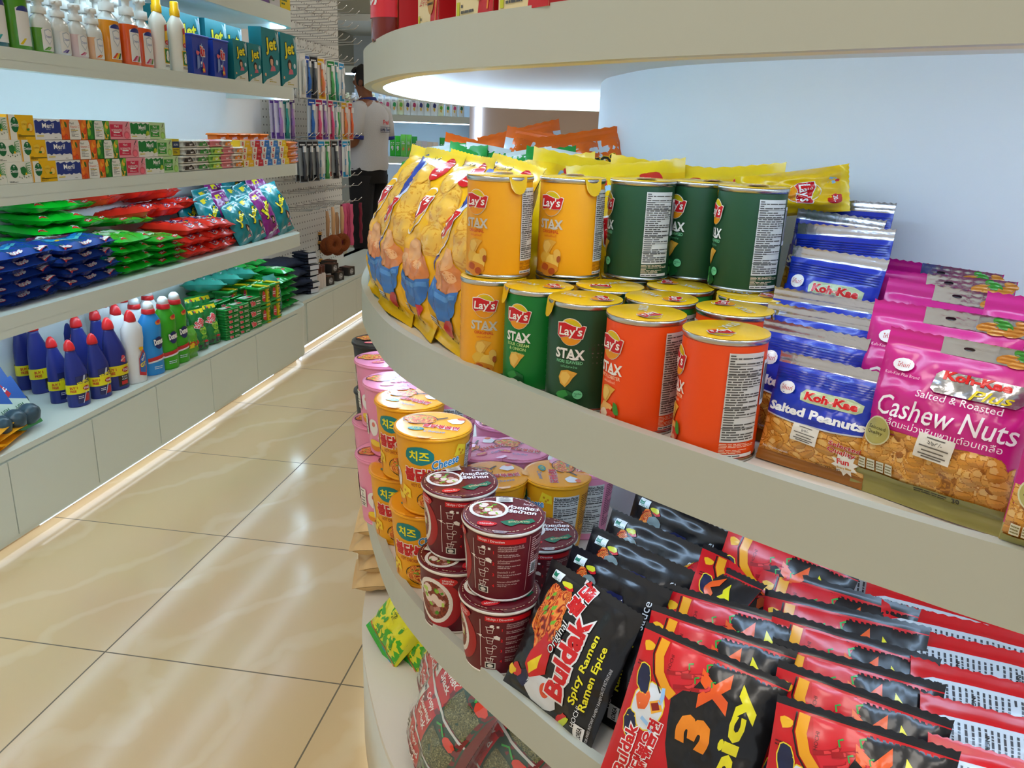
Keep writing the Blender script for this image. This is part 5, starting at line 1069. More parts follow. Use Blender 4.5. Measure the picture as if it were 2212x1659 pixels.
def make_tub():
    t = thing('powder_tub', 'x', 'tub'); mb = MB(); w, d, h = .128, .09, .142
    mb.loft([[(x*k, y*k*.9, zq) for x, y in ((-w/2, -d/2), (w/2, -d/2), (w/2, d/2), (-w/2, d/2))] for k, zq in ((.82, 0), (.96, h*.97))], '#2a48b4', 'film', False)
    f = face_surf((0, -d/2*.80-.001, 0), (1, 0, 0), (0, -.045, 1)); text(mb, f, 'Rin', .006, .088, .036, '#d8202c', .05, 5, bold=.04, outline='#fff', ow=.06, w=.034)
    stroke(mb, f, [(-.004, .03), (.008, .06), (.0, .115)], .004, '#9cc6f0', 3); paint(mb, f, blob(-.028, .08, .012, .008, 12, .2, 2), '#e06a7a', 2); paint(mb, f, [(-.033, .018), (-.012, .03), (-.018, .07), (-.033, .07)], '#7a98d8', 2); paint(mb, f, [(.006, .01), (.028, .012), (.02, .04), (.008, .05)], '#d84a5a', 3); paint(mb, f, blob(.012, .02, .008, .006, 10, .2, 5), '#f0c840', 4); paint(mb, f, rect(-.008, .04, .0, .05), '#e9eef6', 3)
    mb.build('body', t); MB().box(-w/2, w/2, -d/2, d/2, h*.97, h*1.03, '#2f50c8', 'plastic', .006).build('lid', t); return t
TB = make_tub()
put(TB, (XE-.06, 3.135, Z1), (0, 0, FX), 'blue plastic washing powder tub, left one', 'blue powder tubs'); put(TB, (XE-.055, 3.285, Z1), (0, 0, FX), 'blue plastic washing powder tub, right one beside the teal boxes', 'blue powder tubs')
def a_jet(mb, f, w, h):
    paint(mb, f, [(-w/2, 0), (w/2, 0), (w/2, h*.28), (w*.3, h*.2), (0, h*.14), (-w*.3, h*.08)], '#d9dcd4', 1, 'card', .1); paint(mb, f, [(w*.3, h*.97), (w*.5, h*.9), (w*.5, h*.6), (w*.38, h*.8)], '#9fc4cc', 1, 'card', .1)
    text(mb, f, 'Jet', w*.02, h*.7, h*.3, '#f2e21c', .12, 5, bold=.03, outline='#1c3a3a', ow=.05, w=w*.62, m='card', ml=.1)
    # a plain portrait: dark bob haircut, pink top
    x, y = w*.02, h*.36; paint(mb, f, blob(x, y+h*.07, w*.13, h*.1, 16, .05, 2), '#1d1716', 3, 'card', .1); paint(mb, f, ell(x, y+h*.055, w*.085, h*.075, 14), '#d9a98c', 4, 'card', .1); paint(mb, f, [(x-w*.1, y+h*.10), (x, y+h*.11), (x+w*.1, y+h*.10), (x+w*.08, y+h*.14), (x-w*.08, y+h*.14)], '#1d1716', 5, 'card', .1); paint(mb, f, [(x-w*.1, y-h*.12), (x+w*.22, y-h*.1), (x+w*.18, y-h*.02), (x+w*.05, y+h*.0), (x-w*.03, y-h*.03)], '#c86a7c', 3, 'card', .1)
    paint(mb, f, ell(w*.34, h*.42, w*.07, h*.05, 12), '#cfe0ea', 3, 'card', .1); finetext(mb, f, -w*.15, h*.04, w*.25, h*.11, 2, '#b9a83a', 3, 'card', 2)
    paint(mb, f, ell(-w*.36, h*.17, w*.05, h*.03, 10), '#e0b08c', 3, 'card', .1); paint(mb, f, rect(w*.42, h*.88, w*.48, h*.98), '#d9d4d4', 3, 'card', .1)
JB = art_box('powder_box', 'washing powder box', .178, .06, .238, '#0c7f88', a_jet, '#0a6a72', '#0d8a92'); JS = art_box('powder_box', 'washing powder box', .122, .05, .158, '#0c7f88', a_jet, '#0a6a72', '#0d8a92')
for pr, y, dx, lab in ((JS, 3.428, -.03, 'small teal washing powder box, left of the small pair'), (JS, 3.562, -.03, 'small teal washing powder box, right of the small pair'), (JB, 3.725, -.034, 'large teal washing powder box, second from the shelf end'), (JB, 3.925, -.034, 'large teal washing powder box at the shelf end')):
    put(pr, (XE+dx, y, Z1), (0, 0, FX), lab, 'teal washing powder boxes')
for k in range(4): put(JB, (XE-.16-.02*(k % 2), 3.10+.185*k, Z1), (0, 0, FX), 'teal washing powder box in the back row, %s from the left' % ORD[k], 'teal washing powder boxes')
put(JB, (XE-.045, 4.028, Z1), (0, 0, PI), 'teal box turned sideways, its narrow purple edge at the shelf end', 'teal washing powder boxes', (.3, .2, 1))
for o, y, c in ((1, 3.70, '#6a4a8a'), (2, 3.82, '#c9c8cc'), (3, 3.935, '#e8c81c')):
    bx = art_box('carton', 'carton', .11, .07, .16, c, lambda mb, f, w, h: finetext(mb, f, -w*.4, h*.1, w*.4, h*.5, 4, '#3f6a3a', 1, 'card', 3)); put(bx, (XE-.05, y, 1.7355), (0, 0, FX), {1: 'purple', 2: 'grey', 3: 'yellow'}[o]+' carton at the end of the highest shelf', 'cartons on the highest shelf')

# ---------------------------------------------------------------- detergent bags lying in stacks on the third wall shelf
Z3 = .6855
def make_bag(name, cat, w, h, tt, seed, col, art, res=(16, 18), back=None, seal=None, m='film', cr=1.4, fb=False, bl=.5, full=3., edge=.5):
    t = thing(name, 'x', cat); P = Pouch(w, h, tt, .012 if h > .19 else .014, seed, .03, cr, bl, fb, full, edge); mb = MB(); P.body(mb, col, res[0], res[1], m, back=back, seal_col=seal)
    if art: art(mb, P.f(), w, h)
    mb.build('body', t); return t
LIE = (-PI/2, 0, FX)    # lying flat: lower end towards the aisle, printed side up
def lie(pr, x, y, z, label, group, yaw=0., tip=0., scale=None): put(pr, (x, y, z), (-PI/2+tip, 0, FX+yaw), label, group, scale)
def a_green(mb, f, w, h):
    paint(mb, f, blob(0, h*.55, w*.3, h*.2, 16, .15, 3), '#cfe9c4', 1, ml=.03); paint(mb, f, blob(-.02, h*.66, w*.16, h*.08, 14, .2, 5), '#e03a2a', 2, ml=.03); text(mb, f, 'Wheel', 0, h*.64, h*.12, '#ffffff', .1, 4, bold=.04, w=w*.4)
    for u in (-w*.3, w*.32): paint(mb, f, rect(u-.016, .013, u+.016, .031), '#d8242c', 2, ml=.03); text(mb, f, '20% off', u, .022, .010, '#fff', 0, 4, bold=.02, maxw=.028)
    paint(mb, f, blob(w*.25, h*.4, w*.12, h*.1, 12, .3, 6), '#8fd06a', 1.5, ml=.03)
def a_blue(mb, f, w, h):
    stroke(mb, f, [(-w*.45, h*.5), (-w*.2, h*.36), (w*.1, h*.34), (w*.42, h*.5)], .03, '#2a8ad2', 1, ml=.03); stroke(mb, f, [(-w*.45, h*.44), (-w*.2, h*.31), (w*.1, h*.29), (w*.42, h*.45)], .012, '#5fc0c8', 2, ml=.03)
    paint(mb, f, ell(0, h*.6, w*.32, h*.16, 18), '#8a2a5a', 2, ml=.03); paint(mb, f, ell(0, h*.6, w*.32, h*.16, 18, 0, .3, 2.6), '#d24a7a', 2.5, ml=.03); text(mb, f, 'chaka', 0, h*.6, h*.15, '#f4f0f0', .08, 4, bold=.05, w=w*.5)
    paint(mb, f, blob(w*.26, h*.72, w*.1, h*.06, 12, .3, 2), '#8fc03a', 3, ml=.03); paint(mb, f, blob(w*.1, h*.75, w*.12, h*.05, 12, .3, 8), '#e0623a', 3, ml=.03)
    for u, s in ((-w*.36, 'Chaka'), (0, '200g'), (w*.36, 'Chaka')): text(mb, f, s, u, .024, .019, '#f4ecec', .12, 4, bold=.05, outline='#c8242c', ow=.06, w=.052)
    stroke(mb, f, [(-w*.2, .075), (-w*.05, .06)], .007, '#e9ecf0', 3, ml=.03); paint(mb, f, blob(-w*.22, .078, .009, .007, 10, .1, 2), '#e8b82a', 3, ml=.03)
def a_red(mb, f, w, h):
    paint(mb, f, blob(w*.02, h*.56, w*.34, h*.25, 14, .3, 6), '#1f2f72', 1, ml=.03); text(mb, f, 'XTRA\nPOWER', w*.02, h*.56, h*.26, '#f2f0f0', .1, 4, bold=.05, w=w*.42); paint(mb, f, blob(w*.2, h*.7, .016, .014, 10, .2, 3), '#e9eef6', 3, ml=.03)
    paint(mb, f, [(-w*.42, h*.3), (-w*.05, h*.26), (-w*.05, h*.33), (-w*.42, h*.37)], '#c9c2bc', 2, ml=.03); paint(mb, f, rect(-w*.02, h*.25, w*.16, h*.34), '#f0c21c', 3, ml=.03); text(mb, f, '৳ ২৫', w*.07, h*.295, h*.05, '#1a1a1a', 0, 4, maxw=w*.14)
    for u in (-w*.2, w*.22): paint(mb, f, rect(u-.02, .014, u+.02, .042), '#dfe2ea', 2, ml=.03); finetext(mb, f, u-.018, .016, u+.018, .04, 4, '#24306a', 3)
GBG = make_bag('detergent_bag', 'detergent bag', .20, .24, .036, 3, '#14b82a', a_green, full=7., edge=.26); GBG2 = make_bag('detergent_bag', 'detergent bag', .17, .24, .029, 5, '#16b02c', a_green, full=7., edge=.26)
BBG = make_bag('detergent_bag', 'detergent bag', .28, .26, .039, 7, '#1f3f94', a_blue, (24, 22), full=8., edge=.26); RBG = make_bag('detergent_bag', 'detergent bag', .18, .22, .048, 9, '#ee3322', a_red, full=7., edge=.28)
lv = ['lowest', 'second', 'third', 'fourth', 'fifth', 'sixth']
G3 = {'g': 'green detergent bags', 'b': 'blue detergent bags', 'r': 'red detergent bags'}
for k in range(4):
    lie(BBG, XE-.035, 2.385+.012*math.sin(k*2), Z3+.022+.0375*k, 'blue detergent bag, %s of the stack beside the green bags' % lv[k], G3['b'], .02*math.sin(k))
    tri = MB(); 
for k in range(5): lie(BBG, XE-.04+.006*(k % 2), 2.085+.012*math.sin(k*3), Z3+.018+.031*k, 'blue detergent bag, %s of the left blue stack' % lv[k], G3['b'], -.03*math.sin(k*2), -.05*(k == 4))
for k in range(6): lie(BBG, XE-.05, 1.80, Z3+.018+.026*k, 'blue detergent bag, %s of the stack cut by the photo edge' % lv[k], G3['b'], .05)
for k in range(4): lie(GBG, XE-.045, 2.648+.008*math.sin(k*2.2), Z3+.02+.0335*k, 'green detergent bag, %s of the front stack next to the blue bags' % lv[k], G3['g'], .03*math.sin(k*1.7))
for k in range(4): lie(GBG2, XE-.038, 2.858+.006*math.sin(k*2), Z3+.017+.027*k, 'green detergent bag, %s of the narrow stack next to the red bags' % lv[k], G3['g'], -.02*math.sin(k*2))
for k in range(7): lie(GBG, XE-.17, 2.43+.01*math.sin(k*2), Z3+.035+.0425*k, 'green detergent bag, level %s of the tall back stack' % ORD[k], G3['g'], -.25+.04*math.sin(k*1.3), .03*math.sin(k))
for k, (x, y, z, yw) in enumerate(((-.16, 2.62, .185, .2), (-.15, 2.82, .17, -.2), (-.22, 2.70, .24, .1), (-.2, 2.6, .12, 0), (-.2, 2.82, .10, 0))): lie(GBG2, XE+x, y, Z3+z, ['green detergent bag sloping down between the tall stack and the front', 'green detergent bag lying over the narrow green stack', 'green detergent bag topmost behind the front green stacks', 'green detergent bag under the sloping ones', 'green detergent bag low behind the narrow stack'][k], G3['g'], yw, -.12)
for c, (y, n) in enumerate(((3.06, 3), (3.245, 3), (3.39, 3))):
    for k in range(n): lie(RBG, XE-.04-.03*(c == 2), y, Z3+.024+.046*k*(1 if c < 2 else .8), 'red detergent bag, %s level of the %s front stack' % (lv[k], ORD[c]), G3['r'], .03*math.sin(k+c), 0, None if c < 2 else (.7, .9, .85))
for k, (x, y, z, yw) in enumerate(((-.15, 2.93, .20, .35), (-.16, 3.10, .19, .1), (-.2, 2.78, .255, .3), (-.22, 3.02, .262, .15), (-.2, 3.26, .20, 0), (-.22, 3.20, .25, .2))): lie(RBG, XE+x, y, Z3+z, 'red detergent bag in the slanting back layer, %s from the left' % ORD[k], G3['r'], yw, -.16)
for k in range(4): lie(RBG, XE-.23, 2.86+.19*k, Z3+.03, 'red detergent bag hidden low in the back row', G3['r']+' low behind', 0, 0, (1, 1, 3.2))
def a_jetp(mb, f, w, h):
    paint(mb, f, [(-w/2*.9, .02), (w/2*.9, .02), (w/2*.9, h*.26), (w*.2, h*.16), (-w*.3, h*.12)], '#cfd4d0', 1, ml=.03); text(mb, f, 'Jet', 0, h*.58, h*.22, '#f2e21c', .5, 5, bold=.04, outline='#143030', ow=.05, w=w*.6)
    paint(mb, f, blob(w*.14, h*.33, w*.1, h*.09, 12, .1, 2), '#2a1a18', 3, ml=.03); paint(mb, f, ell(w*.15, h*.31, w*.065, h*.06, 12), '#d9a98c', 4, ml=.03); paint(mb, f, [(w*.1, h*.12), (w*.34, h*.1), (w*.24, h*.24)], '#c86a7c', 3, ml=.03)
    paint(mb, f, [(-w*.25, h*.83), (w*.1, h*.84), (w*.1, h*.93), (-w*.25, h*.92)], '#e8d21c', 3, ml=.03); paint(mb, f, rect(w*.16, h*.86, w*.36, h*.94), '#d9dcdc', 3, ml=.03)
JP = make_bag('detergent_pouch', 'detergent pouch', .155, .215, .06, 3, '#0c7f86', a_jetp, (18, 22)); JV = make_bag('detergent_pouch', 'detergent pouch', .155, .215, .06, 6, '#8a1f78', a_jetp, (18, 22))
JG = 'standing washing powder pouches'
for pr, y, x, sc, rl, lab in ((JP, 3.49, -.055, .92, 12, 'teal powder pouch beside the red bags, leftmost of the front four'), (JP, 3.62, -.055, 1.0, 10, 'teal powder pouch second of the front four'), (JV, 3.76, -.055, 1.08, 10, 'purple powder pouch among the teal ones'), (JP, 3.93, -.06, 1.2, 6, 'large teal powder pouch at the shelf end')):
    put(pr, (XE+x, y, Z3+.003), (math.radians(-20), math.radians(-rl), FX), lab, JG, sc)
for k, (x, y, z, s) in enumerate(((-.16, 3.42, .03, 1), (-.17, 3.55, .05, 1), (-.18, 3.68, .06, 1.05), (-.17, 3.82, .06, 1.1), (-.22, 3.50, .08, 1), (-.23, 3.62, .09, 1.1), (-.26, 3.85, .08, 1.35), (-.27, 3.98, .08, 1.35), (-.24, 3.36, .06, .9), (-.16, 3.95, .09, 1.2))):
    put(JP if k % 4 != 1 else JV, (XE+x, y, Z3+z*.4), (math.radians(-14), math.radians(-8+5*(k % 3)), FX), 'powder pouch in the rows behind the front four, %s of them' % ORD[k], JG, s)

# ---------------------------------------------------------------- goods standing on the base cabinet
ZB = .3022
def make_toilet(H, body, cap, lab, angled=True, band=None, clearcap=False, m='plastic'):
    t = thing('cleaner_bottle', 'x', 'bottle'); mb = MB(); R = H*.165; rings = []; cols = []
    prof = [(0, .95, 0), (.02, 1, 0), (.30, .98, 0), (.50, .96, 0), (.62, .80, -.10), (.72, .60, -.20), (.80, .45, -.26), (.84, .42, -.28)] if angled else [(0, .9, 0), (.02, .95, 0), (.25, .93, 0), (.45, .84, 0), (.6, .95, 0), (.74, .92, 0), (.82, .6, 0), (.86, .46, 0)]
    for zq, r, ox in prof: rings.append([(ox*R+r*R*math.cos(2*PI*j/22), r*R*.62*math.sin(2*PI*j/22), zq*H) for j in range(22)])
    mb.loft(rings, body, m); ox = prof[-1][2]*R; f = lambda u, v, d=0.: (R*.97*math.sin(u/R), -(R*.98*math.cos(u/R))*.62-.0012-d, v)
    if band: 
        mb2 = [[(1.03*R*math.cos(2*PI*j/22), 1.03*R*.64*math.sin(2*PI*j/22), zq) for j in range(22)] for zq in (H*.20, H*.34)]; mb.loft(mb2, band, 'film', True, cap=False); g = lambda u, v, d=0.: (R*1.03*math.sin(u/R), -(R*1.03*math.cos(u/R))*.64-.0004-d, v)
        text(mb, g, 'BUY 1\nFREE', -R*.75, H*.27, H*.085, '#c8201c', 0, 3, bold=.03, maxw=R*.7); paint(mb, g, ell(R*.45, H*.27, R*.4, H*.035, 14), '#b01c20', 3); text(mb, g, 'FINIS', R*.45, H*.27, H*.035, '#fff', 0, 5, maxw=R*.6)
    lab(mb, f, R, H); mb.build('body', t)
    mb = MB()
    if clearcap: mb.lathe([(R*.52, H*.835), (R*.54, H*.84), (R*.5, H*.89), (R*.46, H*.9)], cap, 'plastic', 18, c=(ox, 0)); mb.lathe([(R*.46, H*.9), (R*.4, H*.96), (R*.22, H*.995)], '#e6e2e0', 'plastic', 18, c=(ox, 0))
    else:
        q = [(0, .47), (.03, .48), (.09, .40), (.13, .26), (.155, .12)]
        mb.loft([[(ox-R*.5*dz+rr*R*math.cos(2*PI*j/18), rr*R*.8*math.sin(2*PI*j/18), H*(.835+dz)) for j in range(18)] for dz, rr in q], cap, 'plastic')
    mb.build('cap', t); return t
def l_dark(mb, f, R, H):
    paint(mb, f, rect(-R*.5, H*.06, R*.9, H*.46), '#232a5e', 1); text(mb, f, 'FINPIC' , R*.2, H*.36, H*.055, '#f2e21c', .2, 5, bold=.03, maxw=R*1.2); paint(mb, f, [(R*.1, H*.07), (R*.75, H*.07), (R*.85, H*.17), (R*.4, H*.19)], '#b01c24', 3); stroke(mb, f, [(R*.0, H*.05), (R*.4, H*.22)], R*.07, '#d9dcec', 4); paint(mb, f, [(R*.1, H*.36), (R*.3, H*.46), (R*.5, H*.46), (R*.3, H*.34)], '#c9ccdc', 2); finetext(mb, f, -R*.4, H*.12, R*.1, H*.17, 2, '#cfd2e4', 3)
def l_black(mb, f, R, H):
    paint(mb, f, rect(-R*.3, H*.05, R*.95, H*.2), '#15151c', 2); text(mb, f, 'TOTAL\nCLEAN', R*.3, H*.16, H*.055, '#f0f0f4', 0, 4, maxw=R*.9); paint(mb, f, rect(-R*.05, H*.07, R*.6, H*.12), '#c8242c', 3); paint(mb, f, blob(R*.35, H*.42, R*.3, H*.05, 12, .3, 3), '#d84a5a', 2); text(mb, f, 'Strong', R*.3, H*.42, H*.03, '#fff', .5, 4)
def l_white(mb, f, R, H):
    paint(mb, f, [(-R*.1, H*.12), (R*.7, H*.08), (R*.9, H*.2), (R*.85, H*.38), (R*.5, H*.46), (0, H*.34)], '#c8283a', 2); paint(mb, f, [(-R*.0, H*.16), (R*.6, H*.13), (R*.8, H*.22), (R*.75, H*.37), (R*.45, H*.42), (.05*R, H*.33)], '#2f6ab8', 3); text(mb, f, 'GT', R*.35, H*.25, H*.06, '#f0d81c', .2, 5, bold=.04); text(mb, f, 'Shakti', R*.45, H*.35, H*.035, '#fff', .9, 5, bold=.02); paint(mb, f, blob(R*.3, H*.47, R*.3, H*.03, 10, .3, 3), '#f0b81c', 4)
def l_dom(c):
    def lab(mb, f, R, H):
        paint(mb, f, ell(R*.35, H*.44, R*.45, H*.085, 18), '#1c2a6a', 2); text(mb, f, 'Domex', R*.35, H*.46, H*.085, '#f4f4f4', .12, 5, bold=.05, w=R*1.0, outline='#16205a', ow=.05); paint(mb, f, [(-R*.8, H*.19), (R*.95, H*.23), (R*.95, H*.28), (-R*.8, H*.24)], '#c8242c', 2); paint(mb, f, [(-R*.8, H*.17), (R*.95, H*.205), (R*.95, H*.23), (-R*.8, H*.19)], '#e9e6ee', 2.5); paint(mb, f, blob(R*.5, H*.72, R*.35, H*.04, 12, .2, 4), '#e08a3a', 3); paint(mb, f, blob(R*.45, H*.73, R*.2, H*.025, 12, .2, 6), '#d02a34', 4); finetext(mb, f, -R*.3, H*.08, R*.5, H*.13, 2, '#cfe4f4', 3)
    return lab
TD = make_toilet(.228, '#27317e', '#d8262a', l_dark, band='#e6da1c'); TL = make_toilet(.262, '#262f7c', '#d8262a', l_black, band='#e6d21c'); TN = make_toilet(.262, '#27307e', '#d8262a', l_black)
TW = make_toilet(.27, '#e3e2e2', '#d8262a', l_white, False); TWC = make_toilet(.27, '#dedee0', '#d8262a', lambda *a: None, False, clearcap=True)
TB_ = make_toilet(.278, '#2a94e2', '#d4222a', l_dom(0), False, clearcap=True); TG = make_toilet(.282, '#3cab22', '#d4222a', l_dom(1), False, clearcap=True)
TC = 'toilet cleaner bottles on the base cabinet'
for pr, p, a, lab in ((TD, (-1.748, 2.282, 0.302), 20, 'dark blue cleaner bottle with yellow band, front one of the left banded pair'), (TD, (-1.826, 2.301, 0.302), 20, 'dark blue cleaner bottle with yellow band, rear one of the left banded pair'), (TD, (-1.734, 2.377, 0.302), 20, 'dark blue cleaner bottle with yellow band, right of the left banded pair'), (TN, (-1.854, 2.468, 0.302), 20, 'dark blue cleaner bottle just behind the yellow banded ones'),
    (TL, (-1.737, 2.473, 0.302), 20, 'larger dark blue cleaner bottle with barcode band, beside the white bottle'), (TN, (-1.863, 2.583, 0.302), 20, 'dark blue cleaner bottle behind the larger banded one'), (TL, (-1.954, 2.380, 0.302), 10, 'large dark blue bottle at the back with wide yellow band, right of two'), (TL, (-2.026, 2.404, 0.302), 10, 'large dark blue bottle at the back with wide yellow band, left of two'),
    (TN, (-2.088, 2.677, 0.302), 10, 'dark blue cleaner bottle at the back under the shelf, right one'), (TN, (-2.119, 2.635, 0.302), 10, 'dark blue cleaner bottle at the back under the shelf, left one'),
    (TW, (-1.720, 2.557, 0.302), 20, 'white cleaner bottle with red cap at the front, blue and red label'), (TW, (-1.829, 2.636, 0.302), 20, 'white cleaner bottle with red cap second in its row'), (TW, (-1.950, 2.731, 0.302), 20, 'white cleaner bottle with red cap third in its row'), (TW, (-2.068, 2.822, 0.302), 20, 'white cleaner bottle with red cap fourth in its row'), (TW, (-2.164, 2.889, 0.302), 20, 'white cleaner bottle with red cap at the back of its row'),
    (TWC, (-1.831, 2.752, 0.302), 20, 'white bottle with clear cap behind the light blue bottle'), (TWC, (-1.942, 2.844, 0.302), 20, 'white bottle with clear cap second behind the light blue bottle'), (TWC, (-2.052, 2.938, 0.302), 20, 'white bottle with clear cap third behind the light blue bottle'), (TWC, (-1.878, 2.914, 0.302), 20, 'white bottle with clear cap behind the green bottles'),
    (TB_, (-1.719, 2.667, 0.302), 25, 'light blue cleaner bottle with clear cap'), (TG, (-1.708, 2.747, 0.302), 25, 'green cleaner bottle with clear cap, left one'), (TG, (-1.714, 2.834, 0.302), 25, 'green cleaner bottle with clear cap, right one')):
    put(pr, (p[0]-.03, p[1], ZB), (0, 0, FX-math.radians(a)), lab, TC)
# yellow bottle behind
tb = make_toilet(.25, '#efcf1c', '#e9c81c', lambda mb, f, R, H: paint(mb, f, blob(0, H*.5, R*.6, H*.08, 14, .2, 3), '#1f4a8a', 3), False); p = (-1.733, 2.920, 0.302); put(tb, (p[0]-.06, p[1], ZB), (0, 0, FX), 'yellow dish wash bottle behind the lime pack', None)
def a_vim(mb, f, w, h):
    paint(mb, f, rect(-w/2*.93, h*.86, w/2*.93, h*.95), '#e8d81c', 2, ml=.03); text(mb, f, '60', -w*.1, h*.905, h*.05, '#c82a1c', 0, 4, bold=.04); text(mb, f, 'Vim', -w*.05, h*.62, h*.2, '#e8404a', .9, 5, bold=.06, outline='#f4e9ea', ow=.06, w=w*.62)
    paint(mb, f, ell(w*.12, h*.46, w*.24, h*.11, 16), '#a9d84a', 3, ml=.03); paint(mb, f, ell(w*.12, h*.46, w*.19, h*.085, 16), '#7fc03a', 4, ml=.03); paint(mb, f, ell(w*.08, h*.3, w*.2, h*.05, 14), '#6fb53a', 3, ml=.03); paint(mb, f, [(-w*.4, .01), (w*.4, .01), (w*.4, h*.14), (0, h*.18), (-w*.4, h*.13)], '#333a34', 3, ml=.03); paint(mb, f, blob(w*.05, h*.21, w*.22, h*.03, 12, .2, 3), '#c8283a', 4, ml=.03)
VP = make_bag('dish_pouch', 'dish wash pouch', .085, .18, .05, 4, '#16803a', a_vim, (18, 24), fb=True)
for p, lab in (((-1.726, 3.021, 0.302), 'green dish wash pouch with yellow top strip, left one'), ((-1.728, 3.124, 0.302), 'green dish wash pouch with yellow top strip, right one'), ((-1.855, 3.221, 0.302), 'green dish wash pouch behind the front pair'), ((-1.838, 3.279, 0.302), 'green dish wash pouch farther behind the front pair')): put(VP, (p[0]-.03, p[1], ZB), (math.radians(-6), 0, FX-.25), lab, 'green dish wash pouches')
LM = make_bag('lime_pack', 'dish bar pack', .075, .13, .05, 5, '#5aa82a', lambda mb, f, w, h: (paint(mb, f, rect(-w/2*.95, h*.34, w/2*.95, h*.6), '#e8c81c', 2, ml=.03), text(mb, f, '৳52', -w*.2, h*.47, h*.16, '#c8281c', 0, 4, bold=.05), paint(mb, f, blob(w*.2, h*.47, w*.15, h*.08, 12, .3, 3), '#c8281c', 3, ml=.03)), (14, 16)); p = (-1.709, 2.899, 0.302); put(LM, (p[0]-.02, p[1], ZB), (math.radians(-5), 0, FX-.25), 'lime green pack with yellow price band in front of the yellow bottle', None)
# dish wash bars
def a_bar(mb, f, w, h): text(mb, f, 'Vim', -w*.15, h*.5, h*.5, '#e8404a', .1, 4, bold=.06, outline='#f0dede', ow=.06, maxw=w*.35); finetext(mb, f, w*.1, h*.25, w*.42, h*.7, 2, '#e9e6da', 3)
def make_dish(w, d, h, col='#189038'):
    t = thing('dish_bar', 'x', 'dish wash bar'); mb = MB(); mb.box(-w/2, w/2, -d/2, d/2, 0, h, col, 'film', .006); f = face_surf((0, -d/2-.0003, 0), (1, 0, 0), (0, 0, 1)); a_bar(mb, f, w, h); g = face_surf((0, 0, h+.0003), (1, 0, 0), (0, 1, 0)); paint(mb, g, rect(-w*.45, -d*.2, w*.2, d*.25), '#cfdcc8', 1, ml=.1); paint(mb, g, blob(w*.1, .0, w*.15, d*.2, 10, .2, 2), '#d8404a', 2, ml=.1); mb.build('body', t); return t
DB = make_dish(.094, .06, .0225); DB2 = make_dish(.105, .07, .048); DBG = 'dish wash bars stacked beside the green pouches'
for c, (y, n) in enumerate(((3.235, 6), (3.335, 6))):
    for k in range(n): put(DB, (XE-.045, y+.003*math.sin(k*3), ZB+.0228*k), (0, 0, FX-.2), 'green dish wash bar, %s from the bottom of the %s bar stack' % (ORD[k], ['left', 'second'][c]), DBG)
for k in range(3): put(DB2, (XE-.045, 3.442, ZB+.0485*k), (0, 0, FX-.15), 'thick green dish wash bar, %s from the bottom beside the banded packs' % ORD[k], DBG)
for k in range(3): put(DB2, (XE-.13, 3.20+.12*k, ZB+.1), (0, 0, FX), 'green dish wash pack lying behind the bar stacks, %s from the left' % ORD[k], DBG); put(DB2, (XE-.13, 3.20+.12*k, ZB), (0, 0, FX), 'green dish wash pack low behind the bar stacks', DBG+' low behind', (1, 1, 2))
def make_band():
    t = thing('dish_pack', 'x', 'dish wash pack'); mb = MB(); w, d, h = .10, .09, .088; mb.box(-w/2, w/2, -d/2, d/2, 0, h, '#1f9a3a', 'film', .012); mb.box(.006, .036, -d/2-.001, d/2, -.0005, h+.001, '#e9cf1c', 'film', .004); f = face_surf((0, -d/2-.0014, 0), (1, 0, 0), (0, 0, 1)); text(mb, f, '3 in 1', .021, h*.5, .018, '#3a2a10', PI/2, 3, bold=.03, maxw=h*.8); paint(mb, f, blob(-.022, h*.5, .016, .026, 12, .2, 3), '#c8303a', 1, ml=.1); finetext(mb, f, -.036, h*.4, -.01, h*.6, 2, '#f0e0e0', 2); mb.build('body', t); return t
BD = make_band(); BDG = 'green packs with yellow bands'
for k, (x, y, z) in enumerate(((-.05, 3.552, 0), (-.05, 3.552, .09), (-.05, 3.665, 0), (-.05, 3.665, .09))): put(BD, (XE+x, y, ZB+z), (0, 0, FX-.12), 'green pack with yellow band, %s of the %s pair' % (['lower', 'upper'][k % 2], ['left', 'right'][k//2]), BDG)
for k in range(3): put(BD, (XE-.16, 3.45+.12*k, ZB+.085), (0, 0, FX), 'green pack with yellow band in the row behind, %s from the left' % ORD[k], BDG); put(BD, (XE-.16, 3.45+.12*k, ZB), (0, 0, FX), 'green pack low in the row behind the banded packs', BDG+' low behind', (1, 1, .97))
# scourer packs
def a_sc(mb, f, w, h): paint(mb, f, blob(0, h*.5, w*.3, h*.14, 12, .3, 3), '#cfe6c8', 1, ml=.03); paint(mb, f, blob(w*.1, h*.5, w*.12, h*.08, 10, .3, 5), '#d8404a', 2, ml=.03); paint(mb, f, rect(-w*.2, .03, w*.1, .045), '#d8505a', 2, ml=.03)
SCP = make_bag('scourer_pack', 'scourer pack', .112, .2, .034, 8, '#1f9c3c', a_sc, (14, 14), full=6., edge=.3); SCG = 'green scourer packs'
for c, (x, y, n, z0) in enumerate(((-.035, 3.83, 5, .02), (-.04, 3.945, 6, .02), (-.17, 3.78, 6, .05), (-.18, 3.91, 6, .06), (-.17, 3.66, 5, .11), (-.2, 3.54, 4, .13))):
    for k in range(n): lie(SCP, XE+x-.01*(k % 2), y+.01*math.sin(k*2+c), ZB+z0+.033*k, 'green scourer pack, %s from the bottom of %s' % (ORD[k], ['the front stack', 'the end stack', 'the stack behind the front one', 'the stack behind the end one', 'the back stack by the banded packs', 'the farthest left back stack'][c]), SCG, .08*math.sin(k*2+c)-.1, -.03)
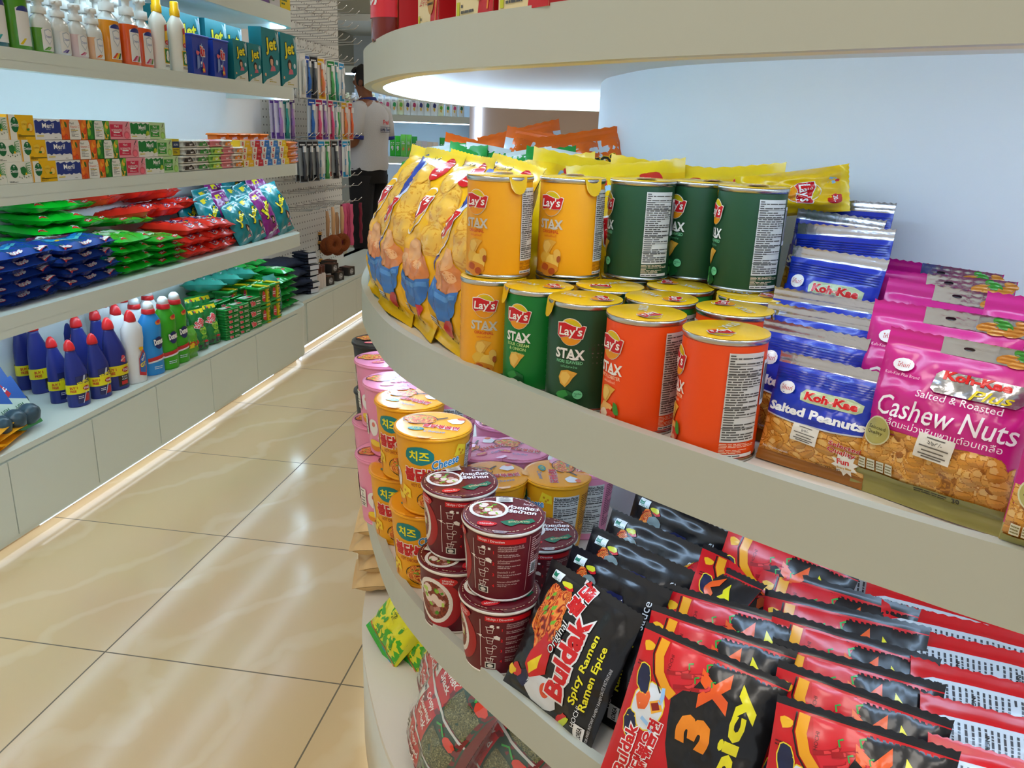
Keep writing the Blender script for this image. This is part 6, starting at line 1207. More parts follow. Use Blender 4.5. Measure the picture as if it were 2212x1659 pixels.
TW_ = make_bag('cloth_pack', 'cloth pack', .11, .2, .06, 12, '#2f8a7a', lambda mb, f, w, h: (paint(mb, f, blob(0, h*.6, w*.38, h*.2, 12, .3, 3), '#c4d6e6', 1, ml=.03), paint(mb, f, blob(w*.25, h*.72, w*.14, h*.08, 10, .3, 5), '#d8583a', 2, ml=.03), text(mb, f, 'Clean', 0, h*.6, h*.1, '#d8404a', .2, 4, bold=.04)), (14, 16))
put(TW_, (XE-.05, 3.745, ZB), (math.radians(-10), 0, FX-.1), 'teal and white cloth pack standing among the green packs', 'cloth packs')
for k in range(3): put(TW_, (XE-.10, 3.36+.15*k, ZB+.215), (-PI/2, .2, FX+.5), 'teal and white cloth pack lying on top of the green packs, %s from the left' % ORD[k], 'cloth packs')
# air freshener packs at the near end
def make_fresh():
    t = thing('air_freshener', 'x', 'air freshener'); mb = MB(); w, h = .075, .165; mb.box(-w/2, w/2, -.002, .002, 0, h, '#2a5aa8', 'card'); f = face_surf((0, -.0022, 0), (1, 0, 0), (0, 0, 1))
    paint(mb, f, [(-w/2, 0), (w/2, 0), (w/2, h*.5), (-w/2, h*.75)], '#cfe0d0', 1, ml=.1); paint(mb, f, rect(-w/2, 0, w/2, h*.12), '#3a9a3a', 2, ml=.1); paint(mb, f, [(-w/2, h*.9), (-w*.1, h*.98), (w*.1, h*.7), (-w/2, h*.55)], '#d0303c', 2, ml=.1); text(mb, f, 'HARPIC', -w*.22, h*.76, h*.075, '#fff', .6, 4, bold=.04, maxw=w*.6); text(mb, f, 'FLUSH\nMATIC', w*.05, h*.4, h*.14, '#2f6a4a', .1, 3, bold=.02); mb.build('card', t)
    MB().lathe([(.002, -.032), (.02, -.026), (.032, -.008), (.034, .004), (.026, .022), (.012, .031), (.001, .033)], '#38505e', 'plastic', 20).build('ball', t, (.004, -.03, .036)); return t
FR = make_fresh()
for k in range(8):
    r, c = k % 2, k//2; put(FR, (XE-.075-.10*r, 2.055+.075*r-.058*c, ZB+.004), (math.radians(-30), math.radians(-12), FX-.35), 'hanging air freshener pack, %s in the %s line' % (ORD[c], ['front', 'rear'][r]), 'air freshener packs leaning in two lines')
# yellow cloth packs
YW = make_bag('wipe_pack', 'wipes pack', .16, .22, .03, 4, '#f2a61c', lambda mb, f, w, h: (paint(mb, f, blob(0, h*.55, w*.36, h*.22, 14, .2, 3), '#ece6da', 1, ml=.03), text(mb, f, 'Wiper', -w*.1, h*.6, h*.12, '#2a3a8a', .3, 3, bold=.04), paint(mb, f, blob(-w*.2, h*.4, w*.12, h*.06, 12, .2, 5), '#c82a4a', 2, ml=.03)), (14, 14)); YG = 'yellow wipes packs'
for k, (x, y, z, yw) in enumerate(((-.03, 1.93, .012, .25), (-.03, 1.925, .032, .15), (-.035, 1.92, .052, .3), (-.02, 1.80, .02, -.2), (-.12, 1.86, .05, .4), (-.13, 1.88, .075, .2))): lie(YW, XE+x, y, ZB+z, 'yellow wipes pack %s' % ['lowest of the near stack', 'second in the near stack', 'topmost of the near stack', 'cut off by the photo edge', 'lower of the pair behind', 'upper of the pair behind'][k], YG, yw, -.02)

# ---------------------------------------------------------------- pegboard with hooks and hanging goods
XP = -2.098
t = thing('pegboard', 'white perforated pegboard wall with rows of long hooks beyond the shelf unit', 'pegboard', (XP, 5.0, 0))
mb = MB(); mb.box(-.02, 0, -.58, .66, .295, 2.4, '#e9ebe6', 'paint')
for i in range(31):
    for j in range(50):
        y, z = -.55+.04*i, .33+.042*j; mb.add([(.0006, y-.0045, z-.0045), (.0006, y+.0045, z-.0045), (.0006, y+.0045, z+.0045), (.0006, y-.0045, z+.0045)], [(0, 1, 2, 3)], '#5f625c', 'paint')
mb.build('panel', t)
HR = [(1.97, 8, .0, .26), (1.885, 8, .02, .27), (1.80, 8, .0, .27), (1.715, 8, .03, .28), (1.60, 9, .0, .26), (1.375, 10, .0, .27), (1.145, 10, .0, .27), (.90, 7, .05, .26), (.83, 6, .1, .25), (.735, 8, .0, .27)]
HK = []
for z, n, o, L in HR:
    for k in range(n):
        y = -.5+o+k*(.92/n); HK.append((z, y+5.0, L))
        h = MB(); h.tube([(0, y, z), (L*.5, y, z+.004), (L*.9, y, z+.012), (L, y, z+.035)], .0028, '#d7d8da', 'metal', 5); h.box(-.001, .004, y-.012, y+.012, z-.02, z+.012, '#dcdcd8', 'plastic'); h.build('hook', t)
def make_brush(c1, c2, c3, w=.042, h=.205):
    t = thing('brush_pack', 'x', 'toothbrush'); mb = MB(); mb.box(-w/2, w/2, -.0012, .0012, -h, 0, c3, 'film'); f = face_surf((0, -.0014, -h), (1, 0, 0), (0, 0, 1))
    paint(mb, f, rect(-w*.42, h*.82, w*.42, h*.97), c1, 1, ml=.1); paint(mb, f, rect(-w*.42, h*.02, w*.42, h*.16), c1, 1, ml=.1); finetext(mb, f, -w*.3, h*.86, w*.3, h*.93, 1, '#f2f2f2', 2); mb.build('card', t)
    b = MB(); b.tube([(0, -.007, -h*.92), (.002, -.010, -h*.6), (-.001, -.009, -h*.4), (0, -.008, -h*.16)], [.0065, .0075, .0045, .005], c2, 'plastic', 7); b.box(-.005, .005, -.018, -.011, -h*.28, -h*.14, '#f2f4f6' , 'plastic'); b.box(-.0075, .0075, -.0125, -.005, -h*.66, -h*.5, c1, 'plastic', .002); b.build('brush', t); return t
BR = [make_brush(*c) for c in (('#e9ebea', '#f0f0ec', '#dfe3e2'), ('#2455b8', '#3a78d2', '#c8d6e2'), ('#2f8a4a', '#58b86a', '#dfe8e2'), ('#e0b02a', '#f08a5a', '#f0e6dc'), ('#6a4aa8', '#b88ad0', '#d9d2e6'), ('#b02a5a', '#e85a90', '#e6dae0'), ('#23262e', '#4a4f5a', '#8f979c'), ('#1f7f86', '#3fb0a8', '#cfe2e2'), ('#d9482a', '#f0703a', '#efe6e0'), ('#2a9ad8', '#f2f4f6', '#e2ecf2'))]
rows = [(1.60, (0, 0, 1, 6, 2, 3, 5, 4, 2, 7, 1, 9, 4, 6), 'upper'), (1.375, (4, 4, 7, 4, 7, 1, 5, 5, 4, 5, 9, 9, 2, 3, 3, 8, 8), 'middle'), (1.145, (6, 6, 6, 6, 6, 9, 2, 3, 6, 9, 8, 9, 7, 4), 'lower')]
R = random.Random(5); seen = {}
kinds = ['white', 'blue', 'green', 'orange and yellow', 'purple', 'pink', 'black', 'teal', 'red orange', 'light blue']
for z, seq, nm in rows:
    for k, c in enumerate(seq):
        y = (4.46, 4.32, 4.44)[('upper', 'middle', 'lower').index(nm)]+((.74, .98, .80)[('upper', 'middle', 'lower').index(nm)]/len(seq))*k; x = XP+.235-(.05 if k % 3 == 1 else 0)-(.08 if z > 1.3 and z < 1.4 and k < 5 else 0)
        seen[(nm, c)] = seen.get((nm, c), 0)+1
        put(BR[c], (x+R.uniform(-.015, .01), y, z-.008), (R.uniform(-.04, .04), 0, FX-.25+R.uniform(-.2, .2)), '%s toothbrush pack, %s of its colour in the %s hanging row' % (kinds[c], ORD[seen[(nm, c)]-1], nm), 'toothbrush packs hanging on hooks', (1.55, 1.2, 1.12))
# bath brushes, pink sponge strips, dark brushes
def make_bath():
    t = thing('bath_brush', 'x', 'bath brush'); MB().tube([(0, 0, -.01), (0, -.006, -.06), (0, -.002, -.13), (0, 0, -.17)], [.008, .012, .011, .008], '#d9a878', 'plastic', 10).build('handle', t)
    mb = MB(); n = 18; rings = []
    for i in range(n):
        a = 2*PI*i/n; rings.append([((.034+.021*math.cos(b))*math.cos(a), .021*math.sin(b), -.215+(.034+.021*math.cos(b))*math.sin(a)) for b in [2*PI*j/10 for j in range(10)]])
    v = [p for r in rings for p in r]; mb.add(v, [(i*10+j, i*10+(j+1) % 10, ((i+1) % n)*10+(j+1) % 10, ((i+1) % n)*10+j) for i in range(n) for j in range(10)], '#8a4418', 'fur', True); mb.build('fluffy_head', t); return t
BB = make_bath()
for p, l in (((-1.830, 4.765, 0.759), 'brown fluffy bath brush hanging in front, left one'), ((-1.830, 4.916, 0.751), 'brown fluffy bath brush hanging in front, right one'), ((-1.950, 4.978, 0.711), 'brown fluffy bath brush hanging behind the front pair, left one'), ((-1.950, 5.149, 0.688), 'brown fluffy bath brush hanging behind the front pair, right one')):
    put(BB, p, (0, 0, FX-.5), l, 'fluffy bath brushes on hooks', 1.1)
def make_strip(c):
    t = thing('bath_strip', 'x', 'bath strip'); mb = MB(); rings = []
    for k in range(12): z = -.27*k/11; w = .018+.003*math.sin(k*2.2); rings.append([(w*math.cos(2*PI*j/8), .010*math.sin(2*PI*j/8)+.003*math.sin(k*1.7), z) for j in range(8)])
    mb.loft(rings, c, 'cloth'); mb.build('body', t); return t
PS, DS = make_strip('#e0608a'), make_strip('#7a2238')
for k in range(4): put(PS if k != 1 else DS, (-1.860, 5.055, 0.744) if k == 0 else (XP+.23-.04*(k % 2), 5.10+.05*k, .73), (0, 0, FX-.3), 'long %s bath strip hanging by the brushes, %s from the left' % (['pink', 'dark red', 'pink', 'pink'][k], ORD[k]), 'bath strips on hooks')
put(DS, (XP+.25, 5.33, .73), (0, 0, FX), 'dark red bath strip on the last hook by the shop worker', 'bath strips on hooks')
# far cabinet top: shoe brushes, navy cloths, small boxes and tubes
ZF = .2945
def make_shoe():
    t = thing('shoe_brush', 'x', 'shoe brush'); mb = MB(); mb.box(-.075, .075, -.028, .028, .038, .06, '#dfa94a', 'plastic', .008); mb.build('handle', t); MB().box(-.07, .07, -.026, .026, 0, .0385, '#1b1715', 'fur', .006).build('bristles', t); return t
SBR = make_shoe()
for p, n, l in (((-2.079, 5.165, 0.294), 4, 'tall front'), ((-2.171, 5.566, 0.294), 2, 'short right'), ((-2.364, 5.856, 0.294), 5, 'rear')):
    for k in range(n): put(SBR, (p[0]-.06, p[1], ZF+.0605*k), (0, 0, FX-.5+.2*math.sin(k*2)), 'wooden shoe brush with black bristles, %s from the bottom of the %s stack' % (ORD[k], l), 'shoe brushes in stacks')
def make_cloth(s):
    t = thing('navy_shorts', 'x', 'folded cloth'); mb = MB(); n = 20; rings = []
    for i in range(13):
        q = i/12; rings.append([((q-.5)*.30, (.5+.5*math.sin(PI*min(1, q*1.3+.1)))*.11*math.cos(2*PI*j/n), .028+(.5+.5*math.sin(PI*q))*.028*math.sin(2*PI*j/n)*(1+.35*math.sin(j*2.3+q*7+s))) for j in range(n)])
    mb.loft(rings, '#1f2a42', 'cloth'); mb.build('body', t); return t
NC = make_cloth(1)
for k, (x, y, z, a) in enumerate(((-1.93, 4.20, .0, .3), (-1.92, 4.22, .05, .1), (-1.90, 4.20, .10, .5), (-1.94, 4.24, .15, .2))): put(NC, (x, y, ZF+z), (0, 0, a+.8), 'folded navy cloth bag, %s from the bottom of the pile on the far cabinet' % ORD[k], 'folded navy cloths')
def make_gl():
    t = thing('cloth_pack', 'x', 'glove pack'); mb = MB(); mb.box(-.05, .05, -.055, .055, 0, .032, '#1d2438', 'cloth', .012); mb.build('body', t); f = face_surf((0, -.0555, 0), (1, 0, 0), (0, 0, 1)); m2 = MB(); paint(m2, f, rect(-.03, .004, .04, .028), '#cfd6e2', 1, ml=.1); paint(m2, face_surf((0, 0, .0325), (1, 0, 0), (0, 1, 0)), rect(-.01, -.05, .045, .0), '#b9bdb8', 1, ml=.1); s = m2.build('label', t); s['label'] = 'pale paper label'; return t
GLV = make_gl()
for k in range(7): put(GLV, (-1.845+.008*math.sin(k*2), 4.36+.01*math.sin(k*3), ZF+.034*k), (0, 0, FX-.3+.1*math.sin(k)), 'dark packed gloves with pale label, %s from the bottom of the pile' % ORD[k], 'glove packs in a pile')
pb = art_box('polish_box', 'shoe polish box', .075, .07, .055, '#2a2725', lambda mb, f, w, h: (paint(mb, f, ell(0, h*.5, w*.3, h*.35, 14), '#8f8f92', 1, 'card', .1), finetext(mb, f, -w*.2, h*.35, w*.2, h*.65, 2, '#e9e9e9', 2, 'card', 2)), '#3a3634', '#5a3a28'); lb = art_box('polish_box', 'shoe polish box', .075, .07, .055, '#b9b9bd', None, '#8f8f94', '#4a3830')
for k, (y, c, z) in enumerate(((4.62, 0, 0), (4.70, 1, 0), (4.79, 0, 0), (4.89, 0, 0), (4.99, 0, 0), (4.66, 0, .056), (4.75, 0, .056), (4.86, 0, .056))): put(lb if c else pb, (-1.83-.05*(k % 2)-.02*(k > 4), y, ZF+z), (0, 0, FX-.2), '%s shoe polish box on the far cabinet, %s in line' % (['black', 'silver'][c], ORD[k]), 'shoe polish boxes')
def make_tube_(c, c2): t = thing('polish_bottle', 'x', 'bottle'); MB().lathe([(.018, 0), (.019, .004), (.019, .08), (.012, .09)], c, 'plastic', 16).build('body', t); MB().lathe([(.013, .088), (.014, .13), (.010, .135)], c2, 'plastic', 14).build('cap', t); return t
TBS = make_tube_('#d9cfc8', '#5a2a1c')
for k in range(6): put(TBS, (-1.82-.045*(k % 2), 4.455+.045*(k//2), ZF), (0, 0, 0), 'shoe polish bottle with brown cap, %s of the group beside the gloves' % ORD[k], 'shoe polish bottles')

# ---------------------------------------------------------------- far shelf unit with white bottles and green tubes
YB = 8.05
for z, lab in ((1.285, 'far wall shelf holding white lotion bottles, beyond the shop worker'), (.885, 'far wall shelf holding green tubes, beyond the shop worker')):
    s = thing('wall_shelf', lab, 'shelf', (-2.3, YB+.16, z)); MB().box(-.65, .635, -.16, .4, 0, .065, WHITE, 'laminate').build('board', s); MB().box(-.62, .62, -.13, -.115, -.008, -.0005, m='led').build('light_strip', s)
s = thing('wall_shelf', 'highest far wall shelf with light strip, left of the shop worker\'s head', 'shelf', (-2.3, YB+.16, 1.72)); MB().box(-.65, .635, -.16, .4, 0, .065, WHITE, 'laminate').build('board', s); MB().box(-.62, .62, -.15, -.12, -.014, -.0005, m='led').build('light_strip', s)
struct(MB().box(-2.97, -1.66, 8.45, 8.6, .0, 2.1, '#dfe8ee', 'paint').build('wall_panel'), 'pale back panel of the far shelf unit')
def make_lotion(c, acc, h=.19):
    t = thing('lotion_bottle', 'x', 'bottle'); mb = MB(); mb.lathe([(.034, 0), (.036, .004), (.034, h*.7), (.026, h*.86), (.016, h*.88)], c, 'plastic', 18, sy=.55); g = face_surf((0, -.0205, 0), (1, 0, 0), (0, 0, 1)); paint(mb, g, blob(.006, h*.5, .017, .022, 12, .15, 3), acc, 1, ml=.1); paint(mb, g, blob(.004, h*.3, .009, .016, 10, .2, 5), '#e8b84a', 1, ml=.1); finetext(mb, g, -.016, h*.64, .016, h*.74, 2, '#888', 1); mb.build('body', t); MB().lathe([(.017, h*.87), (.018, h*.9), (.018, h), (.012, h*1.01)], c, 'plastic', 14, sy=.7).build('cap', t); return t
LT = [make_lotion(c, a) for c, a in (('#ece6dc', '#d84a7a'), ('#e9e6da', '#1f9a4a'), ('#e6e0b4', '#6fb52a'), ('#ebe6de', '#2a2a6a'), ('#ebe6de', '#b82a5a'), ('#e9e6de', '#1f7a5a'))]
for k in range(13): put(LT[(0, 0, 1, 2, 3, 4, 3, 5, 3, 2, 1, 0, 5)[k]], (-2.585+.068*k, YB+.075, 1.3505), (0, 0, .1), 'white lotion bottle on the far shelf, %s from the left' % ORD[k], 'lotion bottles on the far shelf', 1.0 if k < 9 else .82)
for k in range(5): put(LT[(2, 3, 0, 1, 2)[k]], (-2.93+.066*k, YB+.075, 1.3505), (0, 0, .1), 'white lotion bottle left of the shop worker on the far shelf, %s from the left' % ORD[k], 'lotion bottles on the far shelf')
def make_tb(c, c2, h=.2): return make_bag('tube', 'cream tube', .055, h, .035, 3, c, lambda mb, f, w, hh: (paint(mb, f, blob(0, hh*.4, w*.25, hh*.12, 10, .2, 3), c2, 2, ml=.1), finetext(mb, f, -w*.3, hh*.55, w*.3, hh*.7, 2, '#f0f0e8', 2)), (10, 10), fb=True)
TT = [make_tb('#2fc02a', '#e8e8e0'), make_tb('#6fc84a', '#f0803a', .215), make_tb('#2a9a3a', '#f0d84a', .2), make_tb('#e6e6de', '#7a9a5a', .16), make_tb('#e8dfe2', '#d85a9a', .16), make_tb('#f0e2d0', '#f09a2a', .155)]
for k in range(15): put(TT[(0, 0, 1, 1, 2, 3, 4, 5, 5, 2, 2, 3, 2, 3, 2)[k]], (-2.47+.057*k, YB+.08-(.05 if k in (5, 6, 7, 8) else 0), .9505), (0, 0, .1), 'cream tube on the far lower shelf, %s from the left' % ORD[k], 'cream tubes on the far lower shelf')

# ---------------------------------------------------------------- shop worker seen from behind
W0 = Vector((-2.13, 6.35, 0)); WA = math.radians(-104)     # local -y is the way the worker faces
pr = thing('person', 'person in pale grey t-shirt with navy cuffs and black trousers, back to the camera', 'person', W0, (0, 0, WA)); pr.scale = (1.1, 1.1, 1.0)
def skin_mesh(name, verts, edges, parent, matname, root=0, sub=2):
    me = D.meshes.new(name); me.from_pydata([v[:3] for v in verts], edges, []); o = D.objects.new(name, me); COL.objects.link(o); o.parent = parent
    md = o.modifiers.new('skin', 'SKIN'); md.use_smooth_shade = True; o.modifiers.new('sub', 'SUBSURF').levels = sub; o.modifiers['sub'].render_levels = sub
    sk = me.skin_vertices[0].data if me.skin_vertices else None
    if sk is None:
        import bmesh
        bm = bmesh.new(); bm.from_mesh(me); bm.verts.layers.skin.verify(); bm.to_mesh(me); bm.free(); sk = me.skin_vertices[0].data
    for i, v in enumerate(verts): r = v[3]; sk[i].radius = r if isinstance(r, tuple) else (r, r); sk[i].use_root = (i == root)
    me.materials.append(MATS[matname]); return o
mat('skin_tone', col='#8a5638', rough=.5, bump=.03, bscale=90)
V = [(0, 0, .93, (.13, .10)), (0, .01, 1.08, (.125, .09)), (0, .01, 1.25, (.14, .095)), (0, .0, 1.36, (.12, .08)), (0, -.005, 1.425, .052), (0, -.02, 1.47, .05), (0, -.025, 1.53, (.068, .075)), (0, -.02, 1.595, (.07, .082)), (0, -.01, 1.635, .05),
     (.165, .01, 1.345, .052), (.205, .02, 1.10, .042), (.16, -.20, 1.065, .031), (.145, -.265, 1.075, (.030, .018)),
     (-.165, .01, 1.345, .052), (-.205, .0, 1.10, .042), (-.13, -.19, 1.09, .031), (-.10, -.255, 1.10, (.030, .018)),
     (.09, 0, .86, .085), (.10, -.01, .50, .058), (.10, .02, .10, .038), (.10, -.13, .045, .034), (-.09, 0, .86, .085), (-.10, -.01, .50, .058), (-.10, .02, .10, .038), (-.10, -.13, .045, .034)]
E_ = [(0, 1), (1, 2), (2, 3), (3, 4), (4, 5), (5, 6), (6, 7), (7, 8), (3, 9), (9, 10), (10, 11), (11, 12), (3, 13), (13, 14), (14, 15), (15, 16), (0, 17), (17, 18), (18, 19), (19, 20), (0, 21), (21, 22), (22, 23), (23, 24)]
for hx, hy, hz, sx in ((.145, -.265, 1.075, 1), (-.10, -.255, 1.10, -1)):      # fingers and thumb
    hi = 12 if sx > 0 else 16
    for k, L in enumerate((.062, .072, .068, .052)):
        b = len(V); x = hx+(k-1.5)*.017; V += [(x, hy-.03, hz, .0085), (x-.004*sx, hy-.03-L*.5, hz-.008, .008), (x-.008*sx, hy-.03-L*.8, hz-.03, .007)]; E_ += [(hi, b), (b, b+1), (b+1, b+2)]
    b = len(V); V += [(hx-.035*sx, hy-.005, hz+.004, .0095), (hx-.05*sx, hy-.035, hz+.006, .0085)]; E_ += [(hi, b), (b, b+1)]
skin_mesh('body', V, E_, pr, 'skin_tone')
# face features joined to the head: nose, brow, lips, ears as children of the body
fc = MB()
fc.loft([[(.012*math.cos(a)*k, -.092-.02*s, 1.545+.02*math.sin(a)*k+.012*(1-k)) for a in [2*PI*j/8 for j in range(8)]] for k, s in ((1, 0), (.8, .7), (.45, 1.15))], '#74462d', 'skin'); fc.build('nose', pr)
for sx in (-1, 1):
    e = MB(); e.lathe([(.002, -.004), (.016, -.002), (.02, .004), (.012, .008)], '#74462d', 'skin', 12, sy=1.5); o = e.build('ear', pr, (sx*.072, -.005, 1.545)); o.rotation_euler = (PI/2, 0, sx*PI/2)
    e = MB(); e.lathe([(.0005, -.009), (.007, -.006), (.009, 0), (.007, .006), (.0005, .009)], '#f0ece6', 'plastic', 12); e.lathe([(.0005, -.0095), (.0035, -.0085), (.0042, -.006)], '#1a1210', 'plastic', 8); o = e.build('eye', pr, (sx*.028, -.083, 1.572)); o.rotation_euler = (-PI/2, 0, 0)
    MB().tube([(sx*.014, -.097, 1.594), (sx*.03, -.094, 1.60), (sx*.045, -.082, 1.594)], [.003, .0035, .002], '#15100e', 'hair', 6).build('eyebrow', pr)
MB().tube([(-.02, -.086, 1.507), (0, -.093, 1.509), (.02, -.086, 1.507)], [.003, .006, .003], '#6a3028', 'skin', 6).build('mouth', pr)
hb = MB(); rings = []
for i in range(9):      # hair cap: fuller on top, clipped short at the nape
    q = i/8; z = 1.52+.15*q; rr = math.sqrt(max(.02, 1-((z-1.565)/.112)**2)); n = 22
    rings.append([(.080*rr*math.sin(2*PI*j/n), -.012+.094*rr*math.cos(2*PI*j/n) if math.cos(2*PI*j/n) > -.35 or z > 1.615 else -.012+.094*rr*-.35+.0*j, z+.012*(math.cos(2*PI*j/n) < -.35)) for j in range(n)])
hb.loft(rings, '#15110f', 'hair'); hb.tube([(-.05, -.075, 1.625), (0, -.092, 1.64), (.05, -.075, 1.625)], [.018, .024, .018], '#17120f', 'hair', 8); hb.build('hair', pr)
sh_ = MB(); rings = []
for z, rx, ry, oy in ((.90, .168, .128, .0), (.94, .175, .135, .0), (1.05, .165, .125, .005), (1.20, .178, .128, .01), (1.32, .185, .118, .01), (1.375, .15, .095, .005), (1.405, .09, .075, .0), (1.425, .062, .062, -.003)):
    rings.append([(rx*math.sin(2*PI*j/28)*(1+.015*math.sin(j*3+z*20)), oy+ry*math.cos(2*PI*j/28)*(1+.02*math.sin(j*2+z*17)), z+.006*math.sin(j*1.3)) for j in range(28)])
sh_.loft(rings, '#c9ccd2', 'cloth', cap=False)
for sx in (-1, 1): sh_.tube([(sx*.10, .008, 1.35), (sx*.17, .012, 1.335), (sx*.195, .018, 1.25), (sx*.208, .02, 1.135)], [.066, .072, .07, .066], '#c9ccd2', 'cloth', 14)
bk = lambda u, v, d=0.: (.178*math.sin(u/.178), .012+.140*math.cos(u/.178)+d+.003, v)
tx = lambda s, u, v, h, c, **k: text(sh_, lambda a, b, d=0.: bk(-a, b, d), s, u, v, h, c, 0, 3, m='cloth', **k)
tx('Fresh', .0, 1.262, .034, '#d8282c', bold=.03, w=.075); tx('SUPER   MARKET', .0, 1.205, .022, '#22305e', bold=.05, w=.135)
for z in (1.187, 1.224): paint(sh_, lambda a, b, d=0.: bk(-a, b, d), rect(-.068, z, .068, z+.0035), '#22305e', 3, 'cloth', .02)
paint(sh_, lambda a, b, d=0.: bk(-a, b, d), blob(.0, 1.21, .011, .018, 12, .2, 3), '#8a98b8', 4, 'cloth', .02)
sh_.build('shirt', pr)
MB().loft([[(r*math.sin(2*PI*j/20), -.004+r*math.cos(2*PI*j/20), z+.012*math.cos(2*PI*j/20)) for j in range(20)] for r, z in ((.072, 1.408), (.066, 1.432), (.060, 1.434), (.060, 1.41))], '#2a3a86', 'cloth', cap=False).build('collar', pr)
for sx in (-1, 1): MB().tube([(sx*.2065, .02, 1.158), (sx*.209, .02, 1.132)], [.0685, .0675], '#22308a', 'cloth', 16).build('cuff', pr)
tr = MB(); n = 24
tr.loft([[(rx*math.sin(2*PI*j/n), ry*math.cos(2*PI*j/n), z) for j in range(n)] for z, rx, ry in ((.80, .172, .125), (.88, .168, .122), (.935, .162, .118))], '#17171a', 'cloth')
for sx in (-1, 1): tr.tube([(sx*.085, 0, .86), (sx*.095, -.005, .5), (sx*.10, .015, .07)], [.098, .075, .062], '#17171a', 'cloth', 16)
tr.build('trousers', pr); MB().loft([[(rx*math.sin(2*PI*j/n), .124*math.cos(2*PI*j/n)*1.0, z) for j in range(n)] for z, rx in ((.905, .17), (.935, .168))], '#0e0e10', 'plastic', cap=False).build('belt', pr)
for sx in (-1, 1): MB().box(-.045, .045, -.19, .075, 0.0, .07, '#141416', 'plastic', .02).build('shoe', pr, (sx*.10, 0, 0))
MB().tube([(.135+.034*math.cos(a), -.212, 1.066+.034*math.sin(a)) for a in [2*PI*k/12 for k in range(13)]], .004, '#1a1210', 'cloth', 6).build('wristband', pr)

# ---------------------------------------------------------------- goods on the island base and on the highest shelf
ZI = .2622
TAN = make_bag('flour_pack', 'flour pack', .15, .17, .055, 5, '#e2bd84', None, (16, 18), m='film_soft', cr=2.2, bl=.5)
for k in range(4): put(TAN, (-.545+.010*(k % 2), 1.485, ZI+.026+.0445*k), (-PI/2, 0, -PI/2+.25+.12*math.sin(k*2)), 'tan powder pack in clear bag, %s from the bottom of its pile' % ORD[k], 'tan packs piled on the island base', (.8, .95, .85))
def a_yg(mb, f, w, h):
    paint(mb, f, [(-w/2*.94, .02), (w/2*.94, .02), (w/2*.92, h*.38), (0, h*.30), (-w/2*.92, h*.42)], '#3fae1c', 1, ml=.02)
    R = random.Random(6)
    for i in range(26): paint(mb, f, ell(R.uniform(-.42, .42)*w, R.uniform(.12, .5)*h, .0035, .009, 8, R.uniform(-.5, .5)), '#e8e22a' if i % 3 else '#3f9a1c', 2, ml=.02)
    for i in range(8): paint(mb, f, ell(R.uniform(-.4, .1)*w, R.uniform(.55, .85)*h, .008, .007, 12), '#c9c49a', 2, ml=.02)
    for z, c in ((.085, '#d8401c'), (.065, '#f0b81c'), (.045, '#2a6ac8')): paint(mb, f, rect(-w/2*.94, h*z, w/2*.94, h*(z+.02)), c, 3, ml=.02)
    text(mb, f, 'eb', w*.18, h*.66, .030, '#d8281c', 1.2, 4, bold=.02); text(mb, f, 'กล้วยเล็ก', w*.02, h*.54, .012, '#2a4a1c', 1.2, 4)
YGB = make_bag('snack_bag', 'snack bag', .115, .19, .05, 6, '#e6e21c', a_yg, (20, 24), seal='#2fae2a', cr=1.0)
for x, y, a, l, ro, lab in ((-.418, 1.262, -48, 30, 22, 'yellow and green snack bag at the left, fully facing out on the island base'), (-.375, 1.255, -48, 34, 24, 'yellow and green snack bag in the middle of three on the island base'), (-.335, 1.262, -46, 36, 24, 'yellow and green snack bag beside the seaweed packs'), (-.40, 1.34, -52, 26, 16, 'yellow and green snack bag behind the other three')):
    put(YGB, (x, y, ZI+.006), (math.radians(-l), math.radians(ro), math.radians(a)), lab, 'yellow green snack bags')
def a_sea(mb, f, w, h):
    for k in range(3):
        y0, y1 = h*(.05+.31*k), h*(.05+.31*k+.29); ym = (y0+y1)/2
        paint(mb, f, rect(-w/2*.95, y0, w*.06, y1), '#c9222a', 1.5, ml=.02); paint(mb, f, rect(w*.06, y0, w/2*.95, y1), '#1f4634', 1.5, ml=.02)
        for i, ln in enumerate(('Crispy', 'Seaweed', 'Snack')): text(mb, f, ln, -w*.10, y1-h*(.055+.07*i), h*.055, '#f6ece6', 0, 4, bold=.02, maxw=w*.28)
        paint(mb, f, rect(-w*.46, y0+h*.02, -w*.27, y1-h*.05), '#d6d2c6', 3, ml=.02); finetext(mb, f, -w*.45, y0+h*.03, -w*.28, y1-h*.06, 5, '#555', 5, seed=k)
        picture(mb, f, (w*.09, y0+h*.01, w*.44, y1-h*.10), 44, 30, lambda u, v, k=k: ('#5a5c34', '#76744a', '#3a4426', '#8f8c5c')[int(abs(noise.noise((u*190, v*190, k)))*9) % 4], 4)
        paint(mb, f, blob(w*.36, y1-h*.06, .012, .008, 12, .2, k), '#e0402a', 5); stroke(mb, f, [(w*.12, y1-h*.06), (w*.2, y1-h*.02), (w*.28, y1-h*.06)], .003, '#3fae4a', 5)
        paint(mb, f, rect(-w/2*.95, y1, w/2*.95, y1+h*.018), '#cfd2cc', 3, ml=.02)
def make_sea():
    t = make_bag('seaweed_pack', 'seaweed pack', .17, .225, .075, 9, '#7a2024', a_sea, (22, 30), cr=.5); P = Pouch(.184, .245, .088, .02, 4, .02, 1.4, .5); mb = MB(); P.body(mb, '#ffffff', 18, 24, 'clear_film'); o = mb.build('clear_wrap', t); o.location = (0, 0, -.008); return t
SEA = make_sea(); SG = 'seaweed multipacks in clear wrap'
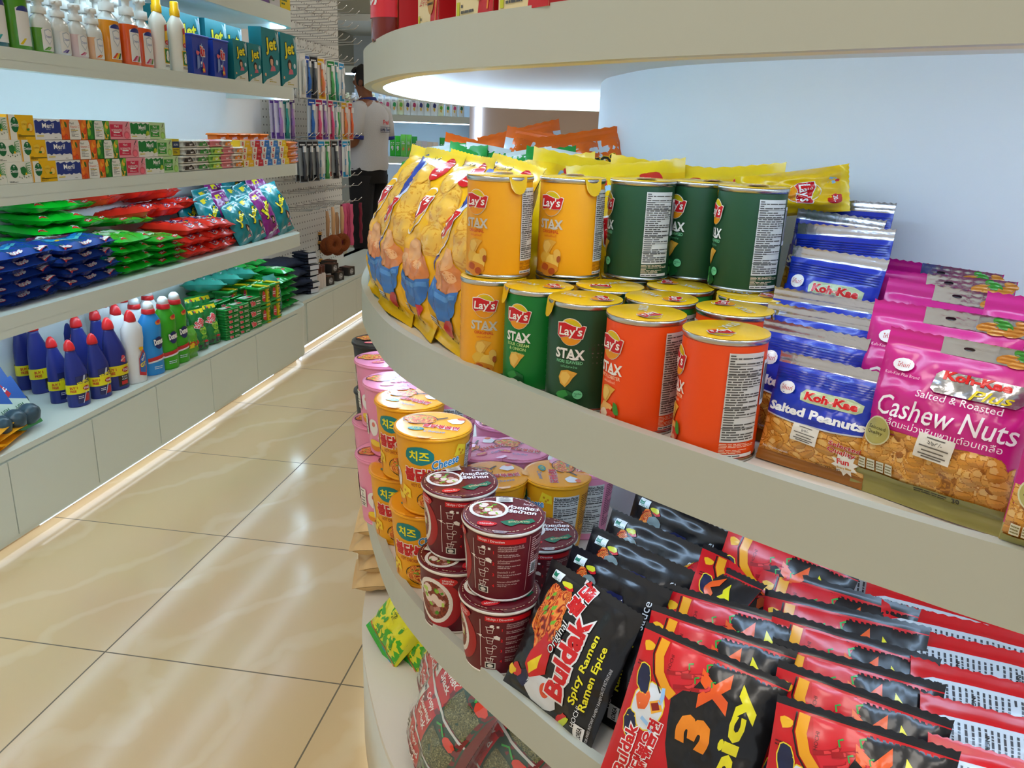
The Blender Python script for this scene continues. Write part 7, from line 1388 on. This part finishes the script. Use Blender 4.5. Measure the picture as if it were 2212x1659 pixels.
for p, l, ro, a, lab in (((-0.258, 0.964, 0.262), 22, 10, -62, 'seaweed multipack at the front, letters facing out on the island base'), ((-0.175, 0.931, 0.262), 26, 12, -50, 'seaweed multipack leaning second, right of the front one'), ((-0.094, 0.900, 0.262), 28, 12, -44, 'seaweed multipack at the right under the ramen shelf'), ((-0.277, 1.095, 0.262), 24, 10, -62, 'seaweed multipack behind the front one')):
    put(SEA, (p[0], p[1], ZI+.012), (math.radians(-l), math.radians(ro), math.radians(a)), lab, SG)
def a_goch(mb, f, w, h):
    paint(mb, f, [(w*.1, 0), (w*.5, 0), (w*.5, h*.7), (w*.3, h*.6)], '#c8202a', 1, 'card', .1); paint(mb, f, rect(-w*.4, h*.6, -w*.02, h*.85), '#d0202a', 1, 'card', .1); text(mb, f, '고추장', -w*.2, h*.72, h*.1, '#fff', 0, 3, m='card', maxw=w*.34)
    paint(mb, f, [(-w*.06, h*.3), (w*.12, h*.22), (w*.22, h*.4), (w*.14, h*.95), (w*.06, h*.6)], '#cf2a22', 2, 'card', .1); stroke(mb, f, [(w*.14, h*.9), (w*.12, h*.99)], w*.05, '#2a4a1c', 3, 'card', .1); paint(mb, f, ell(w*.16, h*.27, w*.17, h*.16, 20), '#c8923a', 4, 'card', .1); text(mb, f, 'No.1', w*.16, h*.3, h*.09, '#1a1410', .1, 6, bold=.03, m='card', maxw=w*.28); finetext(mb, f, w*.04, h*.17, w*.28, h*.24, 2, '#3a2a14', 6, 'card', 2)
    text(mb, f, 'KOREAN', -w*.18, h*.52, h*.06, '#222', 0, 2, m='card', maxw=w*.5); text(mb, f, 'PEPPER PASTE', -w*.18, h*.43, h*.045, '#222', 0, 2, m='card', maxw=w*.52); text(mb, f, '매운맛\n고추장', -w*.2, h*.27, h*.16, '#d0202a', 0, 2, m='card', maxw=w*.4)
    for i in range(4): stroke(mb, f, [(w*.36+i*w*.02, h*(.05+.1*i)), (w*.42, h*(.2+.12*i))], w*.04, '#e88a3a', 3, 'card', .1)
    paint(mb, f, rect(-w*.46, h*.03, -w*.38, h*.13), '#c9cf2a', 2, 'card', .1); finetext(mb, f, -w*.34, h*.04, w*.0, h*.12, 2, '#555', 2, 'card', 4)
GC = art_box('paste_box', 'chilli paste box', .082, .07, .15, '#ead9a8', a_goch, '#b8141c', '#b8141c'); GCG = 'chilli paste boxes on the highest shelf'
for p, a, lab in (((-0.350, 1.123, 1.335), -72, 'cream and red paste box at the left, second on the highest shelf'), ((-0.275, 0.989, 1.335), -58, 'cream and red paste box with gold roundel, next to the left one'), ((-0.200, 0.883, 1.335), -50, 'cream and red paste box at the right end in view'), ((-0.139, 0.810, 1.335), -46, 'cream and red paste box just cut off by the top of the photo')):
    put(GC, (p[0]+.042, p[1]+.042, 1.3325), (0, 0, math.radians(a)), lab, GCG)
t = thing('sauce_bottle', 'dark red sauce bottle with navy label at the left end of the highest shelf', 'bottle', (-.352, 1.165, 1.3325), (0, 0, -.8)); mb = MB(); mb.lathe([(.028, 0), (.03, .004), (.03, .12), (.02, .15), (.014, .17)], '#7a1c14', 'liquid', 24); f = cyl_surf(.0302, .0302, .2); paint(mb, f, rect(-.07, .03, .07, .115), '#23285c', 1); paint(mb, f, rect(-.07, .03, .07, .055), '#d8283a', 2); text(mb, f, 'SAUCE', 0, .085, .02, '#e9e6ea', 1.57, 3, bold=.03); paint(mb, f, blob(.01, .1, .012, .01, 10, .2, 3), '#6fae2a', 3); mb.build('body', t); MB().lathe([(.016, .168), (.017, .2), (.012, .205)], '#c8202a', 'plastic', 18).build('cap', t)
